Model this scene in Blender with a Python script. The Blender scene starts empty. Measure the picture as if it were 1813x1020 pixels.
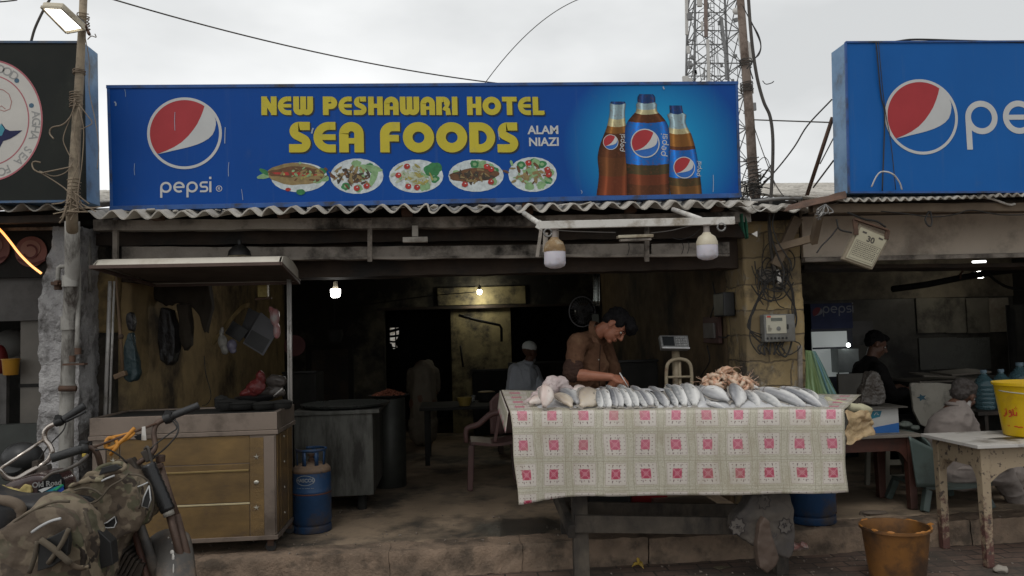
import bpy,bmesh,math,random
from math import sin,cos,pi,radians as R
from mathutils import Vector as V,Matrix,Euler,noise as mnoise
random.seed(7)
S = bpy.context.scene
COL = S.collection

# ---------------------------------------------------------------- camera
F = 1420.0                      
CAMLOC = V((0.0,-5.15,1.55))
YAW,PITCH,ROLL = R(4.5),R(3.2),R(1.6)
CROT = Matrix.Rotation(-YAW,3,'Z') @ Matrix.Rotation(pi/2 + PITCH,3,'X') @ Matrix.Rotation(-ROLL,3,'Z')
cam = bpy.data.objects.new('camera',bpy.data.cameras.new('camera'))
COL.objects.link(cam)
cam.matrix_world = Matrix.Translation(CAMLOC) @ CROT.to_4x4()
cam.data.sensor_width = 36.0
cam.data.lens = 36.0*F/1813.0
cam.data.clip_start = 0.05
cam.data.clip_end = 2000
S.camera = cam

def ray(px,py):
    return CROT @ V(((px - 906.5)/F,-(py - 510.0)/F,-1.0))
def at(px,py,Y):
    """point of the plane y = Y seen at that place of the photograph"""
    d = ray(px,py)
    return CAMLOC + d*((Y - CAMLOC.y)/d.y)
def atz(px,py,Z):
    d = ray(px,py)
    return CAMLOC + d*((Z - CAMLOC.z)/d.z)
def atx(px,py,X):
    d = ray(px,py)
    return CAMLOC + d*((X - CAMLOC.x)/d.x)

# ---------------------------------------------------------------- world, sun, exposure
SUN_EL,SUN_AZ = R(58),R(200)
world = bpy.data.worlds.new("World")
S.world = world
world.use_nodes = True
nt = world.node_tree
nt.nodes.clear()
out = nt.nodes.new('ShaderNodeOutputWorld')
bg = nt.nodes.new('ShaderNodeBackground')
sky = nt.nodes.new('ShaderNodeTexSky')
sky.sky_type = 'NISHITA'
sky.sun_disc = False
sky.sun_elevation = SUN_EL
sky.sun_rotation = SUN_AZ
hs = nt.nodes.new('ShaderNodeHueSaturation'); hs.inputs['Saturation'].default_value = 0.25
tc = nt.nodes.new('ShaderNodeTexCoord')
mp = nt.nodes.new('ShaderNodeMapping'); mp.inputs['Scale'].default_value = (1.3,1.3,3.0)
cl = nt.nodes.new('ShaderNodeTexNoise'); cl.inputs['Scale'].default_value = 1.6; cl.inputs['Detail'].default_value = 5; cl.inputs['Roughness'].default_value = .5
cr = nt.nodes.new('ShaderNodeValToRGB')
cr.color_ramp.elements[0].position = .35; cr.color_ramp.elements[0].color = (6.1,6.25,6.3,1)
cr.color_ramp.elements[1].position = .66; cr.color_ramp.elements[1].color = (9.3,9.4,9.4,1)
mx = nt.nodes.new('ShaderNodeMix'); mx.data_type = 'RGBA'; mx.inputs[0].default_value = .93
nt.links.new(tc.outputs['Generated'],mp.inputs['Vector'])
nt.links.new(mp.outputs['Vector'],cl.inputs['Vector'])
sx_ = nt.nodes.new('ShaderNodeSeparateXYZ'); nt.links.new(tc.outputs['Generated'],sx_.inputs[0])
ma = nt.nodes.new('ShaderNodeMath'); ma.operation = 'MULTIPLY_ADD'; ma.inputs[1].default_value = -.22      
nt.links.new(sx_.outputs[0],ma.inputs[0]); nt.links.new(cl.outputs['Fac'],ma.inputs[2])
nt.links.new(ma.outputs[0],cr.inputs['Fac'])
nt.links.new(sky.outputs[0],hs.inputs['Color'])
nt.links.new(hs.outputs[0],mx.inputs[6])
nt.links.new(cr.outputs[0],mx.inputs[7])
nt.links.new(mx.outputs[2],bg.inputs['Color'])
bg.inputs['Strength'].default_value = 0.1
nt.links.new(bg.outputs[0],out.inputs[0])

sl = bpy.data.lights.new('sun','SUN'); sl.energy = 0.7; sl.angle = R(20); sl.color = (1,.97,.93)
so = bpy.data.objects.new('sun',sl); COL.objects.link(so)
so.rotation_euler = (R(90) - SUN_EL,0,R(-20))
S.view_settings.view_transform = 'Standard'
S.view_settings.look = 'None'
S.view_settings.exposure = 0.18
S.view_settings.gamma = 1.0
S.cycles.max_bounces = 6
S.cycles.diffuse_bounces = 4
S.cycles.transparent_max_bounces = 12
S.cycles.sample_clamp_indirect = 4

# ---------------------------------------------------------------- materials
MATS = {}
class NX:
    """a tiny wrapper so node maths reads as maths"""
    def __init__(s,nt,sock): s.nt,s.s = nt,sock
    def _m(s,op,*a,clamp=False):
        n = s.nt.nodes.new('ShaderNodeMath'); n.operation = op; n.use_clamp = clamp
        for i,x in enumerate((s,) + a):
            if isinstance(x,NX): s.nt.links.new(x.s,n.inputs[i])
            else: n.inputs[i].default_value = x
        return NX(s.nt,n.outputs[0])
    def __add__(s,o): return s._m('ADD',o)
    def __sub__(s,o): return s._m('SUBTRACT',o)
    def __mul__(s,o): return s._m('MULTIPLY',o)
    def __truediv__(s,o): return s._m('DIVIDE',o)
    def lt(s,o): return s._m('LESS_THAN',o)
    def gt(s,o): return s._m('GREATER_THAN',o)
    def fract(s): return s._m('FRACT')
    def floor(s): return s._m('FLOOR')
    def abs(s): return s._m('ABSOLUTE')
    def max(s,o): return s._m('MAXIMUM',o)
    def min(s,o): return s._m('MINIMUM',o)
    def pow(s,o): return s._m('POWER',o)
    def sin(s): return s._m('SINE')
def newmat(name):
    m = bpy.data.materials.new(name); m.use_nodes = True
    nt = m.node_tree
    b = nt.nodes['Principled BSDF']
    return m,nt,b
def c4(c): return (c[0],c[1],c[2],1.0)
def tex(nt,kind,coord,**kw):
    n = nt.nodes.new('ShaderNodeTex' + kind)
    for k,v in kw.items():
        if k in n.inputs: n.inputs[k].default_value = v
        else: setattr(n,k,v)
    if coord is not None: nt.links.new(coord,n.inputs['Vector'])
    return n
def coords(nt,which='Object',scale=(1,1,1)):
    t = nt.nodes.new('ShaderNodeTexCoord')
    m = nt.nodes.new('ShaderNodeMapping'); m.inputs['Scale'].default_value = scale
    nt.links.new(t.outputs[which],m.inputs['Vector'])
    return m.outputs['Vector']
def ramp(nt,fac,p0,p1,c0=(0,0,0),c1=(1,1,1)):
    r = nt.nodes.new('ShaderNodeValToRGB')
    r.color_ramp.elements[0].position = p0; r.color_ramp.elements[0].color = c4(c0)
    r.color_ramp.elements[1].position = p1; r.color_ramp.elements[1].color = c4(c1)
    nt.links.new(fac,r.inputs['Fac'])
    return r.outputs[0]
def mix(nt,fac,a,b,mode='MIX'):
    n = nt.nodes.new('ShaderNodeMix'); n.data_type = 'RGBA'; n.blend_type = mode
    for i,x in ((0,fac),(6,a),(7,b)):
        if isinstance(x,NX): x = x.s
        if isinstance(x,(int,float)): n.inputs[i].default_value = x
        elif isinstance(x,(tuple,list)): n.inputs[i].default_value = c4(x)
        else: nt.links.new(x,n.inputs[i])
    return n.outputs[2]
def bump(nt,b,h,strength,dist=.01):
    n = nt.nodes.new('ShaderNodeBump'); n.inputs['Strength'].default_value = strength; n.inputs['Distance'].default_value = dist
    nt.links.new(h,n.inputs['Height']); nt.links.new(n.outputs[0],b.inputs['Normal'])
def mat(name,col,col2=None,rough=.65,metal=0.0,ns=5.0,dirt=None,damt=.5,ds=2.2,streak=None,bs=60.0,bp=.25,bd=.004,
        spec=.4,emit=None,estr=0,trans=0,alpha=1,sub=0,coat=0,rvar=.15):
    """aged surface: two tones on a noise, a second colour of dirt in patches (or streaks), a fine bump"""
    if name in MATS: return MATS[name]
    m,nt,b = newmat(name)
    co = coords(nt)
    n1 = tex(nt,'Noise',co,Scale=ns,Detail=6.0,Roughness=.6)
    c = mix(nt,ramp(nt,n1.outputs['Fac'],.32,.68),col,col2 or tuple(x*.72 for x in col))
    if dirt:
        co2 = coords(nt,scale=streak) if streak else co
        n2 = tex(nt,'Noise',co2,Scale=ds,Detail=9.0,Roughness=.68)
        lo = .62 - .3*damt
        c = mix(nt,ramp(nt,n2.outputs['Fac'],lo,lo + .16),c,dirt)
    nt.links.new(c,b.inputs['Base Color'])
    n3 = tex(nt,'Noise',co,Scale=bs,Detail=5.0,Roughness=.6)
    if bp: bump(nt,b,n3.outputs['Fac'],bp,bd)
    r = nt.nodes.new('ShaderNodeMapRange')
    r.inputs['To Min'].default_value = max(.03,rough - rvar); r.inputs['To Max'].default_value = min(1,rough + rvar)
    nt.links.new(n1.outputs['Fac'],r.inputs['Value']); nt.links.new(r.outputs[0],b.inputs['Roughness'])
    b.inputs['Metallic'].default_value = metal
    b.inputs['Specular IOR Level'].default_value = spec
    if emit: b.inputs['Emission Color'].default_value = c4(emit); b.inputs['Emission Strength'].default_value = estr
    if trans: b.inputs['Transmission Weight'].default_value = trans
    if alpha < 1: b.inputs['Alpha'].default_value = alpha
    if sub: b.inputs['Subsurface Weight'].default_value = sub; b.inputs['Subsurface Radius'].default_value = (.02,.008,.005)
    if coat: b.inputs['Coat Weight'].default_value = coat
    MATS[name] = m
    return m

# ---------------------------------------------------------------- mesh building
WM = {}          
class MB:
    def __init__(s): s.v,s.f,s.uv,s.mi,s.m = [],[],{},{},0
    def add(s,vs,fs,mi=None):
        o = len(s.v); s.v += [V(p) for p in vs]
        for f in fs:
            s.mi[len(s.f)] = s.m if mi is None else mi
            s.f.append([i + o for i in f])
        return s
    def box(s,c,size,rot=None,taper=1.0):
        x,y,z = size[0]/2,size[1]/2,size[2]/2
        M = rot if isinstance(rot,Matrix) else (Euler(rot).to_matrix() if rot else Matrix.Identity(3))
        vs = []
        for dz in (-1,1):
            t = taper if dz < 0 else 1
            for dx,dy in ((-1,-1),(1,-1),(1,1),(-1,1)):
                vs.append(V(c) + M @ V((dx*x*t,dy*y*t,dz*z)))
        return s.add(vs,[(3,2,1,0),(4,5,6,7),(0,1,5,4),(1,2,6,5),(2,3,7,6),(3,0,4,7)])
    def span(s,a,b):
        a,b = V(a),V(b)
        return s.box((a + b)/2,[abs(b[i] - a[i]) for i in range(3)])
    def bar(s,a,b,w,h,up=(0,0,1)):
        """a rectangular bar from a to b"""
        a,b = V(a),V(b); d = (b - a); L = d.length; d.normalize()
        u = V(up)
        if abs(d.dot(u)) > .98: u = V((0,1,0))
        sx = d.cross(u).normalized(); u = sx.cross(d)
        M = Matrix((sx,d,u)).transposed()
        return s.box((a + b)/2,(w,L,h),M)
    def tube(s,pts,r,n=8,cap=True,smooth=0):
        pts = [V(p) for p in pts]
        if smooth: pts = curve(pts,smooth)
        rs = r if isinstance(r,(list,tuple)) else [r]*len(pts)
        if len(rs) != len(pts):
            rs = [rs[min(len(rs) - 1,int(round(i*(len(rs) - 1)/(len(pts) - 1))))] for i in range(len(pts))]
        vs,prev = [],None
        for i,p in enumerate(pts):
            d = (pts[min(i + 1,len(pts) - 1)] - pts[max(i - 1,0)])
            if d.length < 1e-9: d = V((0,0,1))
            d.normalize()
            if prev is None:
                u = V((0,0,1)) if abs(d.z) < .9 else V((1,0,0))
            else: u = prev
            x = (u - d*u.dot(d)).normalized(); y = d.cross(x); prev = x
            for k in range(n):
                a = 2*pi*k/n
                vs.append(p + (x*cos(a) + y*sin(a))*rs[i])
        fs = []
        for i in range(len(pts) - 1):
            for k in range(n):
                fs.append((i*n + k,i*n + (k + 1) % n,(i + 1)*n + (k + 1) % n,(i + 1)*n + k))
        if cap:
            fs.append(tuple(range(n))[::-1]); fs.append(tuple((len(pts) - 1)*n + k for k in range(n)))
        return s.add(vs,fs)
    def lathe(s,prof,c=(0,0,0),n=24,axis=(0,0,1),sy=1.0):
        """prof: (radius, height) pairs, revolved about axis through c"""
        ax = V(axis).normalized()
        q = V((0,0,1)).rotation_difference(ax).to_matrix()
        vs = []
        for r,h in prof:
            for k in range(n):
                a = 2*pi*k/n
                vs.append(V(c) + q @ V((r*cos(a),r*sin(a)*sy,h)))
        fs = []
        for i in range(len(prof) - 1):
            for k in range(n):
                fs.append((i*n + k,i*n + (k + 1) % n,(i + 1)*n + (k + 1) % n,(i + 1)*n + k))
        if prof[0][0] > 1e-6: fs.append(tuple(range(n))[::-1])
        if prof[-1][0] > 1e-6: fs.append(tuple((len(prof) - 1)*n + k for k in range(n)))
        return s.add(vs,fs)
    def ell(s,c,r,rot=None,nu=16,nv=10):
        M = rot if isinstance(rot,Matrix) else (Euler(rot).to_matrix() if rot else Matrix.Identity(3))
        if not isinstance(r,(tuple,list)): r = (r,r,r)
        vs = []
        for j in range(nv + 1):
            t = pi*j/nv
            for i in range(nu):
                a = 2*pi*i/nu
                vs.append(V(c) + M @ V((r[0]*sin(t)*cos(a),r[1]*sin(t)*sin(a),r[2]*cos(t))))
        fs = [(j*nu + i,(j + 1)*nu + i,(j + 1)*nu + (i + 1) % nu,j*nu + (i + 1) % nu) for j in range(nv) for i in range(nu)]
        return s.add(vs,fs)
    def cap(s,a,b,ra,rb,n=12):
        """tapered capsule"""
        a,b = V(a),V(b); d = (b - a)
        L = d.length; d.normalize()
        q = V((0,0,1)).rotation_difference(d).to_matrix()
        vs,m = [],4
        rows = [(ra*cos(t),-ra*sin(t)) for t in [pi/2*(m - j)/m for j in range(m + 1)]] + \
               [(rb*cos(t),L + rb*sin(t)) for t in [pi/2*j/m for j in range(m + 1)]]
        for r,h in rows:
            for k in range(n):
                an = 2*pi*k/n
                vs.append(a + q @ V((max(r,1e-5)*cos(an),max(r,1e-5)*sin(an),h)))
        fs = [(i*n + k,i*n + (k + 1) % n,(i + 1)*n + (k + 1) % n,(i + 1)*n + k) for i in range(len(rows) - 1) for k in range(n)]
        return s.add(vs,fs)
    def poly(s,pts,thick=None):
        """flat polygon; thick = extrusion vector"""
        n = len(pts)
        if thick is None: return s.add(pts,[tuple(range(n))])
        t = V(thick)
        vs = [V(p) for p in pts] + [V(p) + t for p in pts]
        fs = [tuple(range(n)),tuple(range(2*n - 1,n - 1,-1))] + [(i,i + n,(i + 1) % n + n,(i + 1) % n) for i in range(n)]
        return s.add(vs,fs)
    def grid(s,fn,nu,nv,thick=0.0,uvs=False,closed=False):
        """fn(u, v) -> point, u and v in 0..1; thick gives it a back side"""
        o = len(s.v)
        P = [[V(fn(i/nu,j/nv)) for i in range(nu + 1)] for j in range(nv + 1)]
        s.v += [p for row in P for p in row]
        w = nu + 1
        f0 = len(s.f)
        for j in range(nv):
            for i in range(nu):
                s.mi[len(s.f)] = s.m
                s.uv[len(s.f)] = [(i/nu,j/nv),((i + 1)/nu,j/nv),((i + 1)/nu,(j + 1)/nv),(i/nu,(j + 1)/nv)]
                s.f.append([o + j*w + i,o + j*w + i + 1,o + (j + 1)*w + i + 1,o + (j + 1)*w + i])
        if thick:
            o2 = len(s.v)
            for j in range(nv + 1):
                for i in range(nu + 1):
                    du = P[j][min(i + 1,nu)] - P[j][max(i - 1,0)]
                    dv = P[min(j + 1,nv)][i] - P[max(j - 1,0)][i]
                    nrm = du.cross(dv)
                    nrm = nrm.normalized() if nrm.length > 1e-12 else V((0,0,1))
                    s.v.append(P[j][i] - nrm*thick)
            def add(f,uv=None):
                s.mi[len(s.f)] = s.m; s.uv[len(s.f)] = uv or [(0,0)]*4; s.f.append(f)
            for j in range(nv):
                for i in range(nu):
                    add([o2 + j*w + i,o2 + (j + 1)*w + i,o2 + (j + 1)*w + i + 1,o2 + j*w + i + 1],
                        [(i/nu,j/nv),(i/nu,(j + 1)/nv),((i + 1)/nu,(j + 1)/nv),((i + 1)/nu,j/nv)])
            for i in range(nu):
                add([o + i,o2 + i,o2 + i + 1,o + i + 1])
                k = nv*w
                add([o + k + i + 1,o2 + k + i + 1,o2 + k + i,o + k + i])
            for j in range(nv):
                add([o + (j + 1)*w,o2 + (j + 1)*w,o2 + j*w,o + j*w])
                add([o + j*w + nu,o2 + j*w + nu,o2 + (j + 1)*w + nu,o + (j + 1)*w + nu])
        return s
    def ribbon(s,pts,w,off,frame,closed=False):
        """flat stroke of width w along 2-D points; frame maps (x, y, depth) to a point"""
        if closed and math.hypot(pts[0][0] - pts[-1][0],pts[0][1] - pts[-1][1]) < 1e-6: pts = pts[:-1]
        n = len(pts); vs,fs = [],[]
        for i in range(n):
            a = pts[(i - 1) % n] if closed or i else pts[i]
            b = pts[(i + 1) % n] if closed or i < n - 1 else pts[i]
            dx,dy = b[0] - a[0],b[1] - a[1]; L = math.hypot(dx,dy) or 1
            nx,ny = -dy/L*w/2,dx/L*w/2
            vs += [frame(pts[i][0] + nx,pts[i][1] + ny,off),frame(pts[i][0] - nx,pts[i][1] - ny,off)]
        for i in range(n if closed else n - 1):
            j = (i + 1) % n
            fs.append((2*i,2*i + 1,2*j + 1,2*j))
        return s.add(vs,fs)
    def jitter(s,amt,freq=8.0,seed=0):
        for i,p in enumerate(s.v):
            s.v[i] = p + mnoise.noise_vector(p*freq + V((seed,seed*2,0)))*amt
        return s
    def tf(s,M):
        s.v = [M @ p for p in s.v]; return s

def curve(pts,k=6):
    """Catmull-Rom through the points, k steps per span"""
    P = [pts[0]*2 - pts[1]] + list(pts) + [pts[-1]*2 - pts[-2]]
    r = []
    for i in range(1,len(P) - 2):
        for j in range(k):
            t = j/k
            r.append(.5*((2*P[i]) + (P[i + 1] - P[i - 1])*t + (2*P[i - 1] - 5*P[i] + 4*P[i + 1] - P[i + 2])*t*t
                     + (3*P[i] - P[i - 1] - 3*P[i + 1] + P[i + 2])*t ** 3))
    r.append(P[-2])
    return r

def tag(o,label=None,cat=None,group=None,kind=None):
    if label: o['label'] = label
    if cat: o['category'] = cat
    if group: o['group'] = group
    if kind: o['kind'] = kind
    return o
def thing(name,label,cat,loc=(0,0,0),rz=0.0,group=None):
    o = bpy.data.objects.new(name,None); COL.objects.link(o)
    o.location = loc; o.rotation_euler = (0,0,rz); o.empty_display_size = .1
    WM[o.name] = Matrix.Translation(V(loc)) @ Matrix.Rotation(rz,4,'Z')
    return tag(o,label,cat,group)
def mesh(name,mb,mats,smooth=False,bevel=0.0):
    me = bpy.data.meshes.new(name)
    me.from_pydata([tuple(p) for p in mb.v],[],mb.f)
    if not isinstance(mats,(list,tuple)): mats = [mats]
    for m in mats: me.materials.append(m)
    if len(mats) > 1:
        for i,p in enumerate(me.polygons): p.material_index = mb.mi.get(i,0)
    if mb.uv:
        uvl = me.uv_layers.new(name='UVMap')
        for i,p in enumerate(me.polygons):
            u = mb.uv.get(i)
            if u:
                for li,c in zip(p.loop_indices,u): uvl.data[li].uv = c
    bm = bmesh.new(); bm.from_mesh(me)
    if not mb.uv:
        bmesh.ops.remove_doubles(bm,verts=bm.verts,dist=1e-5)
        bmesh.ops.recalc_face_normals(bm,faces=bm.faces)
    if bevel:
        es = [e for e in bm.edges if len(e.link_faces) == 2 and e.calc_face_angle(0) > R(40)]
        bmesh.ops.bevel(bm,geom=es,offset=bevel,segments=2,affect='EDGES',profile=.6,clamp_overlap=True)
    bm.to_mesh(me); bm.free()
    if smooth:
        me.shade_smooth() if smooth is True else me.set_sharp_from_angle(angle=R(smooth))
        for p in me.polygons: p.use_smooth = True
        if smooth is not True: me.set_sharp_from_angle(angle=R(smooth))
    me.update()
    return me
def part(name,mb,mats,parent=None,smooth=False,bevel=0.0,loc=None,label=None,local=False):
    """link the geometry as one object; coordinates are the place's own unless local"""
    if parent is not None:
        if not local: mb.tf(WM[parent.name].inverted())
        o = bpy.data.objects.new(name,mesh(name,mb,mats,smooth,bevel))
        COL.objects.link(o); o.parent = parent; WM[o.name] = WM[parent.name].copy()
    else:
        if loc is None:
            c = sum(mb.v,V())/max(1,len(mb.v)); loc = V((c.x,c.y,min(p.z for p in mb.v)))
        loc = V(loc)
        if not local: mb.tf(Matrix.Translation(-loc))
        o = bpy.data.objects.new(name,mesh(name,mb,mats,smooth,bevel))
        COL.objects.link(o); o.location = loc; WM[o.name] = Matrix.Translation(loc)
    if label: o['label'] = label
    return o
def solo(name,mb,mats,label,cat,group=None,**kw):
    return tag(part(name,mb,mats,**kw),label,cat,group)
def struct(name,mb,mats,**kw):
    return tag(part(name,mb,mats,**kw),kind='structure')
def kids(o): return [c for c in bpy.data.objects if c.parent is o]
def copy_tree(o,loc=None,rot=None,label=None,parent=None,chs=None):
    c = o.copy(); COL.objects.link(c)
    if parent is not None: c.parent = parent
    if loc is not None: c.location = loc
    if rot is not None: c.rotation_mode = 'QUATERNION' if len(rot) == 4 else 'XYZ'; setattr(c,'rotation_quaternion' if len(rot) == 4 else 'rotation_euler',rot)
    if label: c['label'] = label
    for ch in kids(o): copy_tree(ch,parent=c)
    return c
def organic(mb,voxel=.006,smooth=6,factor=.5):
    """melt overlapping solids into one continuous skin"""
    me = bpy.data.meshes.new('tmp'); me.from_pydata([tuple(p) for p in mb.v],[],mb.f)
    bm = bmesh.new(); bm.from_mesh(me)
    bmesh.ops.recalc_face_normals(bm,faces=bm.faces); bm.to_mesh(me); bm.free()
    o = bpy.data.objects.new('tmp',me); COL.objects.link(o)
    r = o.modifiers.new('r','REMESH'); r.mode = 'VOXEL'; r.voxel_size = voxel
    if smooth:
        sm = o.modifiers.new('s','SMOOTH'); sm.iterations = smooth; sm.factor = factor
    dg = bpy.context.evaluated_depsgraph_get()
    m2 = bpy.data.meshes.new_from_object(o.evaluated_get(dg))
    r_ = MB(); r_.v = [v.co.copy() for v in m2.vertices]; r_.f = [list(p.vertices) for p in m2.polygons]
    bpy.data.objects.remove(o); bpy.data.meshes.remove(me); bpy.data.meshes.remove(m2)
    return r_
def text_mb(txt,size,bold=0.0,depth=.0004,spacing=1.0):
    cu = bpy.data.curves.new('t','FONT'); cu.body = txt; cu.size = size; cu.offset = bold; cu.extrude = depth
    cu.align_x = 'CENTER'; cu.align_y = 'CENTER'; cu.space_character = spacing
    o = bpy.data.objects.new('t',cu); COL.objects.link(o)
    dg = bpy.context.evaluated_depsgraph_get()
    me = bpy.data.meshes.new_from_object(o.evaluated_get(dg))
    r_ = MB(); r_.v = [v.co.copy() for v in me.vertices]; r_.f = [list(p.vertices) for p in me.polygons]
    bpy.data.objects.remove(o); bpy.data.curves.remove(cu); bpy.data.meshes.remove(me)
    return r_
def arc(cx,cy,r,a0,a1,n=14,ry=None):
    ry = r if ry is None else ry
    return [(cx + r*cos(R(a0 + (a1 - a0)*i/n)),cy + ry*sin(R(a0 + (a1 - a0)*i/n))) for i in range(n + 1)]

# ================================================================ common materials
SOOT = (.018,.016,.014)
m_yel = mat('yellow_limewash',(.30,.215,.095),(.22,.155,.07),rough=.85,dirt=(.06,.045,.03),damt=.62,ds=2.5,bs=45,bp=.6,bd=.01)
m_inner = mat('sooty_yellow_wall',(.37,.265,.125),(.24,.175,.09),rough=.8,dirt=(.05,.036,.024),damt=.55,ds=1.1,bs=30,bp=.5,bd=.01)
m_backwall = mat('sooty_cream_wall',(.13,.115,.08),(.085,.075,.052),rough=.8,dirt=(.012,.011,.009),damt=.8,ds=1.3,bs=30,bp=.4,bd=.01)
m_creamlit = mat('cream_wall_bulb_lit',(.27,.225,.11),(.18,.15,.08),rough=.8,dirt=(.03,.026,.02),damt=.62,ds=2.6,bs=30,bp=.4,bd=.01)  # bulb-lit copy of the cream wall, the brightness put into its colour
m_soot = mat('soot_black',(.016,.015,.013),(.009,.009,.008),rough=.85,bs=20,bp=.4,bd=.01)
m_plaster = mat('rough_grey_plaster',(.45,.44,.43),(.33,.32,.32),rough=.9,ns=7,dirt=(.07,.065,.06),damt=.45,ds=5,bs=55,bp=1.0,bd=.02)
m_stone = mat('dark_dirty_block',(.12,.10,.075),(.065,.055,.045),rough=.9,dirt=(.025,.022,.018),damt=.7,ds=3,bs=40,bp=.9,bd=.02)
m_asb = mat('weathered_fibre_cement',(.50,.47,.42),(.40,.375,.33),rough=.9,dirt=(.17,.15,.125),damt=.5,ds=4,bs=70,bp=.5)
m_conc = mat('dusty_beam',(.36,.32,.275),(.25,.22,.19),rough=.85,dirt=(.035,.03,.025),damt=.5,ds=2.5,bs=60,bp=.6)
m_brownwood = mat('smoked_brown_wood',(.055,.035,.022),(.03,.02,.014),rough=.7,dirt=SOOT,damt=.5,bs=40,bp=.4)
m_slab = mat('worn_concrete_floor',(.32,.24,.165),(.21,.16,.11),rough=.75,ns=3,dirt=(.06,.05,.04),damt=.5,ds=1.6,bs=70,bp=.6,bd=.006)
m_kerb = mat('kerb_concrete',(.28,.20,.14),(.17,.125,.09),rough=.85,ns=6,dirt=(.09,.068,.05),damt=.5,ds=5,bs=50,bp=.9,bd=.01)
m_black = mat('black_plastic',(.018,.018,.018),rough=.45,bs=90,bp=.1)
m_rubber = mat('old_rubber',(.02,.02,.02),(.035,.032,.03),rough=.75,bs=80,bp=.2)
m_cable = mat('grey_dusty_cable',(.09,.08,.07),(.05,.045,.04),rough=.8)
m_cabled = mat('dark_cable',(.03,.028,.026),rough=.7)
m_rust = mat('rusty_steel',(.13,.07,.045),(.07,.045,.033),rough=.75,metal=.3,ns=14,bs=80,bp=.5)
m_galv = mat('dull_galvanised',(.24,.235,.225),(.16,.155,.15),rough=.5,metal=.6,ns=9,dirt=(.09,.07,.055),damt=.4,ds=5)
m_pipe = mat('dusty_grey_pipe',(.34,.33,.30),(.22,.21,.19),rough=.75,ns=6,dirt=(.06,.05,.042),damt=.5,ds=4,streak=(3,3,.7))
m_white = mat('dusty_white_paint',(.62,.6,.56),(.5,.48,.44),rough=.6,dirt=(.22,.18,.13),damt=.4,ds=6)
m_print_white = mat('printed_white',(.50,.505,.495),(.45,.455,.45),rough=.55,bp=0)
m_print_red = mat('printed_red',(.36,.02,.026),(.31,.018,.023),rough=.5,bp=0)

# ================================================================ ground, pavement, floor slab
def pavers():
    m,nt,b = newmat('brick_pavers')
    co = coords(nt)
    br = tex(nt,'Brick',co,Scale=1.0); br.offset = .5
    for k,v in (('Brick Width',.21),('Row Height',.105),('Mortar Size',.006),('Bias',-.2)): br.inputs[k].default_value = v
    br.inputs['Color1'].default_value = (.15,.095,.07,1); br.inputs['Color2'].default_value = (.09,.06,.048,1); br.inputs['Mortar'].default_value = (.03,.025,.02,1)
    n = tex(nt,'Noise',co,Scale=1.8,Detail=8.0,Roughness=.65)
    c = mix(nt,ramp(nt,n.outputs['Fac'],.42,.62),br.outputs['Color'],(.055,.045,.036))
    n2 = tex(nt,'Noise',co,Scale=40.0,Detail=5.0)
    c = mix(nt,.35,c,n2.outputs['Fac'],'OVERLAY')
    nt.links.new(c,b.inputs['Base Color']); b.inputs['Roughness'].default_value = .85
    h = mix(nt,.3,br.outputs['Fac'],n2.outputs['Fac'])
    n_ = nt.nodes.new('ShaderNodeBump'); n_.inputs['Strength'].default_value = .7; n_.inputs['Distance'].default_value = .012; n_.invert = True
    nt.links.new(h,n_.inputs['Height']); nt.links.new(n_.outputs[0],b.inputs['Normal'])
    return m
m_ground = mat('dusty_asphalt',(.16,.14,.12),(.11,.10,.09),rough=.9,ns=.6,bs=30,bp=.4)
struct('ground',MB().poly([(-70,-60,-.004),(70,-60,-.004),(70,90,-.004),(-70,90,-.004)]),m_ground,loc=(0,0,0))
struct('pavement',MB().poly([(-9,-4.5,0),(9,-4.5,0),(9,.7,0),(-9,.7,0)]),pavers(),loc=(0,0,0))
SZ = .17
def kerbY(x): return .12 + .025*x
KX = 8.0
def kerb_front():
    mb = MB()
    xs = [-KX]; random.seed(3)
    while xs[-1] < KX: xs.append(xs[-1] + random.uniform(.7,1.3))
    for a,b in zip(xs,xs[1:]):
        y0,y1 = kerbY(a),kerbY(b); dz = random.uniform(-.006,.004); dy = random.uniform(-.008,.008)
        def fn(u,v,a=a + .0015,b=b - .0015):
            x = a + (b - a)*u
            t = v*.40
            yy = kerbY(x) + dy
            if t < .16: p = V((x,yy,t*(SZ + dz)/.16))
            else: p = V((x,yy + (t - .16),SZ + dz + .003))
            n_ = mnoise.noise_vector(p*13)
            return p + n_*.009 + mnoise.noise_vector(p*45)*.003
        mb.grid(fn,max(8,int((b - a)/.025)),22)
        mb.uv.clear()
    return mb
struct('kerb',kerb_front(),m_kerb,loc=(0,0,0),smooth=45)
def slabfn(u,v):
    x = -KX + 2*KX*u
    y0 = kerbY(x) + .22
    y = y0 + (11 - y0)*v ** 1.8
    return V((x,y,SZ + .004*mnoise.noise(V((x*2,y*2,0))) + (.002 if v else -.004)))
g = MB().grid(slabfn,160,60); g.uv.clear()
struct('shop_floor',g,m_slab,loc=(0,0,0),smooth=True)
# a damp dark stain in the floor left of the fish table
cw = atz(925,934,SZ)
nt = m_slab.node_tree; b = nt.nodes['Principled BSDF']; lk = b.inputs['Base Color'].links[0].from_socket
co = coords(nt); sp = nt.nodes.new('ShaderNodeSeparateXYZ'); nt.links.new(co,sp.inputs[0])
dn = tex(nt,'Noise',co,Scale=5.0,Detail=7.0,Roughness=.65)
dx,dy = (NX(nt,sp.outputs[0]) - cw.x)*2.3,(NX(nt,sp.outputs[1]) - cw.y)*2.9
wetf = ramp(nt,((dx*dx + dy*dy).pow(.5) + (NX(nt,dn.outputs['Fac']) - .5)*1.5).s,.62,1.0,(1,1,1),(0,0,0))
nt.links.new(mix(nt,NX(nt,wetf)*.85,lk,(.045,.042,.036)),b.inputs['Base Color'])
nt.links.new((NX(nt,wetf)*-.42 + .75).s,b.inputs['Roughness'])

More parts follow.
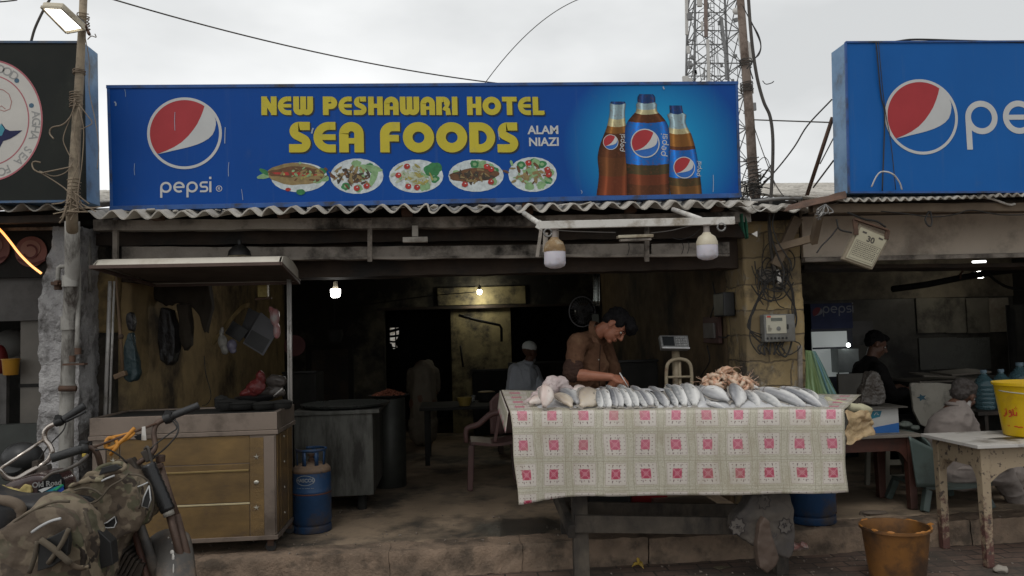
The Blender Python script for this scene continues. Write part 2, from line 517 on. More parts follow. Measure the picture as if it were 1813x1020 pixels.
# ================================================================ walls
def rough_box(mb,a,b,amp=.008,freq=9,step=.03,seed=0):
    a,b = V(a),V(b)
    def disp(p):
        q = p + V((seed,0,0))
        return p + mnoise.noise_vector(q*freq)*amp + mnoise.noise_vector(q*freq*4)*amp*.35
    def face(o,e1,e2):
        n1 = max(1,min(60,int(e1.length/step))); n2 = max(1,min(90,int(e2.length/step)))
        o_ = len(mb.v)
        mb.add([disp(o + e1*(i/n1) + e2*(j/n2)) for j in range(n2 + 1) for i in range(n1 + 1)],
               [(j*(n1 + 1) + i,j*(n1 + 1) + i + 1,(j + 1)*(n1 + 1) + i + 1,(j + 1)*(n1 + 1) + i) for j in range(n2) for i in range(n1)])
    d = b - a; X,Y,Z = V((d.x,0,0)),V((0,d.y,0)),V((0,0,d.z))
    face(a,X,Z); face(a + Y,X,Z); face(a,Y,Z); face(a + X,Y,Z); face(a + Z,X,Y); face(a,X,Y)
    return mb
WL,WR,WB = -2.28,2.17,6.2       
YF = .6
CEIL = 2.42
XPL = at(1322,600,YF).x; XPR = at(1424,600,YF).x

shop = thing('shop_building','open fronted fish shop with yellow limewashed walls and corrugated roof in the middle','building',(0,YF,0))
part('side_wall',rough_box(MB(),(WL - .5,YF + .12,0),(WL,WB,CEIL),.012,3,.12),m_inner,shop,smooth=True,label='yellow inner wall behind the food cart')
part('side_wall',rough_box(MB(),(WR,YF + .42,0),(WR + .3,WB,CEIL),.012,3,.12),mat('shaded_sooty_wall',(.15,.10,.05),(.09,.062,.034),rough=.8,dirt=(.03,.024,.018),damt=.6,ds=1.1,bs=30,bp=.5,bd=.01),shop,smooth=True,label='inner wall beside the meter pillar, shaded to a darker brown')  # sooty wall whose darker brown also paints the light falling off inwards
part('pillar_head',MB().span((XPL - .08,YF + .06,2.30),(XPR + .12,YF + .4,2.485)),m_brownwood,shop)
m_blocks = None
def block_mat():
    m,nt,b = newmat('painted_blockwork')
    co = coords(nt,scale=(1,1,1))
    t = nt.nodes.new('ShaderNodeSeparateXYZ'); nt.links.new(co,t.inputs[0])
    cmb = nt.nodes.new('ShaderNodeCombineXYZ'); add = NX(nt,t.outputs[0]) + NX(nt,t.outputs[1])
    nt.links.new(add.s,cmb.inputs[0]); nt.links.new(t.outputs[2],cmb.inputs[1])
    dn = tex(nt,'Noise',co,Scale=6.0,Detail=3.0)
    vm = nt.nodes.new('ShaderNodeVectorMath'); vm.operation = 'MULTIPLY_ADD'; vm.inputs[1].default_value = (.10,.08,.0)
    nt.links.new(dn.outputs['Color'],vm.inputs[0]); nt.links.new(cmb.outputs[0],vm.inputs[2])
    br = tex(nt,'Brick',vm.outputs[0],Scale=1.0)
    for k,v in (('Brick Width',.34),('Row Height',.19),('Mortar Size',.008),('Mortar Smooth',.6)): br.inputs[k].default_value = v
    br.inputs['Color1'].default_value = (.42,.31,.15,1); br.inputs['Color2'].default_value = (.22,.165,.09,1); br.inputs['Mortar'].default_value = (.15,.115,.07,1)
    n = tex(nt,'Noise',co,Scale=3.0,Detail=9.0,Roughness=.7)
    c = mix(nt,ramp(nt,n.outputs['Fac'],.49,.62),br.outputs['Color'],(.07,.058,.045))
    n2 = tex(nt,'Noise',co,Scale=9.0,Detail=8.0,Roughness=.7)
    c = mix(nt,ramp(nt,n2.outputs['Fac'],.56,.66),c,(.28,.25,.2))
    nt.links.new(c,b.inputs['Base Color']); b.inputs['Roughness'].default_value = .85
    n3 = tex(nt,'Noise',co,Scale=35.0,Detail=6.0)
    h = mix(nt,.5,br.outputs['Fac'],n3.outputs['Fac'])
    n_ = nt.nodes.new('ShaderNodeBump'); n_.inputs['Strength'].default_value = .9; n_.inputs['Distance'].default_value = .012; n_.invert = True
    nt.links.new(h,n_.inputs['Height']); nt.links.new(n_.outputs[0],b.inputs['Normal'])
    return m
m_blocks = block_mat()
part('pillar',rough_box(MB(),(XPL,YF,.1),(XPR,YF + .42,2.33),.012,7,.03),m_blocks,shop,smooth=True)
jx0 = at(128,700,YF).x; jx1 = at(192,700,YF).x
part('door_jamb',rough_box(MB(),(jx0,YF,.1),(jx1,YF + .3,2.3),.02,6,.03,3),m_stone,shop,smooth=True)
# flaking yellow patch on the jamb
part('limewash_patch',rough_box(MB(),(at(168,500,YF).x,YF - .012,at(160,590,YF).z),(at(203,500,YF).x,YF + .2,at(160,478,YF).z),.012,8,.02,9),m_yel,shop,smooth=True)

# back wall pieces with its openings
def bz(px,py,Y=WB): return at(px,py,Y)
back = MB()
zt = bz(740,545).z
dxl,dxr = bz(682,650).x,bz(800,650).x
pxr = bz(906,650).x
back.span((WL,WB,0),(dxl,WB + .2,zt)).span((WL,WB,zt),(WR,WB + .2,CEIL))
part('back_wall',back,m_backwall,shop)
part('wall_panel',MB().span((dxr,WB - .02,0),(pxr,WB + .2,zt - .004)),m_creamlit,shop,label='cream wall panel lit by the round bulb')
part('lit_wall_band',MB().span((bz(775,530).x,WB - .025,bz(700,543).z),(bz(930,530).x,WB - .002,bz(700,512).z)),m_creamlit,shop,label='strip of cream back wall painted lighter round the bulb')  # paler overlay painting the bulb's light on the back wall
part('lintel_shelf',MB().span((dxl - .1,WB - .10,zt - .03),(WR - .02,WB - .028,zt + .005)),m_brownwood,shop)
d0,d1 = bz(553,700),bz(617,618)
dr = part('door',MB().span((d0.x,WB - .05,SZ),(d1.x,WB - .004,d1.z)),m_brownwood,shop,bevel=.006)
fr = MB()
fr.span((d0.x - .07,WB - .08,SZ),(d0.x - .003,WB - .002,d1.z + .07)).span((d1.x + .003,WB - .08,SZ),(d1.x + .07,WB - .002,d1.z + .07)).span((d0.x - .003,WB - .08,d1.z + .003),(d1.x + .003,WB - .002,d1.z + .07))
part('door_frame',fr,m_soot,shop)
# dark kitchen behind, with a small broken window onto an added pale wall
K = WB + 2.2
wa,wb = at(690,618,K),at(706,580,K)
kit = MB()
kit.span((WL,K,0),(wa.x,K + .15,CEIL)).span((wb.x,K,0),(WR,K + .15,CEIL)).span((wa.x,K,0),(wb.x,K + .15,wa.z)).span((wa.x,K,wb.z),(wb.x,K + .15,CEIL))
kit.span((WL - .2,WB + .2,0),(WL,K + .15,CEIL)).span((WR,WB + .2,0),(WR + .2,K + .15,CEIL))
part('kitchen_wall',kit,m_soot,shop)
bars = MB()
for i in range(4):
    z = wa.z + (wb.z - wa.z)*(i + .5)/4.3
    bars.tube([(wa.x - .02,K + .05,z),(wb.x + .02,K + .05,z + .03*(i - 1.5))],.012 + .004*i)
bars.tube([(wa.x + .1,K + .05,wa.z),(wa.x + .1,K + .05,wb.z)],.012)
bars.poly([(wb.x + .01,K + .06,wa.z),(wb.x - .03,K + .06,wa.z),(wb.x - .06,K + .06,wa.z + .12),(wb.x - .02,K + .06,wa.z + .2),(wb.x + .01,K + .06,wb.z - .06)],(0,.02,0)).poly([(wa.x - .01,K + .06,wa.z),(wa.x + .05,K + .06,wa.z),(wa.x + .03,K + .06,wa.z + .09),(wa.x - .01,K + .06,wa.z + .1)],(0,.02,0))
part('window_grille',bars,m_soot,shop)
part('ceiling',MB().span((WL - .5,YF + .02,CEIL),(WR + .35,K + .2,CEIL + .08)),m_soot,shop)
solo('window_backdrop_wall',rough_box(MB(),(-3,K + 3,0),(3,K + 3.2,3.4),.01,3,.4),m_white,'added pale wall that makes the small kitchen window bright','wall')  # invented pale surface that gives the window its daylight brightness

# beams across the shop front
zl = at(700,489,YF + .12).z
part('lintel',rough_box(MB(),(WL - .3,YF + .1,zl),(XPL,YF + .32,2.482),.008,5,.06),m_brownwood,shop,smooth=40)
def level_beam(name,pa,pb,Y,h,dpt,m,parent,sag=.0,amp=.006,lab=None):
    a,b = at(*pa,Y),at(*pb,Y)
    mb = MB()
    n = 60
    def fn(u,v):
        base = a.lerp(b,u); base.z -= sag*4*u*(1 - u)
        prof = [(0,0),(0,h),(dpt,h),(dpt,0),(0,0)][int(round(v*4))]
        return base + V((0,prof[0],prof[1])) + mnoise.noise_vector(base*6 + V((0,prof[0],prof[1]*9)))*amp
    mb.grid(fn,n,4); mb.uv.clear()
    return part(name,mb,m,parent,smooth=40,label=lab)
level_beam('beam',(215,459),(652,459),.48,.085,.12,m_conc,shop,.0)
level_beam('beam',(658,458),(1150,452),.48,.085,.12,m_conc,shop,.0)
level_beam('beam',(1154,452),(1292,448),.48,.08,.12,m_conc,shop,.0)
level_beam('beam_flange',(215,463),(1292,453),.44,.018,.05,m_conc,shop)
level_beam('upper_beam',(165,408),(1330,392),.30,.07,.1,m_conc,shop,.01,.008)
level_beam('purlin',(170,436),(1320,420),.55,.09,.06,m_brownwood,shop,.0,.01)
st = MB()
for px in (205,655,985,1145):
    part('strut',MB().bar(at(px,462,.43),at(px,388,.3),.03,.03,up=(0,1,0)),m_conc,shop)

# ---------------------------------------------------------------- corrugated roofs
def corrugated(x0,x1,ya,za,length,slope,wl,amp,step=.012,thick=.008,jag=.03,seed=0,sheet=1.05,xskew=0.0):
    """edge from x0 to x1 at y = ya; rises backwards"""
    mb = MB()
    n = int((x1 - x0)/step)
    nv = 14
    def fn(u,v):
        x = x0 + (x1 - x0)*u
        k = math.floor((x - x0)/sheet)
        lap = .006*(k % 2)
        t = v ** 1.6*length
        e = jag*mnoise.noise(V((x*1.7,seed,0))) + jag*.6*mnoise.noise(V((x*9,seed,3)))
        z = za + slope*t + amp*(1 + .35*mnoise.noise(V((x*2.3,seed,9))))*cos(2*pi*(x - x0)/wl + .9*mnoise.noise(V((x*1.3,seed,5))) + 1.1*k) + lap + .012*mnoise.noise(V((x*.9,t,seed + 7)))
        return V((x,ya + xskew*(x - x0) + t + (e if v == 0 else 0)*1.0,z))
    mb.grid(fn,n,nv,thick=thick); mb.uv.clear()
    return mb
rl,rr = at(155,376,-.05),at(1342,362,-.05)
part('roof_sheet',corrugated(rl.x,rr.x,-.05,rl.z - .012,6.0,.2,.140,.024,seed=1,xskew=.0),m_asb,shop,smooth=60)
# dust, stones and scraps along the roof edge
rub = MB(); random.seed(11)
for i in range(26):
    x = random.uniform(rl.x,rr.x); y = random.uniform(.0,.12)
    rub.box((x,y,2.372 + .2*y),(random.uniform(.02,.10),random.uniform(.02,.05),random.uniform(.004,.010)),(random.uniform(-.3,.3),random.uniform(-.2,.2),random.uniform(0,3)))
part('roof_debris',rub,m_asb,shop)['kind'] = 'stuff'

# ---------------------------------------------------------------- left neighbour
lshop = thing('shop_building','dark shop with red round emblems left of the grey plaster pillar','building',(-3.4,YF,0))
pxa,pxb = at(74,700,.30).x,at(134,700,.30).x
pl = MB()
def pilfn(side):
    pass
zz = 2.3
def pillar_surface():
    mb = MB()
    prof = [(70,1020),(66,900),(70,820),(64,760),(72,700),(68,640),(70,600),(66,560),(74,500),(82,470),(90,430),(93,400),(95,380)]
    def left_at(z):
        pts = [(at(a,b_,.3).x,at(a,b_,.3).z) for a,b_ in prof]
        pts.sort(key=lambda q: q[1])
        if z <= pts[0][1]: return pts[0][0]
        for (x0,z0),(x1,z1) in zip(pts,pts[1:]):
            if z0 <= z <= z1: return x0 + (x1 - x0)*(z - z0)/(z1 - z0)
        return pts[-1][0]
    xr = pxb + .02
    def fn(u,v):
        z = .0 + 2.33*v
        xl = left_at(z)
        if u < .25: p = V((xl,.62 - .32*u/.25,z))
        elif u < .75: p = V((xl + (xr - xl)*(u - .25)/.5,.30,z))
        else: p = V((xr,.30 + .32*(u - .75)/.25,z))
        n_ = mnoise.noise_vector(p*9)*.016 + mnoise.noise_vector(p*26)*.009 + mnoise.noise_vector(p*70)*.004
        return p + n_
    mb.grid(fn,44,170); mb.uv.clear()
    return mb
part('pillar',pillar_surface(),m_plaster,lshop,smooth=60)
lx1 = pxa
m_lw = mat('grey_board',(.10,.095,.09),(.075,.07,.066),rough=.7,dirt=(.03,.028,.025),damt=.4)
m_tilew = mat('beige_tile',(.14,.125,.105),(.11,.10,.085),rough=.5,bp=.1)
part('back_wall',MB().span((-6.5,3.2,0),(lx1 + .3,3.35,2.4)),m_soot,lshop)
part('party_wall',MB().span((pxb + .03,.64,0),(pxb + .10,3.2,2.5)),m_stone,lshop)
part('wall_panel',MB().span((-6.5,.62,at(30,568,.62).z),(lx1 + .05,.68,at(30,492,.62).z)),m_lw,lshop,label='grey board panel above the opening')
part('sign_board',MB().span((-6.5,.56,at(30,492,.56).z + .003),(lx1 + .05,.6,at(30,405,.56).z)),m_soot,lshop)
part('head_panel',MB().span((-6.5,.57,at(30,405,.56).z + .003),(lx1 + .3,.6,2.482)),m_soot,lshop)
part('light_strip',MB().span((-6.5,.40,at(30,408,.4).z),(lx1 + .1,.42,at(30,404,.4).z + .004)),m_conc,lshop)
part('partition',MB().span((at(36,660,.66).x,.66,0),(lx1 + .04,.72,at(30,568,.66).z - .003)),m_tilew,lshop,label='beige tiled partition beside the pillar')
part('tile_joint',MB().span((at(34,660,.66).x,.652,at(40,686,.65).z),(lx1 + .04,.658,at(40,680,.65).z)),m_soot,lshop)
part('low_wall',MB().span((-6.5,.5,0),(lx1,.58,at(20,752,.5).z)),mat('dark_tin',(.05,.055,.05),(.03,.033,.03),rough=.6,metal=.2),lshop)
part('low_panel',MB().span((-6.5,.60,0),(at(11,700,.6).x,.64,at(5,662,.6).z)),m_lw,lshop)
def emblem(px,py,r):
    c = at(px,py,.545); mb = MB()
    fr_ = lambda x,y,d: V((c.x + x,c.y - d,c.z + y))
    mb.lathe([(r,0),(r,.01),(0,.01)],c,36,(0,-1,0))
    o = part('emblem',mb,mat('dull_red_ring',(.19,.07,.055),(.13,.05,.04),rough=.6),lshop)
    q = MB().lathe([(r*.62,0),(r*.62,.003),(0,.003)],c + V((0,-.0125,.02)),36,(0,-1,0),.9)
    part('emblem_face',q,mat('dull_pink_face',(.25,.13,.10),(.2,.1,.08),rough=.6),o)
    w = MB().ribbon(arc(0,0,r*.42,200,480),r*.13,.02,fr_).ribbon([(-.08,-.05),(0,-.09),(.1,-.06)],.012,.022,fr_)
    part('emblem_mark',w,mat('dark_red_mark',(.1,.02,.018)),o)
emblem(56,446,.105); emblem(-14,440,.12)
ll = at(-60,362,-.05)
part('roof_sheet',corrugated(-7.0,at(130,366,-.05).x,-.05,at(60,366,-.05).z + .0,6.0,.2,.155,.024,seed=5),m_asb,lshop,smooth=60)
level_beam('fascia',(-400,408),(112,392),.1,.045,.05,m_brownwood,lshop)
part('ceiling',MB().span((-6.5,.5,2.36),(lx1 + .3,3.35,2.4)),m_soot,lshop)

# ---------------------------------------------------------------- right neighbour
rshop = thing('shop_building','dark eating house with cream fascia right of the meter pillar','building',(4.2,YF,0))
RB = 4.6
RX = 7.2
m_fascia = mat('dim_cream_fascia',(.62,.53,.43),(.52,.445,.36),rough=.6,ns=2,dirt=(.3,.25,.2),damt=.38,ds=2,bp=.15)
fz0,fz1 = at(1600,452,.62).z,2.52
fx0 = at(1421,420,.62).x
part('fascia',MB().span((fx0,.62,fz0),(RX,.66,fz1)),m_fascia,rshop)
part('fascia_rail',MB().span((fx0,.595,fz0 - .035),(RX,.66,fz0 - .004)),m_conc,rshop)
part('back_wall',MB().span((XPR + .01,RB,0),(RX,RB + .2,at(1700,526,RB).z)),mat('dim_tiled_wall',(.085,.08,.07),(.06,.057,.05),rough=.5,dirt=(.02,.018,.016),damt=.6,ds=1.5,bp=.2),rshop)
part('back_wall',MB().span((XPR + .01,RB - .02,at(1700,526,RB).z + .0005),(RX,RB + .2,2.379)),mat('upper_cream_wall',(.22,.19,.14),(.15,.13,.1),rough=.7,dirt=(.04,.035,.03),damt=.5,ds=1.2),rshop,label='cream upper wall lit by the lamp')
part('party_wall',MB().span((WR + .305,YF + .425,0),(XPR + .008,RB + .2,2.379)),m_soot,rshop)
part('end_wall',MB().span((RX,.6,0),(RX + .2,RB + .2,2.379)),m_soot,rshop)
part('ceiling',MB().span((XPR,.68,2.38),(RX,RB + .2,2.42)),m_soot,rshop)
wq = MB()
for a,b in ((1625,1672),(1676,1710),(1712,1750)):
    p,q = at(a,590,RB - .03),at(b,527,RB - .03)
    wq.span((p.x,RB - .03,p.z),(q.x,RB - .012,q.z))
part('wall_board',wq,mat('dim_pale_board',(.2,.185,.15),(.15,.14,.115),rough=.6,dirt=(.05,.045,.04),damt=.5),rshop)
tl = MB()
for a,b in ((1630,1694),(1697,1752)):
    p,q = at(a,655,RB - .03),at(b,597,RB - .03)
    tl.span((p.x,RB - .03,p.z),(q.x,RB - .012,q.z))
part('wall_tiling',tl,mat('dim_grey_tile',(.13,.135,.125),(.1,.1,.095),rough=.3),rshop)
p,q = at(1753,588,RB - .03),at(1785,527,RB - .03)
part('window',MB().span((p.x,RB - .03,p.z),(q.x,RB - .012,q.z)),mat('pale_pane',(.36,.33,.27),(.26,.22,.18),ns=20,rough=.4),rshop)
part('dark_curtain',MB().grid(lambda u,v: V((at(1785,600,3.9).x + u*1.6,3.9 + .05*sin(u*40),at(1785,690,3.9).z + v*1.0)),60,6,thick=.01),m_soot,rshop)
part('roof_sheet',corrugated(at(1492,350,-.12).x,RX + .3,-.12,at(1640,350,-.12).z,6.0,.2,.061,.010,step=.008,seed=8,jag=.02),m_asb,rshop,smooth=60)
level_beam('roof_beam',(1440,376),(1990,372),-.02,.055,.07,mat('weathered_batten',(.2,.15,.1),(.12,.09,.065),rough=.8),rshop)
level_beam('ceiling_strip',(1425,476),(1990,470),.9,.03,.4,m_brownwood,rshop)
part('eave_panel',MB().span((fx0,.05,2.355),(RX,.615,2.37)),m_brownwood,rshop)
# pale roof surface seen between the two billboards, beyond
part('roof_sheet',corrugated(rr.x + .003,at(1492,350,-.05).x - .004,.25,at(1400,368,.2).z,5.8,.21,.15,.02,seed=21),m_asb,rshop,smooth=60)
fl = MB()
a,b,c,d = at(1388,374,-.03),at(1500,350,-.12),at(1497,338,-.05),at(1395,363,.05)
fl.grid(lambda u,v: a.lerp(b,u).lerp(d.lerp(c,u),v) + mnoise.noise_vector(V((u*5,v*3,1)))*.006,24,5,thick=.004); fl.uv.clear()
part('rusty_flashing',fl,m_rust,rshop,smooth=40)
# raking timber brace and bracket between pillar and fascia
br = MB()
br.bar(at(1372,470,.5),at(1412,385,.45),.07,.05,up=(0,1,0))
br.bar(at(1372,440,.45),at(1440,422,.3),.05,.05)
br.bar(at(1440,430,.3),at(1452,372,.1),.045,.045,up=(0,1,0))
part('timber_brace',br,mat('weathered_batten',(1,1,1)),rshop,bevel=.003)

# ================================================================ signs
def sign_face_mat(name,base,dark,glow=None,stained=True):
    m,nt,b = newmat(name)
    co = coords(nt)
    n = tex(nt,'Noise',co,Scale=1.2,Detail=5.0)
    c = mix(nt,ramp(nt,n.outputs['Fac'],.35,.7),base,dark)
    if glow:      
        t = nt.nodes.new('ShaderNodeTexCoord'); mp = nt.nodes.new('ShaderNodeMapping')
        mp.inputs['Location'].default_value = (-glow[0],0,-glow[1]*1.0); 
        nt.links.new(t.outputs['Object'],mp.inputs['Vector'])
        g = nt.nodes.new('ShaderNodeTexGradient'); g.gradient_type = 'SPHERICAL'
        mp2 = nt.nodes.new('ShaderNodeMapping'); mp2.inputs['Scale'].default_value = (1/glow[2],0,1/glow[3])
        nt.links.new(mp.outputs[0],mp2.inputs['Vector']); nt.links.new(mp2.outputs[0],g.inputs['Vector'])
        c = mix(nt,ramp(nt,g.outputs['Fac'],.0,.75),c,glow[4])
    if stained:
        co3 = coords(nt,scale=(9,9,.5))
        n3 = tex(nt,'Noise',co3,Scale=2.0,Detail=8.0,Roughness=.7)
        c = mix(nt,ramp(nt,n3.outputs['Fac'],.56,.9,(0,0,0),(.28,.28,.28)),c,(.11,.15,.22))
        n4 = tex(nt,'Noise',co,Scale=5.0,Detail=9.0,Roughness=.75)
        c = mix(nt,ramp(nt,n4.outputs['Fac'],.6,.8,(0,0,0),(.22,.22,.22)),c,(.10,.12,.14))
    nt.links.new(c,b.inputs['Base Color']); b.inputs['Roughness'].default_value = .42
    b.inputs['Specular IOR Level'].default_value = .14
    return m
m_edgeblue = mat('faded_blue_edge',(.17,.29,.45),(.12,.22,.36),rough=.55,dirt=(.09,.1,.11),damt=.45,ds=3)
m_darkblue_edge = mat('deep_blue_edge',(.02,.09,.3),(.015,.06,.2),rough=.5,dirt=(.03,.03,.035),damt=.45,ds=4)

def frame_at(px,py,Y):
    """flat frame on the plane y = Y, centred at that place; units are metres"""
    c = at(px,py,Y)
    return lambda x,y,d,c=c: V((c.x + x,Y - d,c.z + y))
def mpp(px,py,Y): return (at(px + 1,py,Y) - at(px,py,Y)).x

def globe_shapes(fr,r,d,rot=0.0,squash=1.0):
    """ring, red field and white wave of the round emblem"""
    ca,sa = cos(R(rot)),sin(R(rot))
    f = lambda x,y,dd: fr((x*ca - y*sa)*r*squash,(x*sa + y*ca)*r,dd)
    ring = MB().ribbon(arc(0,0,.965,0,360,72),.075,d + .0008,f,closed=True)
    n = 60
    a_top,a_bot = math.degrees(math.atan2(.77,.55)),math.degrees(math.atan2(-.57,-.74)) + 360
    left = arc(0,0,.93,a_top,a_bot,40)
    inner = [(-.5,-.49),(-.29,-.39),(-.09,-.26),(.1,-.08),(.24,.1),(.34,.25),(.44,.46),(.5,.62)]
    red = left + inner
    white = [(.55*.97,.77*.97)] + arc(0,0,.93,54,31,8) + [(.84,.36),(.845,.24),(.81,.08),(.75,-.05),(.64,-.16),(.49,-.25),(.33,-.32),(.14,-.38),(-.06,-.43),(-.27,-.475),(-.5,-.53),(-.735,-.58)] + inner
    R_ = MB().poly([f(x,y,d + .0006) for x,y in red])
    W_ = MB().poly([f(x,y,d + .0005) for x,y in white])
    return ring,R_,W_
def word_pepsi(fr,h,d,stroke=.2):
    """h = height of the small letters"""
    mb = MB(); k = [0]
    def rb(pts,x0,w=stroke,closed=False):
        k[0] += 1
        mb.ribbon([(x0 + x*h,y*h) for x,y in pts] if True else pts,w*h,d + .0002*k[0],fr,closed)
    def letter_p(x0):
        rb(arc(.5,.5,.41,0,360,36),x0,closed=True)
        rb([(.09,.5),(.09,-.45)],x0)
    adv = 1.16*h; x = -2.35*h
    letter_p(x)
    x += adv
    rb(arc(.5,.5,.41,-48,0,6)[::-1][:0] + arc(.5,.5,.41,0,305,32),x)
    rb([(.12,.5),(.98,.5)],x,stroke*.85)
    x += adv; letter_p(x)
    x += adv
    rb([(.72,.91),(.34,.91)] + arc(.3,.7,.21,90,270,10) + arc(.48,.3,.21,90,-90,10) + [(.04,.09)],x,stroke*.9)
    x += .86*h
    rb([(.1,0),(.1,1.0)],x); rb([(.1,1.2),(.1,1.42)],x,stroke*1.05)
    return mb
def add_logo(sign,px,py,rpx,Y,d,rot=0,label=None):
    s = mpp(px,py,Y); fr = frame_at(px,py,Y)
    a,b_,c_ = globe_shapes(fr,rpx*s,d,rot)
    o = part('logo',a,m_print_white,sign)
    part('red_field',b_,m_print_red,o); part('white_wave',c_,m_print_white,o)
    return o

# --- main signboard
SY = .10
main_sign = thing('signboard','long blue signboard with yellow lettering above the fish shop','signboard',at(750,360,SY))
TL,TR,BR_,BL = at(194,155,SY),at(1302,148,SY),at(1308,345,SY),at(200,368,SY)
gc = at(1158,262,SY)
gl = WM[main_sign.name].inverted() @ gc
m_sign = sign_face_mat('printed_blue_sheet',(.003,.060,.285),(.003,.050,.235),glow=(gl.x,gl.z,.62,.60,(.012,.30,.56)))
def quad_panel(tl,tr,br,bl,y0,y1):
    mb = MB(); p = [V((q.x,y0,q.z)) for q in (bl,br,tr,tl)]
    return mb.poly(p,(0,y1 - y0,0))
part('panel',quad_panel(TL,TR,BR_,BL,SY,SY + .10),m_sign,main_sign)
ed = MB()
def edge_strip(a,b,w,y0,y1):
    return ed.bar(V((a.x,(y0 + y1)/2,a.z)),V((b.x,(y0 + y1)/2,b.z)),y1 - y0,w,up=(0,0,1)) if abs(a.z - b.z) < abs(a.x - b.x) else ed.bar(V((a.x,(y0 + y1)/2,a.z)),V((b.x,(y0 + y1)/2,b.z)),w,y1 - y0,up=(0,1,0))
edge_strip(TL + V((-.02,0,.004)),TR + V((.02,0,.004)),.022,SY - .006,SY + .115)
edge_strip(BL + V((-.02,0,-.004)),BR_ + V((.02,0,-.004)),.03,SY - .006,SY + .115)
edge_strip(TL + V((-.008,0,0)),BL + V((-.008,0,0)),.018,SY - .004,SY + .113)
edge_strip(TR + V((.008,0,0)),BR_ + V((.008,0,0)),.018,SY - .004,SY + .113)
part('frame',ed,m_darkblue_edge,main_sign,bevel=.002)
for x in (-1.9,-1.1,-.3,.5,1.2,1.8):
    part('mounting_strut',MB().span((x,SY + .02,2.34),(x + .07,SY + .09,2.412)).bar((x,SY + .12,3.0),(x,SY + .8,2.5),.03,.03),m_rust,main_sign)
lg = add_logo(main_sign,327,236,66,SY,.0015,rot=0)
s = mpp(335,335,SY)
part('wordmark',word_pepsi(frame_at(331,341,SY),20*s,.0015,.19),m_print_white,main_sign)
fr = frame_at(388,334,SY)
part('registered_mark',MB().ribbon(arc(0,0,5*s,0,360,24),1.1*s,.0018,fr,True).ribbon([(-1.6*s,-2.6*s),(-1.6*s,2.6*s),(.6*s,2.4*s),(1.3*s,1.2*s),(.4*s,0),(-1.4*s,0)],.9*s,.002,fr).ribbon([(.2*s,0),(1.8*s,-2.6*s)],.9*s,.0022,fr),m_print_white,main_sign)

# fat geometric capitals, unit height; every stroke a ribbon
def glyph(ch,w=.30):
    """list of (points, width, closed); advance"""
    q = w/2
    if ch == 'N': return [([(q,0),(q,1)],w,0),([(q*.9,.93),(.80 - q*.9,.07)],w*.9,0),([(.80 - q,0),(.80 - q,1)],w,0)],.80
    if ch == 'E': return [([(.70,1 - q*.86),(.5,1 - q*.86)] + arc(.5,.5,.5 - q*.86,90,270,18) + [(.70,q*.86)],w*.86,0),([(.2,.5),(.70,.5)],w*.62,0)],.74
    if ch == 'W': return [([(q,1),(q,.42)] + arc(.335,.33,.335 - q,180,360,12) + [(.67 - q,.42),(.67 - q,1)],w,0),([(.67 - q,.42)] + arc(.335 + .67 - w,.33,.335 - q,180,360,12) + [(1.34 - w - q,1)],w,0)],1.34 - w
    if ch == 'P': return [([(q,0),(q,1)],w,0),([(q,1 - q),(.42,1 - q)] + arc(.42,.66,.34 - q,90,-90,14) + [(.3,.32 + q)],w,0)],.76
    if ch == 'S': return [([(.66,1 - q*.9),(.3,1 - q*.9)] + arc(.32,.70,.30 - q*.9,90,250,12) + arc(.38,.30,.30 - q*.9,62,-90,12) + [(0,q*.9)],w*.9,0)],.70
    if ch == 'H': return [([(q,0),(q,1)],w,0),([(q,.5),(.78 - q,.5)],w*.75,0),([(.78 - q,0),(.78 - q,1)],w,0)],.78
    if ch == 'A': return [([(q,0),(q,.62)] + arc(.39,.61,.39 - q,180,0,16) + [(.78 - q,0)],w,0),([(q,.38),(.78 - q,.38)],w*.6,0)],.78
    if ch == 'R': return [([(q,0),(q,1)],w,0),([(q,1 - q),(.40,1 - q)] + arc(.40,.66,.34 - q,90,-60,12),w,0),([(.4,.42),(.62,.28),(.78 - q*.86,0)],w*.9,0)],.78
    if ch == 'I': return [([(q,0),(q,1)],w,0)],w
    if ch == 'O': return [(arc(.5,.5,.5 - q*1.02,0,360,40),w*1.04,1)],1.0
    if ch == 'T': return [([(0,1 - q*.86),(.8,1 - q*.86)],w*.86,0),([(.4,.1),(.4,.9)],w,0),([(.4,0),(.4,.2)],w,0)],.80
    if ch == 'L': return [([(q,0),(q,1)],w,0),([(q,q*.8),(.6,q*.8)],w*.8,0),([(.3,q*.8),(.64,q*.95)],w*.7,0)],.64
    if ch == 'F': return [([(q,0),(q,.6)] + arc(.40,.60,.40 - q,180,90,10)[1:] + [(.64,1 - q)],w,0),([(q,.47),(.60,.47)],w*.72,0)],.66
    if ch == 'D': return [([(q,q*.9),(.30,q*.9)] + arc(.34,.5,.5 - q*.9,-90,90,22) + [(q,1 - q*.9)],w*.9,0),([(q,0),(q,1)],w,0)],.84
    return [],.38
def fat_text(txt,px0,px1,ytop,ybot,Y,off,dx=0,dz=0,slope=0.0,gap=.07,grow=0.0):
    """letters fitted between two places of the sign; slope follows its edge"""
    a,b_ = at(px0,ybot,Y),at(px1,ybot,Y); h = at(px0,ytop,Y).z - a.z
    tot = sum(glyph(c)[1] + gap for c in txt) - gap
    kx = (b_.x - a.x)/tot; mb = MB(); x = 0.0; n = 0
    z1 = b_.z
    for c in txt:
        strokes,adv = glyph(c)
        for pts,w,cl in strokes:
            n += 1
            f = lambda X,Z,D: V((a.x + dx + X,Y - D,a.z + dz + (z1 - a.z)*(X/(tot*kx)) + Z))
            # widen strokes in real units so that they stay even
            mb.ribbon([((x + p[0])*kx,p[1]*h) for p in pts],w*(kx*.5 + h*.5)*(1 + grow),off + .00005*n,f,bool(cl))
        x += adv + gap
    return mb
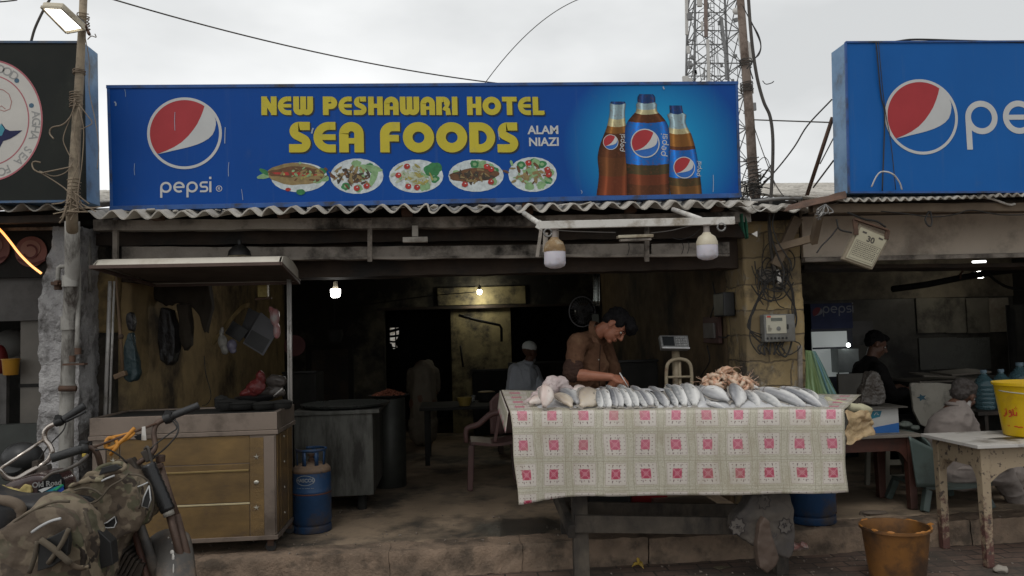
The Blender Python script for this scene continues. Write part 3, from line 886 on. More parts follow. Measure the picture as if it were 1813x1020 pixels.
m_gold = mat('printed_yellow',(.50,.42,.022),(.44,.37,.02),rough=.5,bp=0,dirt=(.36,.32,.06),damt=.2,ds=8)
m_shadow = mat('printed_black',(.012,.02,.03),rough=.5,bp=0)
part('lettering_shadow',fat_text('NEW PESHAWARI HOTEL',463,964,171,204,SY,.001,.008,-.007,grow=.10),m_shadow,main_sign)
part('lettering_shadow',fat_text('SEA FOODS',512,919,216,270,SY,.001,.009,-.008,grow=.06),m_shadow,main_sign)
part('lettering',fat_text('NEW PESHAWARI HOTEL',463,964,171,204,SY,.003),m_gold,main_sign)
part('lettering',fat_text('SEA FOODS',512,919,216,270,SY,.003),m_gold,main_sign)
def flat_text(parent,txt,px,py,Y,size,m,off=.002,bold=.0,sx=1.0,rot=0.0,name='lettering',spacing=1.0,depth=.0003):
    mb = text_mb(txt,size,bold,depth,spacing)
    c = at(px,py,Y) if not isinstance(px,V) else px
    M = Matrix.Translation((c.x,Y - off,c.z)) @ Matrix.Rotation(R(rot),4,'Y') @ Matrix.Rotation(pi/2,4,'X') @ Matrix.Diagonal((sx,1,1,1))
    mb.tf(M)
    return part(name,mb,m,parent)
flat_text(main_sign,'ALAM',962,231,SY,.078,m_print_white,bold=.0022,sx=1.02)
flat_text(main_sign,'NIAZI',963,252,SY,.078,m_print_white,bold=.0022,sx=1.02)

# printed dishes
GRN,LGR,RED_,BRN,YLW,TAN = (.03,.20,.06),(.25,.42,.20),(.42,.03,.02),(.14,.06,.02),(.38,.33,.09),(.28,.20,.08)
def flat_mat(name,c):
    return mat(name,c,tuple(x*.6 for x in c),ns=30,rough=.5,bp=0)
FM = {k: flat_mat('print_' + k,c) for k,c in dict(green=GRN,lightgreen=LGR,red=RED_,brown=BRN,yellow=YLW,tan=TAN,pale=(.46,.50,.36),dark=(.05,.035,.02),plate=(.60,.66,.66)).items()}
FK = list(FM)
def blob(mb,fr,x,y,rx,ry,d,k,rot=0.0,rag=.15,seed=0):
    pts = []
    for i in range(22):
        a = 2*pi*i/22; q = 1 + rag*mnoise.noise(V((cos(a)*2,sin(a)*2,seed + x*50 + y*30)))
        X,Y_ = rx*q*cos(a),ry*q*sin(a)
        pts.append(fr(x + X*cos(rot) - Y_*sin(rot),y + X*sin(rot) + Y_*cos(rot),d))
    mb.add(pts,[tuple(range(22))],FK.index(k))
def dish(px,py,rx,ry,kind,lab):
    s = mpp(px,py,SY); fr = frame_at(px,py,SY); mb = MB(); d = [.0012]
    def B(x,y,a,b_,k,rot=0,rag=.15):
        d[0] += .00004; blob(mb,fr,x*s,y*s,a*s,b_*s,d[0],k,rot,rag)
    B(0,0,rx,ry,'plate',0,0)
    rnd = random.Random(kind)
    if kind == 0:
        for i in range(7): B(rnd.uniform(10,45),rnd.uniform(-14,18),9,6,rnd.choice(['lightgreen','green']))
        B(-58,4,17,5,'lightgreen',.25); B(-60,10,12,4,'green',-.5)
        B(-5,6,50,20,'tan',-.03,.1); B(-8,10,44,9,'brown',.05,.3); B(-5,6,40,3,'red',-.05,.4)
        for i in range(46): B(rnd.gauss(12,20),rnd.gauss(4,8),rnd.uniform(2,6),rnd.uniform(1,2.4),rnd.choice(['yellow','tan','brown','lightgreen']),rnd.uniform(-1,1),.4)
        B(2,-27,8,5,'green'); B(-20,-22,5,3,'red')
    else:
        nb = {1: 5,2: 4,3: 7,4: 8}[kind]
        for i in range(nb):
            a = rnd.uniform(0,6.28); B(cos(a)*rx*.72,sin(a)*ry*.7,8,7,rnd.choice(['green','lightgreen','lightgreen']),0,.3)
            B(cos(a)*rx*.72,sin(a)*ry*.7,3.5,3,'lightgreen')
        base = {1: ['brown','tan','dark'],2: ['pale','yellow','pale'],3: ['brown','tan','dark'],4: ['lightgreen','tan','brown']}[kind]
        if kind == 3: B(-2,1,44,12,'brown',.06,.2)
        if kind == 2: B(30,12,16,12,'green',.3,.3)
        if kind == 1: B(24,14,22,6,'lightgreen',-.2); B(30,0,6,20,'lightgreen',-.3)
        for i in range(60): B(rnd.gauss(-6 if kind < 3 else 0,14),rnd.gauss(0,7 if kind != 3 else 4),rnd.uniform(3,9),rnd.uniform(1.2,3),rnd.choice(base + (['lightgreen'] if i % 4 == 0 else [])),rnd.uniform(-1.4,1.4),.4)
        for i in range({1: 2,2: 4,3: 4,4: 3}[kind]):
            a = rnd.uniform(0,6.28); B(cos(a)*rx*.66,sin(a)*ry*.68,5.5,5,'red',0,.1)
            B(cos(a)*rx*.66 + 1,sin(a)*ry*.68 + 1.5,1.4,1,'plate',0,.1)
    part('dish_picture',mb,[FM[k] for k in FK],main_sign,label=lab)
dish(530,314,50,27,0,'printed dish of a whole fried fish with its tail over the rim')
dish(632,312,47,32,1,'printed dish of fried pieces with greens')
dish(737,312,48,30,2,'printed dish of pale fillets with salad')
dish(843,311,49,29,3,'printed dish of a browned fish with cucumber slices')
dish(943,309,43,31,4,'printed dish of fish ringed by cucumber and tomato')

# printed bottles
def pic_mat(name,c1,c2,ns=12):
    return mat(name,c1,c2,ns=ns,rough=.4,bp=0)
def bottle_mat(name,secs):
    """one printed sheet: bands down the bottle times a printed glass shading across it"""
    m,nt,b = newmat(name)
    t = nt.nodes.new('ShaderNodeTexCoord'); sp = nt.nodes.new('ShaderNodeSeparateXYZ'); nt.links.new(t.outputs['UV'],sp.inputs[0])
    U,W = NX(nt,sp.outputs[0]),NX(nt,sp.outputs[1])
    c2 = U*2 - 1.0
    n = tex(nt,'Noise',t.outputs['Object'],Scale=38.0,Detail=4.0)
    w = W + c2*c2*.018 + (NX(nt,n.outputs['Fac']) - .5)*.012
    r = nt.nodes.new('ShaderNodeValToRGB'); r.color_ramp.interpolation = 'CONSTANT'; cr_ = r.color_ramp
    for k,(p,col) in enumerate(secs):
        e = cr_.elements[k] if k < 2 else cr_.elements.new(p)
        e.position = p; e.color = c4(col)
    nt.links.new(w.s,r.inputs['Fac'])
    sh = nt.nodes.new('ShaderNodeValToRGB'); e = sh.color_ramp.elements
    e[0].position = 0; e[0].color = (.35,.35,.35,1); e[1].position = 1; e[1].color = (.3,.3,.3,1)
    for p,v in ((.10,.8),(.2,1.3),(.27,2.3),(.34,1.2),(.55,.75),(.78,.9),(.88,1.7),(.94,.8)):
        q = e.new(p); q.color = (v,v,v,1)
    nt.links.new(U.s,sh.inputs['Fac'])
    c = mix(nt,1.0,r.outputs[0],sh.outputs[0],'MULTIPLY')
    n2 = tex(nt,'Noise',t.outputs['Object'],Scale=60.0,Detail=5.0)
    c = mix(nt,ramp(nt,n2.outputs['Fac'],.52,.72,(0,0,0),(.45,.45,.45)),c,(.16,.05,.02))
    nt.links.new(c,b.inputs['Base Color']); b.inputs['Roughness'].default_value = .45; b.inputs['Specular IOR Level'].default_value = .15
    return m
pm_lbl = pic_mat('print_label_blue',(.012,.13,.46),(.008,.085,.33))
CAPc,GLS,FOAM,AMB,COLA,LBL,GRNc,REDc = (.012,.04,.13),(.24,.33,.36),(.42,.38,.22),(.20,.085,.02),(.085,.03,.012),(.012,.12,.42),(.045,.055,.02),(.20,.035,.015)
def bottle_picture(prof,secs,cx0,cx1,y0,y1,d0,lab):
    """prof: list of (t, halfwidth px) from cap to base"""
    mb = MB()
    P_ = curve([V((w_,t_,0)) for t_,w_ in prof],6)
    def hw(t):
        for a,b_ in zip(P_,P_[1:]):
            if a.y <= t <= b_.y: return a.x + (b_.x - a.x)*(t - a.y)/(b_.y - a.y + 1e-9)
        return prof[-1][1]
    def fn(u,v):
        p = at(cx0 + (cx1 - cx0)*v + hw(v)*(2*u - 1),y0 + (y1 - y0)*v,SY); return V((p.x,SY - d0,p.z))
    mb.grid(fn,12,90)
    return part('bottle_picture',mb,bottle_mat('printed_bottle_%d' % cx0,secs),main_sign,label=lab)
P_ = bottle_picture([(0,12),(.03,14),(.12,13.5),(.24,16),(.33,20),(.46,27),(.60,30),(.78,26),(1,28)],[(0,CAPc),(.035,GLS),(.19,FOAM),(.27,AMB),(.34,COLA),(.60,(.11,.04,.014)),(.80,(.14,.035,.014))],1094,1084,180,346,.0022,'printed slim glass bottle of cola')
P3 = bottle_picture([(0,11),(.08,12),(.10,16.5),(.13,16),(.19,14),(.27,18),(.33,22),(.48,26),(.66,28),(.82,28.5),(1,28)],[(0,CAPc),(.095,GLS),(.26,FOAM),(.32,AMB),(.46,COLA),(.50,LBL),(.81,(.06,.04,.016)),(.9,(.13,.06,.018))],1196,1215,187,346,.0026,'printed small plastic bottle of cola at the right')
P2 = bottle_picture([(0,12),(.03,15.5),(.085,16),(.10,18.5),(.13,18),(.17,19),(.22,27),(.28,35),(.36,39),(.52,40),(.72,38),(.85,37),(1,38)],[(0,CAPc),(.09,GLS),(.155,FOAM),(.20,COLA),(.285,LBL),(.70,(.055,.04,.018)),(.80,(.13,.035,.015)),(.90,COLA)],1144,1148,167,346,.0032,'printed large plastic bottle of cola in the middle')
def mini_logo(o,px,py,rp,d,blue=True):
    s = mpp(px,py,SY); fr = frame_at(px,py,SY)
    a,b_,c_ = globe_shapes(fr,rp*s,d + .0006,rot=-4)
    disc = MB().poly([fr(x*rp*s,y*rp*s,d + .0004) for x,y in arc(0,0,.97,0,354,48)])
    q = part('label_disc',disc,pm_lbl,o); 
    me = MB(); me.add(a.v,a.f); me.add(c_.v,c_.f); part('label_emblem',me,m_print_white,o); part('label_red',b_,m_print_red,o)
mini_logo(P_,1081,252,13.5,.0030); mini_logo(P2,1142,254,25.5,.0038); mini_logo(P3,1211,297,19,.0032)
def vert_word(o,px,py,hp,d,rot=82):
    s = mpp(px,py,SY); fr0 = frame_at(px,py,SY); ca,sa = cos(R(rot)),sin(R(rot))
    part('label_word',word_pepsi(lambda x,y,dd: fr0(x*ca - y*sa,x*sa + y*ca,dd),hp*s,d,.17),m_print_white,o)
vert_word(P_,1105,253,6.6,.0035); vert_word(P2,1180,257,8.5,.0042); vert_word(P3,1240,299,5.6,.0038,80)
scr = MB(); rnd = random.Random(5)
for (px,py,l,w) in ((398,240,30,1.5),(404,300,26,.9),(553,232,10,3.0),(205,184,8,2.5),(310,215,34,.9),(884,240,16,1.2),(1262,325,30,1),(1030,340,6,1),(430,345,20,.8),(1175,156,5,2.4),(222,165,14,.8),(238,300,22,.7)):
    fr = frame_at(px,py,SY); s = mpp(px,py,SY)
    scr.ribbon([(rnd.uniform(-1,1)*s,-l/2*s),(rnd.uniform(-1,1)*s,0),(rnd.uniform(-2,2)*s,l/2*s)],w*s,.0045,fr)
part('scratch',scr,mat('scratched_pale',(.34,.4,.5),rough=.6,bp=0),main_sign)['kind'] = 'stuff'

# --- right billboard
def billboard(name,label,corners,Y,dep,m_face,m_side,loc):
    o = thing(name,label,'signboard',loc)
    part('panel',quad_panel(*corners,Y,Y + .012),m_face,o)
    c = corners
    mb = MB()
    ins = .003
    p = [V((q.x,Y + .0125,q.z)) for q in (c[3],c[2],c[1],c[0])]
    mb.poly(p,(0,dep,0))
    part('casing',mb,m_side,o,bevel=.004)
    return o
RY = -.10
c = [at(1497,75,RY),at(1497,75,RY),at(1503,341,RY),at(1503,341,RY)]
xr = c[0].x + 2.7
cs = [at(1497,75,RY),V((xr,RY,at(1813,77,RY).z + .02)),V((xr,RY,at(1813,345,RY).z)),at(1503,341,RY)]
rs = billboard('signboard','blue cola billboard with white wordmark at the right',cs,RY,.19,
               sign_face_mat('printed_blue_sheet_b',(.008,.105,.36),(.006,.085,.30)),m_edgeblue,at(1650,341,RY))
add_logo(rs,1631,207,64.5,RY,.0015)
s = mpp(1800,220,RY)
part('wordmark',word_pepsi(frame_at(1716 + 2.26*57,237,RY),57*s,.0015,.175),m_print_white,rs)
ed = MB()
for a,b_ in ((cs[0],cs[1]),(cs[3],cs[2])): ed.bar(V((a.x,RY + .0,a.z)),V((b_.x,RY + .0,b_.z)),.016,.012)
ed.bar(cs[0],cs[3],.012,.016,up=(0,1,0))
part('frame',ed,m_darkblue_edge,rs)
def cable(pts,r,label,m=None,name='cable',cat='cable',group=None,n=6,sm=6):
    return solo(name,MB().tube(pts,r,n,smooth=sm),m or m_cabled,label,cat,group,smooth=True)
cable([at(1551,73,RY - .02),at(1556,130,RY - .02),at(1560,170,RY - .012),at(1566,200,RY - .012),at(1565,260,RY - .012),at(1562,338,RY - .02)],.0045,'dark cable down the face of the right billboard')
cable([at(1555,73,RY - .03),at(1562,150,RY - .025),at(1568,200,RY - .015),at(1577,250,RY - .02),at(1586,336,RY - .03)],.003,'thin wire crossing the red and white roundel of the right billboard')
cable([at(1543,331,RY - .05),at(1552,312,RY - .08),at(1562,304,RY - .09),at(1580,308,RY - .09),at(1592,322,RY - .07),at(1597,336,RY - .05)],.005,'white bent wire loop at the foot of the right billboard',m_white)
cable([at(1585,74,RY + .0),at(1620,70,RY),at(1700,72,RY),at(1813,75,RY)],.007,'dark cable lying on top of the right billboard',m_cabled)

# --- left signboard, black with a round emblem
LY = -.10
cs = [V((at(148,75,LY).x - 2.6,LY,at(0,74,LY).z)),at(148,75,LY),at(152,356,LY),V((at(148,75,LY).x - 2.6,LY,at(0,356,LY).z))]
m_lblack = mat('black_glossy_sheet',(.012,.014,.013),(.022,.024,.02),ns=2,rough=.4,bp=0,dirt=(.035,.038,.03),damt=.3,ds=1.5,rvar=.08,spec=.12)
ls = billboard('signboard','black signboard with a round white fish emblem at the left',cs,LY,.19,m_lblack,m_edgeblue,at(60,356,LY))
cx_,cy_,rr_ = -20,213,96
s = mpp(20,213,LY); C0 = at(cx_,cy_,LY); frl = lambda x,y,d: V((C0.x + x*s,LY - d,C0.z + y*s))
disc = MB().poly([frl(x,y,.0015) for x,y in arc(0,0,rr_,0,357,100,rr_*1.19)])
lo = part('emblem',disc,mat('emblem_white',(.52,.50,.46),(.46,.44,.41),bp=0,rough=.5),ls)
rg = MB().ribbon(arc(0,0,rr_ - 1.5,0,360,100,rr_*1.19 - 1.5),3,.0022,frl,True).ribbon(arc(0,0,rr_*.74,0,360,100,rr_*.74*1.19),2.2,.0022,frl,True)
part('emblem_ring',rg,mat('emblem_pink',(.42,.13,.15),bp=0),lo)
m_grey_ink = mat('emblem_grey_ink',(.30,.30,.29),bp=0)
txt = 'AGHA SEA FOOD'
def arc_text(txt,a0,step,r,size,inward):
    for i,ch in enumerate(txt):
        a = a0 + step*i
        if ch == ' ': continue
        mb = text_mb(ch,size*s,.0006,.0002)
        p = frl(r*cos(R(a)),r*1.19*sin(R(a)),.0024)
        rot = (90 - a) if not inward else (-90 - a)
        mb.tf(Matrix.Translation(p) @ Matrix.Rotation(R(rot),4,'Y') @ Matrix.Rotation(pi/2,4,'X'))
        yield mb
allm = MB()
for m_ in list(arc_text('FOOD',86,-9.4,rr_*.86,22,False)) + list(arc_text('AGHA SEA FOOD',6,-8,rr_*.87,21,False)):
    allm.add(m_.v,m_.f)
part('emblem_lettering',allm,m_grey_ink,lo)
dots = MB()
for (px,py) in ((30,143),(56,187)):
    c_ = at(px,py,LY); dots.add([V((c_.x + 4.4*s*cos(w),LY - .0026,c_.z + 4.4*s*sin(w))) for w in [k*pi/8 for k in range(16)]],[tuple(range(16))])
part('emblem_dot',dots,mat('emblem_blue',(.06,.13,.2),bp=0),lo)
def outline(parent,name,pts,Y,off,m):
    return part(name,MB().poly([V((at(a,b_,Y).x,Y - off,at(a,b_,Y).z)) for a,b_ in pts]),m,parent)
outline(lo,'fish_mark',[(-20,225),(-4,240),(6,232),(3,218),(10,228),(18,232),(40,231),(30,239),(18,246),(6,250),(0,262),(-6,252),(-20,256)],LY,.003,mat('emblem_navy',(.008,.012,.07),bp=0))
outline(lo,'fish_belly',[(2,219),(9,229),(4,240),(-6,244),(-2,232)],LY,.0036,mat('emblem_teal',(.06,.28,.36),bp=0))
fr = frame_at(8,182,LY); s2 = mpp(8,182,LY)
part('emblem_scroll',MB().ribbon([(x*s2,y*s2) for x,y in [(-14,26),(-2,24),(8,16),(13,2),(10,-12),(0,-16),(-12,-12),(-5,-6),(2,-12)]],1.2*s2,.003,fr),mat('emblem_rose',(.4,.15,.13),bp=0),lo)
ed = MB()
for a,b_ in ((cs[0],cs[1]),(cs[3],cs[2])): ed.bar(V((a.x,LY - .0,a.z)),V((b_.x,LY - .0,b_.z)),.014,.014)
part('frame',ed,mat('dusty_blue_edge',(.06,.12,.22),dirt=(.1,.1,.1)),ls)
ls2 = MB()
ls2.bar(at(75,73,0),at(76,68,0),.1,.1)

# ================================================================ utility poles and the mast
def pole_between(pts,r,Y,**kw): return [at(a,b_,Y) for a,b_ in pts]
lp = thing('utility_pole','slim concrete pole bound with old wires left of the long sign','pole',at(127,400,-.2))
PY = -.20
pp = [at(x_,y_,PY) for x_,y_ in ((150,-60),(146,40),(140,150),(134,250),(130,330),(127,372))] + [at(128,412,PY + .11)]
part('shaft',MB().tube(pp,[.022,.022,.025,.028,.032,.032,.034],14),mat('pole_tan',(.33,.27,.19),(.22,.18,.13),rough=.85,dirt=(.1,.08,.06),damt=.5,ds=6,bp=.5),lp,smooth=True)
def winding(px,py,Y,r,turns,h,th=.003,seed=0):
    c = at(px,py,Y); pts = []; n = int(turns*14)
    for i in range(n + 1):
        a = 2*pi*i/14
        q = r*(1 + .25*mnoise.noise(V((a,seed,0))))
        pts.append((c.x + q*cos(a),c.y + q*sin(a),c.z - h/2 + h*i/n + .01*mnoise.noise(V((a*.7,seed,3)))))
    return MB().tube(pts,th,5)
wmb = MB()
for (px,py,t_,h_,sd) in ((147,38,5,.09,1),(140,128,3,.03,2),(135,178,7,.10,3),(131,332,5,.1,4),(128,362,4,.05,5)):
    w_ = winding(px,py,PY,.034,t_,h_,.0035,sd); wmb.add(w_.v,w_.f)
part('wire_binding',wmb,mat('old_twine',(.25,.20,.14),(.16,.12,.09),rough=.9),lp)
m_twine = MATS['old_twine']
def loose(pts,r=.003,Y=PY - .04,label='',m=None,jitter=.02,name='loose_wire',cat='wire'):
    P = [at(a,b_,Y - jitter*mnoise.noise(V((i*1.3,a*.1,0)))) for i,(a,b_) in enumerate(pts)]
    return cable(P,r,label,m or m_twine,name,cat)
loose([(133,175),(128,200),(118,215),(108,222),(92,226),(88,236),(95,246)],.0045,label='frayed pale wire end curling left from the pole by the emblem')
loose([(134,182),(122,215),(112,245),(118,265),(126,280)],.003,label='wire bowing out left of the pole below the knot')
loose([(128,295),(105,300),(85,304),(72,306),(60,300),(57,290),(62,286),(72,288)],.0045,label='long loose wire with a hooked end left of the pole')
loose([(72,306),(95,320),(115,334),(124,345)],.0035,label='loose wire running from the hooked end down to the pole foot')
loose([(70,303),(95,312),(118,304),(131,285)],.003,label='wire crossing the hooked loose wire left of the pole')
loose([(140,185),(155,205),(163,218),(150,226),(140,230)],.003,label='short wire looping right of the pole over the blue sign edge')
loose([(150,60),(158,110),(158,160),(168,210),(175,260),(172,300)],.0025,label='thin wire hanging down the blue edge of the black sign')
loose([(155,70),(162,64),(170,66),(168,60)],.003,label='tiny curled wire end under the floodlight')
loose([(140,190),(148,230),(145,290),(138,340),(140,362)],.003,label='wire hugging the right side of the pole')
loose([(118,365),(112,385),(105,395)],.005,label='twig like wire poking out under the left roof edge')
loose([(139,190),(132,240),(140,285),(128,320),(126,350),(122,380)],.0028,label='wire weaving across the front of the pole')
rag = MB(); random.seed(4)
for i in range(16):
    a,b_ = random.uniform(118,152),random.uniform(352,374)
    p = at(a,b_,PY - .03)
    rag.tube([p,p + V((random.uniform(-.06,.06),random.uniform(-.03,.03),random.uniform(-.03,.05))),p + V((random.uniform(-.1,.1),0,random.uniform(-.08,.03)))],.004,5,smooth=4)
solo('wire_tangle',rag,m_twine,'tangle of old wires knotted round the pole at the roof edge','wires')
loose([(90,-4),(76,20),(62,50),(55,74)],.008,PY + .1,'thick dark cable rising from the black signboard',m_cable,name='cable',cat='cable')
loose([(30,0),(15,2),(-20,5)],.005,PY + .3,'short cable crossing the top left corner of the sky',m_cable,name='cable',cat='cable')
# rooftop cables across the sky
def sky_cable(a,b_,Y0,Y1,sag,r,label,m=None):
    A,B_ = at(*a,Y0),at(*b_,Y1)
    cable([A.lerp(B_,i/12) - V((0,0,sag*4*(i/12)*(1 - i/12))) for i in range(13)],r,label,m or m_cable,sm=2)
sky_cable((190,-4),(902,150),-.6,.35,.06,.0045,'long overhead cable slanting down to the middle of the main sign')
sky_cable((1032,-4),(858,148),.6,.4,-.09,.003,'thin overhead wire dropping steeply to the top of the main sign')
sky_cable((1329,212),(1473,217),.9,.3,.0,.005,'level wire between the tall pipe and the right billboard')
cable([at(1473,176,.3),at(1430,222,.5),at(1405,262,.6),at(1370,306,.8),at(1341,335,1)],.006,'wire slanting from the right billboard down to the roof',m_cable)
cable([at(1330,210,.9),at(1348,262,.8),at(1364,305,.7),at(1375,330,.6),at(1392,352,.5),at(1410,357,.4)],.004,'thin wire sagging from the tall pipe to the roof between the signs',m_cable)
# stays behind the right billboard
for (a,b_,w,lab) in (((1474,208),(1428,348),.028,'thick steel stay propping the right billboard from behind'),((1476,244),(1452,290),.009,'thin rod crossing behind the thick billboard stay'),((1476,284),(1440,332),.012,'lower thin rod behind the right billboard')):
    solo('stay_rod',MB().tube([at(*a,.25),at(*b_,.55)],w/2,8),m_rust if w > .02 else m_cable,lab,'rod',smooth=True)

# tall pipe right of the main sign, its cable bundle
rp = thing('utility_pole','tall rusty pipe pole bound with wires right of the long sign','pole',at(1338,350,.9))
q = [at(a,b_,.9) for a,b_ in ((1308,-80),(1311,0),(1318,90),(1323,150),(1328,220),(1332,290),(1337,350))]
q.append(q[-1] - V((0,0,.5)))
part('shaft',MB().tube(q,[.028,.03,.031,.034,.036,.038,.042,.045],14,smooth=0),mat('rusty_tan_pipe',(.24,.185,.15),(.16,.12,.095),rough=.8,ns=9,dirt=(.08,.055,.04),damt=.5,ds=7,bp=.5),rp,smooth=True)
wmb = MB()
for (px,py,t_,h_,sd) in ((1320,112,4,.06,1),(1322,155,6,.08,2),(1332,290,3,.1,3),(1336,318,6,.16,4),(1337,335,5,.08,5)):
    w_ = winding(px,py,.9,.048,t_,h_,.004,sd); wmb.add(w_.v,w_.f)
part('wire_binding',wmb,m_cable,rp)
random.seed(9)
tg = MB()
for i in range(26):
    p = at(random.uniform(1316,1352),random.uniform(305,352),.85)
    tg.tube([p,p + V((random.uniform(-.12,.12),random.uniform(-.1,.1),random.uniform(-.05,.12))),p + V((random.uniform(-.2,.22),random.uniform(-.1,.1),random.uniform(-.10,.02)))],random.uniform(.003,.006),5,smooth=5)
solo('wire_tangle',tg,m_cable,'tangled coils of wire at the foot of the tall pipe by the sign corner','wires')
cable([at(a,b_,.5) for a,b_ in ((1324,-20),(1328,40),(1333,90),(1341,140),(1352,180),(1363,205),(1368,240),(1368,290),(1365,350),(1362,400),(1365,440),(1372,480))],.013,'thick grey cable bundle hanging beside the tall pipe',m_cable)
cable([at(a,b_,.5) for a,b_ in ((1326,30),(1340,60),(1347,80),(1344,96),(1335,105),(1328,120),(1333,140))],.005,'wire bulging right of the thick cable bundle',m_cabled)
cable([at(a,b_,.52) for a,b_ in ((1315,10),(1328,36),(1343,62),(1347,84),(1338,102),(1322,122))],.004,'second wire bulging right of the thick cable bundle',m_cabled)
cable([at(a,b_,.5) for a,b_ in ((1350,143),(1356,149),(1366,147),(1370,144))],.0035,'tiny barbed wire end sticking into the sky',m_cabled)
cable([at(a,b_,.2) for a,b_ in ((1320,352),(1335,356),(1380,352),(1420,352))],.013,'pale pipe lying along the roof edge between the signs',m_galv,name='roof_pipe',cat='pipe')
cable([at(a,b_,.0) for a,b_ in ((1328,350),(1332,366),(1345,374),(1357,368))],.004,'pale wire loop hanging from the roof corner',m_white)
cable([at(a,b_,-.05) for a,b_ in ((1670,350),(1720,348),(1755,352),(1785,362),(1797,361))],.008,'pale stick lying on the right roof edge',m_white,name='stick',cat='stick')

# lattice mast far behind
TY = 22.0
mast = thing('communications_mast','tall lattice telecom mast with antennas far behind the sign','mast',at(1285,350,TY)*1.0)
m_steel = mat('mast_grey_steel',(.20,.20,.2),(.14,.14,.14),rough=.6)
m_ant = mat('antenna_white',(.50,.49,.46),(.42,.4,.38),rough=.5)
t0,t1 = at(1231,-60,TY),at(1302,-60,TY)     
b0,b1 = at(1228,345,TY),at(1330,345,TY)
def leg_at(c,k):      
    cornersT = [t0,t1,t1 + V((0,1.2,0)),t0 + V((0.1,1.2,0))]
    cornersB = [b0,b1,b1 + V((0,1.7,0)),b0 + V((.15,1.7,0))]
    return cornersT[c].lerp(cornersB[c],k)
lat = MB()
for c_ in range(4): 
    p0,p1 = leg_at(c_,-.15),leg_at(c_,1)
    p2 = p0 + (p1 - p0)*((0 - p0.z)/(p1.z - p0.z))
    part('leg',MB().tube([p0,p2],.045,6),m_steel,mast)
lv = [i/7 for i in range(-1,12)]
for i in range(len(lv) - 1):
    for c_ in range(4):
        a,b_ = leg_at(c_,lv[i]),leg_at((c_ + 1) % 4,lv[i]); a2,b2 = leg_at(c_,lv[i + 1]),leg_at((c_ + 1) % 4,lv[i + 1])
        lat.tube([a,b_],.022,4); lat.tube([a,b2],.02,4); lat.tube([b_,a2],.02,4)
        if c_ in (0,2): lat.tube([a.lerp(b_,.5),a2.lerp(a,.5)],.012,4); lat.tube([a.lerp(b_,.5),b2.lerp(b_,.5)],.012,4)
part('bracing',lat,m_steel,mast)
lad = MB()
l0,l1 = at(1258,-60,TY + .5),at(1258,345,TY + .5)
for dx in (-.12,.12): lad.tube([l0 + V((dx,0,0)),l1 + V((dx + .05,0,0))],.015,4)
for i in range(60): p = l0.lerp(l1,i/60); lad.tube([p + V((-.12,0,0)),p + V((.12,0,0))],.01,4)
part('ladder',lad,m_steel,mast)
def ant(pa,pb,w,m=m_ant,Y=TY - .4,name='antenna'):
    a,b_ = at(*pa,Y),at(*pb,Y)
    mb = MB().bar(a,b_,w,w*.6,up=(0,1,0))
    part(name,mb,m,mast,bevel=.02)
ant((1215,-30),(1216,62),.11); ant((1220,24),(1221,36),.2,m_steel); ant((1218,82),(1219,95),.12); ant((1221,108),(1222,122),.14,m_steel)
ant((1213,135),(1214,147),.2); ant((1221,138),(1222,147),.14); ant((1238,-5),(1239,12),.17); ant((1253,70),(1255,145),.11)
ant((1249,-20),(1250,66),.12,mat('antenna_brown',(.2,.15,.13))); ant((1277,30),(1284,95),.10,m_steel); ant((1284,95),(1286,142),.08,m_steel)
ant((1243,38),(1243,55),.09); ant((1252,38),(1252,52),.1); ant((1326,75),(1330,112),.1); ant((1297,140),(1298,146),.1,m_steel)
ant((1329,152),(1331,166),.14); ant((1334,182),(1335,196),.16,m_steel); ant((1307,60),(1312,100),.06,m_ant); ant((1247,120),(1247,142),.06,m_steel)
dsh = at(1303,20,TY - .6)
part('dish',MB().lathe([(0,.04),(.12,.03),(.125,0),(.1,-.05),(0,-.08)],dsh,20,(0,-1,0)),m_ant,mast,smooth=True)
part('dish',MB().lathe([(0,.03),(.07,.02),(.075,0),(0,-.05)],at(1224,115,TY - .6),16,(0,-1,0)),m_steel,mast,smooth=True)
fit = MB(); rnd = random.Random(3)
for i in range(36):
    px = rnd.choice((1230,1249,1252,1262,1275,1282,1300,1310,1320)); py = rnd.uniform(0,340)
    fit.box(at(px + rnd.uniform(-4,4),py,TY - .2),(rnd.uniform(.06,.14),.1,rnd.uniform(.06,.16)),(0,rnd.uniform(-.4,.4),0))
for i in range(10):
    a = at(rnd.uniform(1235,1300),rnd.uniform(-20,120),TY - .3); fit.tube([a,a + V((rnd.uniform(-.3,.3),0,-rnd.uniform(.5,1.4))),a + V((rnd.uniform(-.3,.3),0,-rnd.uniform(2,3)))],.012,4,smooth=4)
part('fittings',fit,m_steel,mast)['kind'] = 'stuff'
for i in range(5):
    py = 36 + i*34; a,b_ = at(1218,py,TY - .2),at(1232,py + (3 if i % 2 else -3),TY - .1)
    part('mounting_arm',MB().tube([a,b_],.02,5),m_steel,mast)

# ================================================================ lamps
def L_(p,Y): return [at(a,b_,Y) for a,b_ in p]
def emitter(name,col,strength):
    m,nt,b = newmat(name); b.inputs['Base Color'].default_value = (.8,.8,.8,1)
    b.inputs['Emission Color'].default_value = c4(col); b.inputs['Emission Strength'].default_value = strength
    return m
m_milk = mat('milky_plastic',(.62,.60,.66),(.55,.53,.58),rough=.35,ns=9,dirt=(.4,.36,.36),damt=.3,ds=8,sub=.2,bp=.03)
m_ivory = mat('ivory_plastic',(.52,.47,.36),(.42,.37,.27),rough=.5,ns=12,dirt=(.16,.11,.06),damt=.35,ds=9)
m_dirtyiv = mat('rusted_ivory_plastic',(.26,.17,.08),(.15,.09,.04),rough=.7,ns=18,dirt=(.35,.3,.22),damt=.35,ds=22)
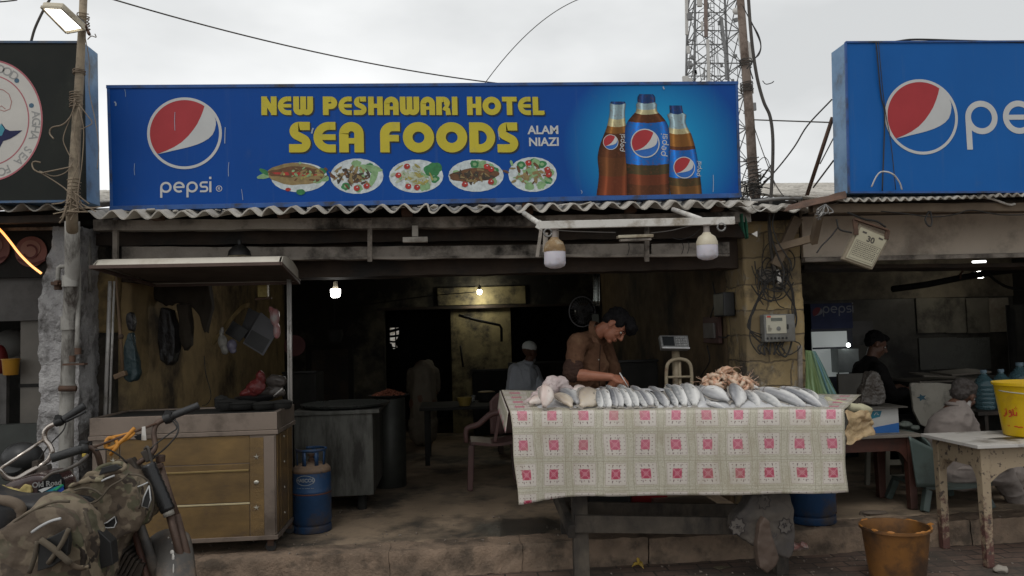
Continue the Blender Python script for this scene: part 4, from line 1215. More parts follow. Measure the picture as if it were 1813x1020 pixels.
# floodlight on the left pole (lit)
A = [at(73,12,-.45),at(109,14,-.45),at(150,52,-.28),at(118,58,-.28)]
flt = thing('floodlight','lit white floodlight tilted on the left pole','floodlight',at(148,55,PY))
ctr = sum(A,V())/4
n_ = (A[1] - A[0]).cross(A[3] - A[0]).normalized()
if n_.z > 0: n_ = -n_
mb = MB().poly([p - n_*.006 for p in A],-n_*.035)
part('housing',mb,m_ivory,flt,bevel=.006)
mb = MB().poly([ctr + (p - ctr)*.84 + (-n_*.004) + n_*.004 for p in A],n_*.003)
part('glass',mb,emitter('floodlight_glow',(1,.98,.92),3.2),flt)
rim = MB()
for i in range(4): rim.bar(A[i] + n_*.001,A[(i + 1) % 4] + n_*.001,.012,.012)
part('rim',rim,m_ivory,flt)
yk = at(148,40,PY)
part('bracket',MB().tube([A[2] - n_*.02,at(152,44,PY - .03),yk,at(158,60,PY - .03),A[2] + V((.02,0,-.02))],.009,8,smooth=4),m_rust,flt,smooth=True)
part('lamp_back',MB().ell(at(138,36,-.27),(.045,.05,.02),(0,.6,0)),m_black,flt,smooth=True)

def bulb(name,label,px,py,Y,h,r,lit=None,group=None,base_mat=None,glow=None):
    """T shaped led bulb hanging cap up; px, py = bottom centre; h total height"""
    p = at(px,py,Y); o = thing(name,label,'bulb',p,0,group)
    part('diffuser',MB().lathe([(0,0),(r*.5,.004),(r*.9,.016),(r,.03),(r,h*.42)],p,24),glow or m_milk,o,smooth=50)
    part('base',MB().lathe([(r*1.02,h*.42),(r*1.0,h*.52),(r*.8,h*.66),(r*.42,h*.74),(r*.36,h*.78)],p,24),base_mat or m_ivory,o,smooth=50)
    part('socket',MB().lathe([(r*.36,h*.78),(r*.30,h*.80),(r*.30,h*.96),(r*.45,h*.97),(r*.45,h)],p,16),mat('old_socket',(.25,.22,.2),(.15,.12,.1),rough=.6),o,smooth=50)
    return o
LBY = -.55
# bracket frame: a white batten on two arms coming out from the roof
bk = thing('lamp_bracket','white painted batten frame holding two bulbs over the fish table','bracket',at(1125,395,LBY))
a,b_ = at(955,399,LBY),at(1300,391,LBY)
part('batten',MB().bar(a,b_,.03,.045),m_white,bk,bevel=.003)
part('arm',MB().tube([at(928,378,-.1),at(956,397,LBY + .01)],.016,10),m_white,bk,smooth=True)
part('arm',MB().tube([at(1192,371,-.1),at(1240,388,LBY + .01)],.016,10),m_white,bk,smooth=True)
part('end_block',MB().bar(at(951,396,LBY),at(962,402,LBY),.02,.05),m_white,bk)
bulb('bulb','unlit bulb with a rust stained base on the left of the batten',983,476,LBY,(476 - 405)*mpp(983,440,LBY),.066*.95,base_mat=m_dirtyiv,group='bulbs hanging from the white batten')
bulb('bulb','unlit bulb with a clean ivory base on the right of the batten',1253,461,LBY,(461 - 399)*mpp(1253,440,LBY),.062,group='bulbs hanging from the white batten')
for (px,py,lab) in ((970,412,'small cable eyelet beside the stained bulb'),(1277,402,'small cable eyelet beside the clean bulb')):
    pts = [at(px + 7*cos(k*pi/6),py + 7*sin(k*pi/6),LBY - .01) for k in range(13)]
    solo('eyelet',MB().tube(pts,.006,6),m_galv,lab,'eyelet',smooth=True)
solo('hanging_strap',MB().bar(at(951,455,LBY + .3),at(958,405,LBY + .3),.02,.004,up=(0,1,0)).bar(at(965,447,LBY + .3),at(966,412,LBY + .3),.03,.004,up=(0,1,0)),m_conc,'dusty strap hanging left of the stained bulb','strap')
cable([at(a_,b2,LBY + .25) for a_,b2 in ((962,404),(1000,409),(1050,411),(1090,412))],.003,'thin wire sagging from the batten to the slim lamp',m_cable)
cable([at(a_,b2,LBY + .25) for a_,b2 in ((1152,413),(1190,408),(1230,398),(1245,396))],.003,'thin wire rising from the slim lamp to the clean bulb',m_cable)
cable([at(a_,b2,.2) for a_,b2 in ((1240,405),(1225,418),(1205,424),(1190,421))],.003,'drooping wire left of the clean bulb',m_cabled)
fx = thing('lamp_fitting','unlit slim lamp fitting between the two bulbs','lamp',at(1125,425,.1))
part('housing',MB().bar(at(1093,420,.1),at(1155,418,.1),.07,.02),m_ivory,fx,bevel=.004)
part('tray',MB().bar(at(1097,426,.1),at(1152,424,.1),.05,.015),m_conc,fx,bevel=.003)
for (px,py,yb) in ((1112,428,452),(1208,428,450),(1218,426,449)):
    cable([at(px,py,.4),at(px + 2,(py + yb)/2,.4),at(px - 1,yb,.4)],.0025,'short wire hanging over the grey beam at %s' % {1112: 'the slim lamp',1208: 'the left of the clean bulb',1218: 'the clean bulb itself'}[px],m_cabled)
dl = thing('dome_lamp','small dark dome lamp on the grey beam above the cart canopy','lamp',at(424,455,.3))
part('shade',MB().lathe([(.075,0),(.07,.03),(.045,.06),(.02,.075),(0,.078)],at(424,453,.3),24),m_black,dl,smooth=50)
part('diffuser',MB().lathe([(0,-.012),(.06,-.008),(.072,-.001),(0,0)],at(424,453,.3),24),m_ivory,dl,smooth=50)
part('stem',MB().tube(L_([(424,440),(424,425)],.3),.012,8),m_black,dl)
pb2 = thing('lamp_fitting','dusty pale block fitting under the middle of the roof','lamp',at(735,432,.28))
part('housing',MB().span(at(713,429,.25),at(757,419,.25) + V((0,.05,0))),m_asb,pb2,bevel=.004)
part('stem',MB().bar(at(735,419,.27),at(735,400,.27),.04,.03,up=(0,1,0)),m_asb,pb2)
# lit bulbs inside
def lit_bulb(px,py,Y,kind,label,power,col):
    p = at(px,py,Y); s = mpp(px,py,Y); o = thing('bulb',label,'bulb',p)
    g = emitter('glow_' + kind,col,14)
    if kind == 'drum': part('diffuser',MB().lathe([(0,-.045),(.025,-.045),(.042,-.03),(.045,-.01),(.045,.03),(0,.03)],p,20),g,o,smooth=50)
    else: part('diffuser',MB().ell(p,.036),g,o,smooth=True)
    part('socket',MB().lathe([(.03,.032),(.02,.06),(.018,.10),(0,.10)],p,14),m_ivory,o,smooth=50)
    part('cord',MB().tube([p + V((0,0,.09)),p + V((.003,0,CEIL - p.z))],.003,5),m_black,o)
    L = bpy.data.lights.new('bulb_light','POINT'); L.energy = power; L.color = col; L.shadow_soft_size = .05
    lo_ = bpy.data.objects.new('bulb_light',L); COL.objects.link(lo_); lo_.parent = o; lo_.location = (0,-.02,-.09)
    return o
lit_bulb(594,518,2.2,'drum','lit white drum shaped bulb hanging behind the cart',3.0,(1,.97,.92))
lit_bulb(849,517,WB - .22,'round','lit round bulb hanging before the cream back wall',5.0,(1,.96,.78))
# lit lamps of the right shop
o = thing('lamp_fitting','small lit double lamp in the right eating house','lamp',at(1735,487,3.6))
for dy in (482,491):
    p = at(1735,dy,3.6)
    part('lamp_tube',MB().ell(p,(.045,.02,.012)),emitter('glow_pair',(1,.98,.9),12),o,smooth=True)
part('housing',MB().ell(at(1724,487,3.65),(.05,.03,.045)),m_black,o,smooth=True)
L = bpy.data.lights.new('lamp_light','POINT'); L.energy = 2.2; L.color = (1,.93,.75); L.shadow_soft_size = .05
q = bpy.data.objects.new('lamp_light',L); COL.objects.link(q); q.parent = o; q.location = (0,.25,-.05)
solo('lamp_tube',MB().tube([at(1722,464,2.6),at(1745,463,2.6)],.012,8),emitter('glow_tube',(1,1,1),3),'tiny lit tube under the ceiling of the right eating house','lamp')
solo('ceiling_pipe',MB().tube([at(a_,b2,3.3) for a_,b2 in ((1580,512),(1640,504),(1700,492),(1760,482),(1830,474))],.035,8),m_soot,'dark pipe running behind the lit double lamp','pipe',smooth=True)
cable([at(a_,b2,3.0) for a_,b2 in ((1735,467),(1745,480),(1765,498),(1790,510),(1830,512))],.016,'thick dark hose drooping right of the double lamp',m_soot)
solo('pipe_hook',MB().tube([at(a_,b2,3.25) for a_,b2 in ((1704,478),(1704,482),(1700,486),(1700,494))],.014,6),m_rust,'small hook bent over the dark pipe','hook',smooth=True)
# orange light rope in the left shop
solo('light_rope',MB().tube([at(a_,b2,.3) for a_,b2 in ((-10,398),(3,410),(18,428),(35,450),(55,470),(73,484))],.008,8,smooth=4),emitter('glow_rope',(1,.38,.07),1.6),'glowing orange light rope slanting across the left shop','light rope')
# floodlight seen from behind, hung on a rope, with its printed label
FY = -.05
hang = thing('floodlight','floodlight hanging askew with a printed label numbered 30','floodlight',at(1535,470,FY))
C4 = [at(1523,398,FY),at(1576,420,FY),at(1545,476,FY),at(1494,458,FY)]
cn = sum(C4,V())/4
part('housing',MB().poly([cn + (p - cn)*1.04 + V((0,.006,0)) for p in C4],(0,.04,0)),mat('beige_casting',(.25,.21,.15),(.17,.14,.1),rough=.7),hang,bevel=.006)
lb = part('label_plate',MB().poly([cn + (p - cn)*.90 for p in C4],(0,.0055,0)),mat('old_label',(.40,.37,.27),(.33,.30,.21),rough=.6,bp=0),hang)
def on_plate(u,v,d): 
    top = C4[0].lerp(C4[1],u); bot = C4[3].lerp(C4[2],u); p = top.lerp(bot,v); return V((p.x,FY - .001 - d,p.z))
tk = MB(); rnd = random.Random(2)
for i in range(8):
    v = .44 + i*.052; u = .14
    while u < .86:
        w = rnd.uniform(.015,.045); tk.poly([on_plate(u,v,0),on_plate(u + w,v,0),on_plate(u + w,v + .022,0),on_plate(u,v + .022,0)]); u += w + rnd.uniform(.012,.03)
for (u0,v0,u1,v1) in ((.1,.40,.92,.408),(.1,.90,.92,.908),(.1,.40,.108,.90),(.91,.40,.92,.90)):
    tk.poly([on_plate(u0,v0,.0002),on_plate(u1,v0,.0002),on_plate(u1,v1,.0002),on_plate(u0,v1,.0002)])
for u0 in (.16,.70): tk.poly([on_plate(u0,.12,0),on_plate(u0 + .14,.12,0),on_plate(u0 + .14,.17,0),on_plate(u0,.17,0)])
m_ink = mat('label_ink',(.07,.06,.05),bp=0)
part('label_print',tk,m_ink,lb)
pc = on_plate(.5,.28,0)
mbt = text_mb('30',.055,.0016,.0003)
mbt.tf(Matrix.Translation((pc.x,FY - .0015,pc.z)) @ Matrix.Rotation(R(22),4,'Y') @ Matrix.Rotation(pi/2,4,'X') @ Matrix.Rotation(0,4,'Z'))
part('label_number',mbt,m_ink,lb)
part('bracket',MB().bar(at(1512,388,FY),at(1572,408,FY),.012,.03,up=(0,1,0)).bar(at(1572,408,FY),at(1569,424,FY),.03,.012,up=(0,1,0)).bar(at(1513,388,FY),at(1516,416,FY),.03,.012,up=(0,1,0)),m_rust,hang,bevel=.002)
cable([at(a_,b2,FY + .02) for a_,b2 in ((1481,388),(1484,402),(1490,408),(1508,412))],.006,'cord knotted left of the hanging floodlight',m_cabled)
cable([at(a_,b2,FY + .04) for a_,b2 in ((1484,402),(1470,420),(1455,435),(1446,448))],.005,'cord slanting down left from the knot',m_cabled)
cable([at(a_,b2,FY + .03) for a_,b2 in ((1500,376),(1530,388),(1552,392),(1568,402))],.007,'dark cord from the roof to the hanging floodlight bracket',m_cabled)
cable([at(a_,b2,FY) for a_,b2 in ((1645,374),(1638,388),(1642,398),(1648,400),(1650,390),(1647,374))],.006,'looped dark cord hanging from the right roof edge',m_cabled)
cable([at(a_,b2,FY) for a_,b2 in ((1560,374),(1600,378),(1650,384),(1690,380),(1720,372),(1770,380),(1830,380))],.004,'slack dark wire along the right roof edge',m_cabled)
tie = MB(); rnd = random.Random(8)
for i in range(9):
    p = at(1462,362,-.1); tie.tube([p,at(1462 + rnd.uniform(-16,16),372 + rnd.uniform(-4,10),-.13),at(1455 + rnd.uniform(-14,14),384 + rnd.uniform(-8,6),-.1)],.004,5,smooth=4)
solo('rag_tie',tie,m_galv,'grey strips of rag knotted at the left end of the right roof','rag')

# ================================================================ electricity meter and the mess of wires on the pillar
MY = YF - .02
mt = thing('electric_meter','grey electricity meter screwed to the brick pillar','meter',at(1373,606,MY))
e0,e1 = at(1346,606,MY),at(1398,556,MY)
m_mgrey = mat('meter_grey',(.17,.17,.16),(.13,.13,.125),rough=.5,dirt=(.08,.07,.055),damt=.4)
part('case',MB().span((e0.x,MY - .09,e0.z),(e1.x,MY,e1.z)),m_mgrey,mt,bevel=.012)
f0,f1 = at(1357,591,MY - .09),at(1391,558,MY - .09)
fp = part('face_plate',MB().span((f0.x,MY - .096,f0.z),(f1.x,MY - .0905,f1.z)),mat('meter_plate',(.42,.40,.32),(.36,.34,.27),rough=.4,bp=0),mt,bevel=.002)
part('display',MB().span((f0.x + .035,MY - .099,f1.z - .04),(f1.x - .03,MY - .0965,f1.z - .018)),mat('meter_lcd',(.12,.13,.11),bp=0,rough=.2),fp)
part('red_tag',MB().span((f0.x + .006,MY - .099,f1.z - .014),(f0.x + .034,MY - .0965,f1.z - .002)),mat('meter_red',(.5,.06,.04),bp=0),fp)
part('dial',MB().lathe([(.016,0),(.016,.003),(.008,.003),(.008,.005),(0,.005)],V(((f0.x + f1.x)/2 + .015,MY - .0965,f0.z + .035)),18,(0,-1,0)),m_mgrey,fp)
tk = MB(); rnd = random.Random(12)
for i in range(5):
    z = f0.z + .018 + i*.009; tk.span((f0.x + .01,MY - .0975,z),(f0.x + .025 + rnd.uniform(0,.018),MY - .0965,z + .004))
part('plate_print',tk,m_ink,fp)
part('knob',MB().span((f1.x + .001,MY - .098,f0.z + .03),(f1.x + .016,MY - .0905,f0.z + .065)),m_black,mt,bevel=.003)
ter = MB()
for i in range(6): x = e0.x + .02 + i*.028; ter.lathe([(.008,0),(.008,.005),(0,.006)],V((x,MY - .091,e0.z + .028)),10,(0,-1,0))
part('terminal_screw',ter,m_black,mt)
random.seed(31)
for i in range(7):
    x0 = 1352 + i*6
    pts = [at(x0,606,MY - .03),at(x0 - 2 + random.uniform(-4,4),618,MY - .05),at(1345 + i*9,632 + random.uniform(-6,4),MY - .05),at(1330 + i*14,622 - abs(i - 3)*5,MY - .04),at(1328 + (i % 2)*75,585,MY - .03),at(1334 + (i % 2)*72 + random.uniform(-4,4),548,MY - .03),at(1350 + (i % 2)*45 + random.uniform(-6,6),520 - i*3,MY - .05),at(1360 + i*4,480,MY - .04)]
    cable(pts,random.uniform(.004,.008),'black wire coiling under the electricity meter up to the bundle',m_cabled,group='wires looped round the electricity meter')
ob = solo('junction_box',MB().span(at(1340,478,MY),at(1368,498,MY) - V((0,.05,0))),mat('old_box',(.14,.12,.1),(.1,.085,.07)),'small dusty junction box above the electricity meter','box',bevel=.005)
solo('fuse_holder',MB().bar(at(1380,502,MY - .04),at(1375,478,MY - .04),.03,.03,up=(0,1,0)),m_white,'small white fuse holder on the pillar wires','fuse',bevel=.005)
random.seed(17)
tg = MB()
for i in range(20):
    p = at(random.uniform(1348,1386),random.uniform(455,505),MY - .04); ra,rb,a0 = random.uniform(.03,.10),random.uniform(.04,.13),random.uniform(0,6)
    tg.tube([p + V((ra*cos(a0 + k*.5),-.02*sin(k*.4),rb*sin(a0 + k*.5) - .006*k)) for k in range(random.randint(6,12))],random.uniform(.003,.006),5,smooth=3)
solo('wire_tangle',tg,m_cabled,'dark nest of wires on the pillar above the electricity meter','wires')
cable([at(a_,b2,.35) for a_,b2 in ((1362,380),(1366,420),(1376,450),(1388,480),(1384,505))],.007,'black wire dropping from the roof to the nest of wires',m_cabled)
cable([at(a_,b2,.30) for a_,b2 in ((1372,372),(1368,400),(1378,430),(1398,462),(1402,480))],.005,'second black wire dropping from the roof right of the bundle',m_cabled)
cable([at(a_,b2,MY - .03) for a_,b2 in ((1330,505),(1345,525),(1362,532),(1385,528),(1398,512),(1405,500))],.005,'curved wire drooping across the pillar above the meter',m_cabled)
tp = MB()
tp.add([at(1306,382,.3),at(1316,378,.3),at(1324,400,.28),at(1337,424,.3),at(1322,425,.3),at(1304,408,.29)],[(0,1,2,5),(5,2,3,4)])
solo('green_rag',MB().grid(lambda u,v: at(1305 + u*14 + v*14 - u*v*8,380 + v*44 - u*2,.3) + V((0,.02*sin(u*9 + v*5),0)),12,18,thick=.003),mat('green_cloth',(.015,.10,.055),(.01,.06,.035),rough=.8),'small green rag hanging at the roof corner','rag',smooth=True)
solo('paper_scrap',MB().poly([at(1331,414,.25),at(1341,409,.25),at(1341,420,.25)],(0,.003,0)),m_white,'white paper scrap beside the green rag','paper')

# pipes on the grey pillar, left
dp = thing('drain_pipe','grey drain pipe running down the rough plaster pillar','pipe',at(122,860,.1))
pts = [at(128,392,-.09),at(128,425,-.08),at(128,480,-.02),at(124,560,.08),at(121,640,.14),at(118,720,.16),at(115,860,.16)]
pts[-1].z = .05
part('pipe_run',MB().tube(pts,.042,16),m_pipe,dp,smooth=True)
for py,h in ((498,10),(572,12),(688,8)):
    yy = {498: 0,572: .09,688: .15}[py]; a,b_ = at(125 - (py - 500)*.03,py - h,yy),at(125 - (py - 500)*.03,py + h,yy)
    part('collar',MB().tube([a,b_],.049,16),m_pipe,dp,smooth=50)
wp = thing('water_pipe','thin bent water pipe with a tap valve beside the drain pipe','pipe',at(138,640,.05))
part('pipe_run',MB().tube([at(a_,b2,.06) for a_,b2 in ((103,500),(103,478),(106,473),(112,472),(132,474),(138,478),(140,490),(138,560),(136,618))],.014,10,smooth=3),m_pipe,wp,smooth=True)
part('valve',MB().lathe([(.012,-.03),(.022,-.028),(.022,.028),(.012,.03)],at(103,505,.06),12).box(at(99,502,.03),(.04,.05,.02)).tube([at(92,503,.03),at(108,503,.03)],.008,8),m_rust,wp,smooth=40)
part('stop_tap',MB().lathe([(.02,-.02),(.02,.02)],at(138,622,.06),12).box(at(133,645,.06),(.13,.05,.012)).lathe([(.018,0),(.018,.04)],at(128,641,.06),10),m_rust,wp,smooth=40)
part('clamp',MB().tube([at(105,688,.1),at(135,688,.1)],.018,8),m_rust,wp,smooth=True)
wp2 = solo('water_pipe',MB().tube([at(a_,b2,.45) for a_,b2 in ((128,418),(148,418),(156,420),(157,430),(158,470),(158,515))],.015,10,smooth=3),m_pipe,'short pale pipe elbow right of the drain pipe under the roof','pipe',smooth=True)

# ================================================================ food cart on the left
m_ss = mat('dull_stainless',(.27,.215,.175),(.20,.16,.13),rough=.45,metal=.5,ns=3,dirt=(.12,.095,.075),damt=.35,ds=3,bp=.05)
def gold_mat(name,hammered=False):
    m,nt,b = newmat(name)
    co = coords(nt,scale=(1,1,2.5))
    n = tex(nt,'Noise',co,Scale=3.0,Detail=6.0,Roughness=.6)
    c = mix(nt,ramp(nt,n.outputs['Fac'],.3,.7),(.26,.165,.065),(.12,.08,.04))
    n2 = tex(nt,'Noise',co,Scale=5.0,Detail=8.0,Roughness=.7)
    c = mix(nt,ramp(nt,n2.outputs['Fac'],.54,.72),c,(.12,.08,.05))
    nt.links.new(c,b.inputs['Base Color']); b.inputs['Metallic'].default_value = .55; b.inputs['Roughness'].default_value = .5
    v = tex(nt,'Voronoi',coords(nt),Scale=160.0 if hammered else 300.0)
    bump(nt,b,v.outputs['Distance'],.5 if hammered else .18,.004)
    return m
m_gold2,m_hammer = gold_mat('gold_sheet'),gold_mat('hammered_gold',True)
CY0,CY1 = .22,.78
cart = thing('food_cart','steel and gold panelled food cart with curved canopy in front of the shop','cart',at(330,960,CY0))
xl,xr2 = at(163,850,CY0).x,at(489,850,CY0).x
zb,ztp = at(480,955,CY0).z,at(492,729,CY0).z
zr1,zr2 = at(492,760,CY0).z,at(492,768,CY0).z
rim_top = MB().span((xl - .012,CY0 - .012,zr1),(xr2 + .012,CY0 + .02,ztp)).span((xl - .012,CY1 - .02,zr1),(xr2 + .012,CY1 + .012,ztp)).span((xr2 - .02,CY0 + .021,zr1),(xr2 + .012,CY1 - .021,ztp)).span((xl - .012,CY0 + .021,zr1),(xl + .02,CY1 - .021,ztp))
part('rim',rim_top,m_ss,cart,bevel=.003)
part('counter_top',MB().span((xl + .021,CY0 + .021,zr1),(xr2 - .021,CY1 - .021,ztp - .01)),m_soot,cart)
part('rim_ledge',MB().span((xl - .018,CY0 - .018,zr2),(xr2 + .018,CY1 + .018,zr1 - .002)),m_ss,cart,bevel=.003)
part('body',MB().span((xl,CY0,zb + .03),(xr2,CY1,zr2 - .002)),m_ss,cart,bevel=.003)
part('base_trim',MB().span((xl - .01,CY0 - .012,zb),(xr2 + .01,CY1 + .01,zb + .028)),m_ss,cart,bevel=.003)
def cpanel(x0,x1,y0,y1,m,name,th=.006,lab=None):
    a,b_ = at(x0,y1,CY0),at(x1,y0,CY0)
    a.z,b_.z = at(443,y1,CY0).z,at(443,y0,CY0).z
    return part(name,MB().span((a.x,CY0 - th,a.z),(b_.x,CY0 - .0005,b_.z)),m,cart,bevel=.002,label=lab)
cpanel(214,442,771,819,m_gold2,'front_panel')
cpanel(214,442,820.5,888,m_gold2,'front_panel',.008)
cpanel(214,442,892.5,950,m_gold2,'front_panel')
rd = MB(); a,b_ = at(214,838,CY0),at(441,832,CY0)
rd.bar(V((a.x,CY0 - .012,b_.z)),V((b_.x,CY0 - .012,b_.z)),.008,.012)
part('ridge',rd,mat('polished_gold',(.36,.27,.12),(.3,.21,.09),rough=.35,metal=.6),cart,bevel=.002)
cpanel(300,443,889,892,mat('cream_line',(.5,.42,.25)),'strip',.01)
st1 = cpanel(444,467,775,950,m_hammer,'side_strip',.009); st2 = cpanel(190,212,773,950,m_hammer,'side_strip',.009)
cpanel(469,486,773,950,m_ss,'corner_post',.010)
cpanel(165,188,776,950,m_ss,'corner_post',.010)
def star(px,py):
    c = at(px,py,CY0 - .011); mb = MB(); r = .021
    pts = [V((c.x + (r if k % 2 == 0 else r*.32)*sin(k*pi/5),c.y,c.z + (r if k % 2 == 0 else r*.32)*cos(k*pi/5))) for k in range(10)]
    mb.v = pts + [c + V((0,-.006,0))]; mb.f = [[k,(k + 1) % 10,10] for k in range(10)]
    return mb
m_star = mat('bright_star',(.6,.58,.5),rough=.3,metal=.7)
for py in (809,899): part('star',star(454,py),m_star,cart)
part('stud',MB().ell(at(454,854,CY0 - .01),(.017,.006,.013)),m_star,cart,smooth=True)
for py in (816,899): part('star',star(399 - 200 + 1,py),m_star,cart)
# side panel in gold strips
sd = MB()
for k,(y0,y1) in enumerate(((CY0 + .02,CY0 + .1),(CY0 + .12,CY0 + .34),(CY0 + .36,CY1 - .06))):
    sd.span((xr2 + .0005,y0,zb + .04),(xr2 + .006,y1,zr2 - .01))
part('side_panel',sd,m_gold2,cart,bevel=.001)
rv = MB()
for k in range(4): rv.ell((xr2 + .007,CY0 + .23,zb + .12 + k*.17),(.005,.009,.009))
part('rivets',rv,m_star,cart)
# stains and marks on the panels are in the metal; castors
for (x,y) in ((xr2 - .05,CY0 + .06),(xr2 - .02,CY1 - .04),(xl + .06,CY0 + .06),(xl + .06,CY1 - .06)):
    w = MB().lathe([(.018,-.012),(.034,-.012),(.036,0),(.034,.012),(.018,.012)],(x,y,SZ + .038),18,(0,1,0))
    wh = part('castor',w,m_rubber,cart,smooth=40)
    part('fork',MB().span((x - .02,y - .018,SZ + .04),(x + .02,y - .014,zb)).span((x - .02,y + .014,SZ + .04),(x + .02,y + .018,zb)),m_rust,wh)
# posts
lpt = [at(195,498,.52),at(186,742,.52)]; rpt = [at(513,490,CY1 - .03),at(515,745,CY1 - .03)]
m_postw = mat('worn_chrome',(.62,.60,.57),(.48,.46,.43),rough=.4,metal=.25,dirt=(.16,.13,.1),damt=.35,ds=6)
part('post',MB().tube(rpt,.013,10),m_postw,cart,smooth=True)
part('post',MB().tube([rpt[0] + V((-.01,-.03,0)),rpt[1] + V((-.01,-.03,0))],.006,6),m_postw,cart,smooth=True)
part('post',MB().tube(lpt,.013,10),m_postw,cart,smooth=True)
part('post',MB().tube([p + V((.028,0,0)) for p in lpt],.008,8),m_postw,cart,smooth=True)
# curved canopy
cA,cB = at(166,473,-.08),at(491,467,-.08)
zc0 = (cA.z + cB.z)/2; zc1 = at(529,500,.84).z
def can(u,v):
    x = cA.x + .01 + (cB.x - cA.x - .05*v)*u
    y = -.08 + .92*v
    z = zc0 + .012 + (zc1 - zc0)*v + .080*sin(pi*v) ** .42 + (cB.z - cA.z)*(u - .5)
    return V((x,y,z))
part('canopy',MB().grid(can,40,24,thick=.006),mat('cream_painted_sheet',(.60,.56,.48),(.5,.465,.4),rough=.6,dirt=(.34,.29,.22),damt=.35),cart,smooth=40).data
fr_ = MB()
fr_.bar(V((cA.x - .02,-.085,cA.z)),V((cB.x + .02,-.085,cB.z)),.02,.022)
e1,e2 = V((cB.x + .02,-.085,cB.z)),at(529,501,.84)
fr_.bar(e1,e2,.022,.022); e3,e4 = V((cA.x - .015,-.085,cA.z)),V((cA.x + .03,.84,zc1))
fr_.bar(e3,e4,.022,.022); fr_.bar(e4,e2,.02,.02)
part('canopy_frame',fr_,mat('rusty_brown_angle',(.11,.07,.055),(.07,.045,.036),rough=.7),cart,bevel=.002)
part('canopy_underside',MB().poly([e3 + V((.03,.03,.014)),e1 + V((-.03,.03,.014)),e2 + V((-.03,-.02,.014)),e4 + V((.02,-.02,.014))],(0,0,.004)),mat('dark_underside',(.10,.08,.065),(.07,.055,.045)),cart)  # flat dark sheet below the canopy curve
ea = MB()
ea.poly([can(1,v/14) + V((.012,0,0)) for v in range(15)],(.004,0,0))
part('canopy_end',ea,MATS['cream_painted_sheet'],cart)
ea = MB(); ea.poly([can(0,v/14) + V((-.012,0,0)) for v in range(15)],(-.004,0,0))
part('canopy_end',ea,MATS['cream_painted_sheet'],cart)

# things hanging and lying in the cart
def bag(name,label,cat,pts,m,vox=.008,amp=.012,sm=3,wr=18,seed=0):
    """a soft bag: chain of (px, py, Y, rx, rz) ellipsoids melted and crumpled"""
    mb = MB()
    for (px,py,Y,rx,rz) in pts:
        s = mpp(px,py,Y); mb.ell(at(px,py,Y),(rx*s,min(rx,rz)*s*.8 + .004,rz*s))
    o = organic(mb,vox,sm)
    o.v = [p + mnoise.noise_vector(V((p.x*wr,p.y*wr,p.z*wr*.6)) + V((seed,0,0)))*amp + mnoise.noise_vector(p*wr*3)*amp*.35 for p in o.v]
    return solo(name,o,m,label,cat,smooth=True)
m_poly = lambda n,c,c2=None,a=.5,r=.3: mat(n,c,c2,rough=r,ns=20,alpha=a,bs=25,bp=.6,bd=.02,rvar=.1)
m_tealbag = mat('dark_teal_plastic',(.018,.04,.045),(.03,.05,.055),rough=.35,bs=22,bp=.7,bd=.02)
m_blackbag = mat('black_plastic_bag',(.014,.013,.014),(.03,.027,.026),rough=.35,bs=22,bp=.7,bd=.02)
def hang(name,label,cat,pts,Y,th,m,seed=0):
    P_ = [at(a_,b2,Y) for a_,b2 in pts]
    o = organic(MB().poly([p - V((0,th/2,0)) for p in P_],(0,th,0)),.007,7,.6)
    o.v = [p + mnoise.noise_vector(V((p.x*26 + seed,p.y*20,p.z*7)))*.011 for p in o.v]
    return solo(name,o,m,label,cat,smooth=True)
hang('plastic_bag','dark teal plastic bag hanging by the left post of the cart','bag',[(229,588),(234,588),(239,612),(246,640),(248,662),(242,674),(230,676),(221,668),(220,645),(224,615)],.50,.08,m_tealbag)
hang('plastic_bag','small black bundle above the teal plastic bag','bag',[(227,555),(235,553),(241,570),(238,586),(228,586),(225,570)],.50,.06,m_blackbag,3)
hang('plastic_bag','large black plastic bag hanging among sooty cloths','bag',[(290,545),(306,548),(314,580),(315,615),(311,640),(300,648),(288,636),(283,605),(284,570)],1.15,.14,m_blackbag,4)
hang('plastic_bag','dark cloth bundle right of the large black bag','bag',[(316,540),(336,538),(341,580),(340,612),(330,622),(322,605),(318,570)],1.22,.10,mat('sooty_brown_cloth',(.05,.038,.026),(.03,.024,.018),rough=.9),8)
hang('cloth_bundle','sooty brown cloths hung high at the centre of the cart','cloth',[(272,505),(372,502),(378,545),(366,590),(356,560),(344,545),(318,536),(296,542),(276,530)],1.3,.10,MATS['sooty_brown_cloth'],2)
md = thing('wooden_mallet','wooden mallet hung by its handle beside the teal bag','mallet',at(213,666,.42))
part('handle',MB().tube([at(a_,b2,.42) for a_,b2 in ((206,490),(209,540),(213,590),(217,655))],[.007,.008,.012,.011],8),mat('old_handle_wood',(.17,.11,.06),(.1,.065,.04)),md,smooth=True)
part('head',MB().bar(at(203,668,.42),at(224,660,.42),.04,.035),MATS['old_handle_wood'],md,bevel=.006)
part('knot',MB().ell(at(214,596,.42),(.018,.018,.022)),mat('dark_twine',(.07,.045,.03)),md,smooth=True)
solo('cloth_strap',MB().grid(lambda u,v: at(376 + 66*(u ** .8) ,606 - 66*sin(u*pi/2) + (v - .5)*14*(1 - .4*u),1.15 + .02*sin(u*12)),30,3,thick=.004),mat('ochre_strap',(.16,.11,.04),(.1,.07,.03),rough=.8),'ochre cloth strap curving down from the canopy','strap',smooth=True)
bag('plastic_bag','small clear bag with white contents under the ochre strap','bag',[(393,588,1.1,4,10),(395,606,1.1,9,14),(398,620,1.1,7,9)],mat('frosted_clear_plastic',(.30,.29,.26),(.2,.19,.17),rough=.3,alpha=.8),.006,.008)
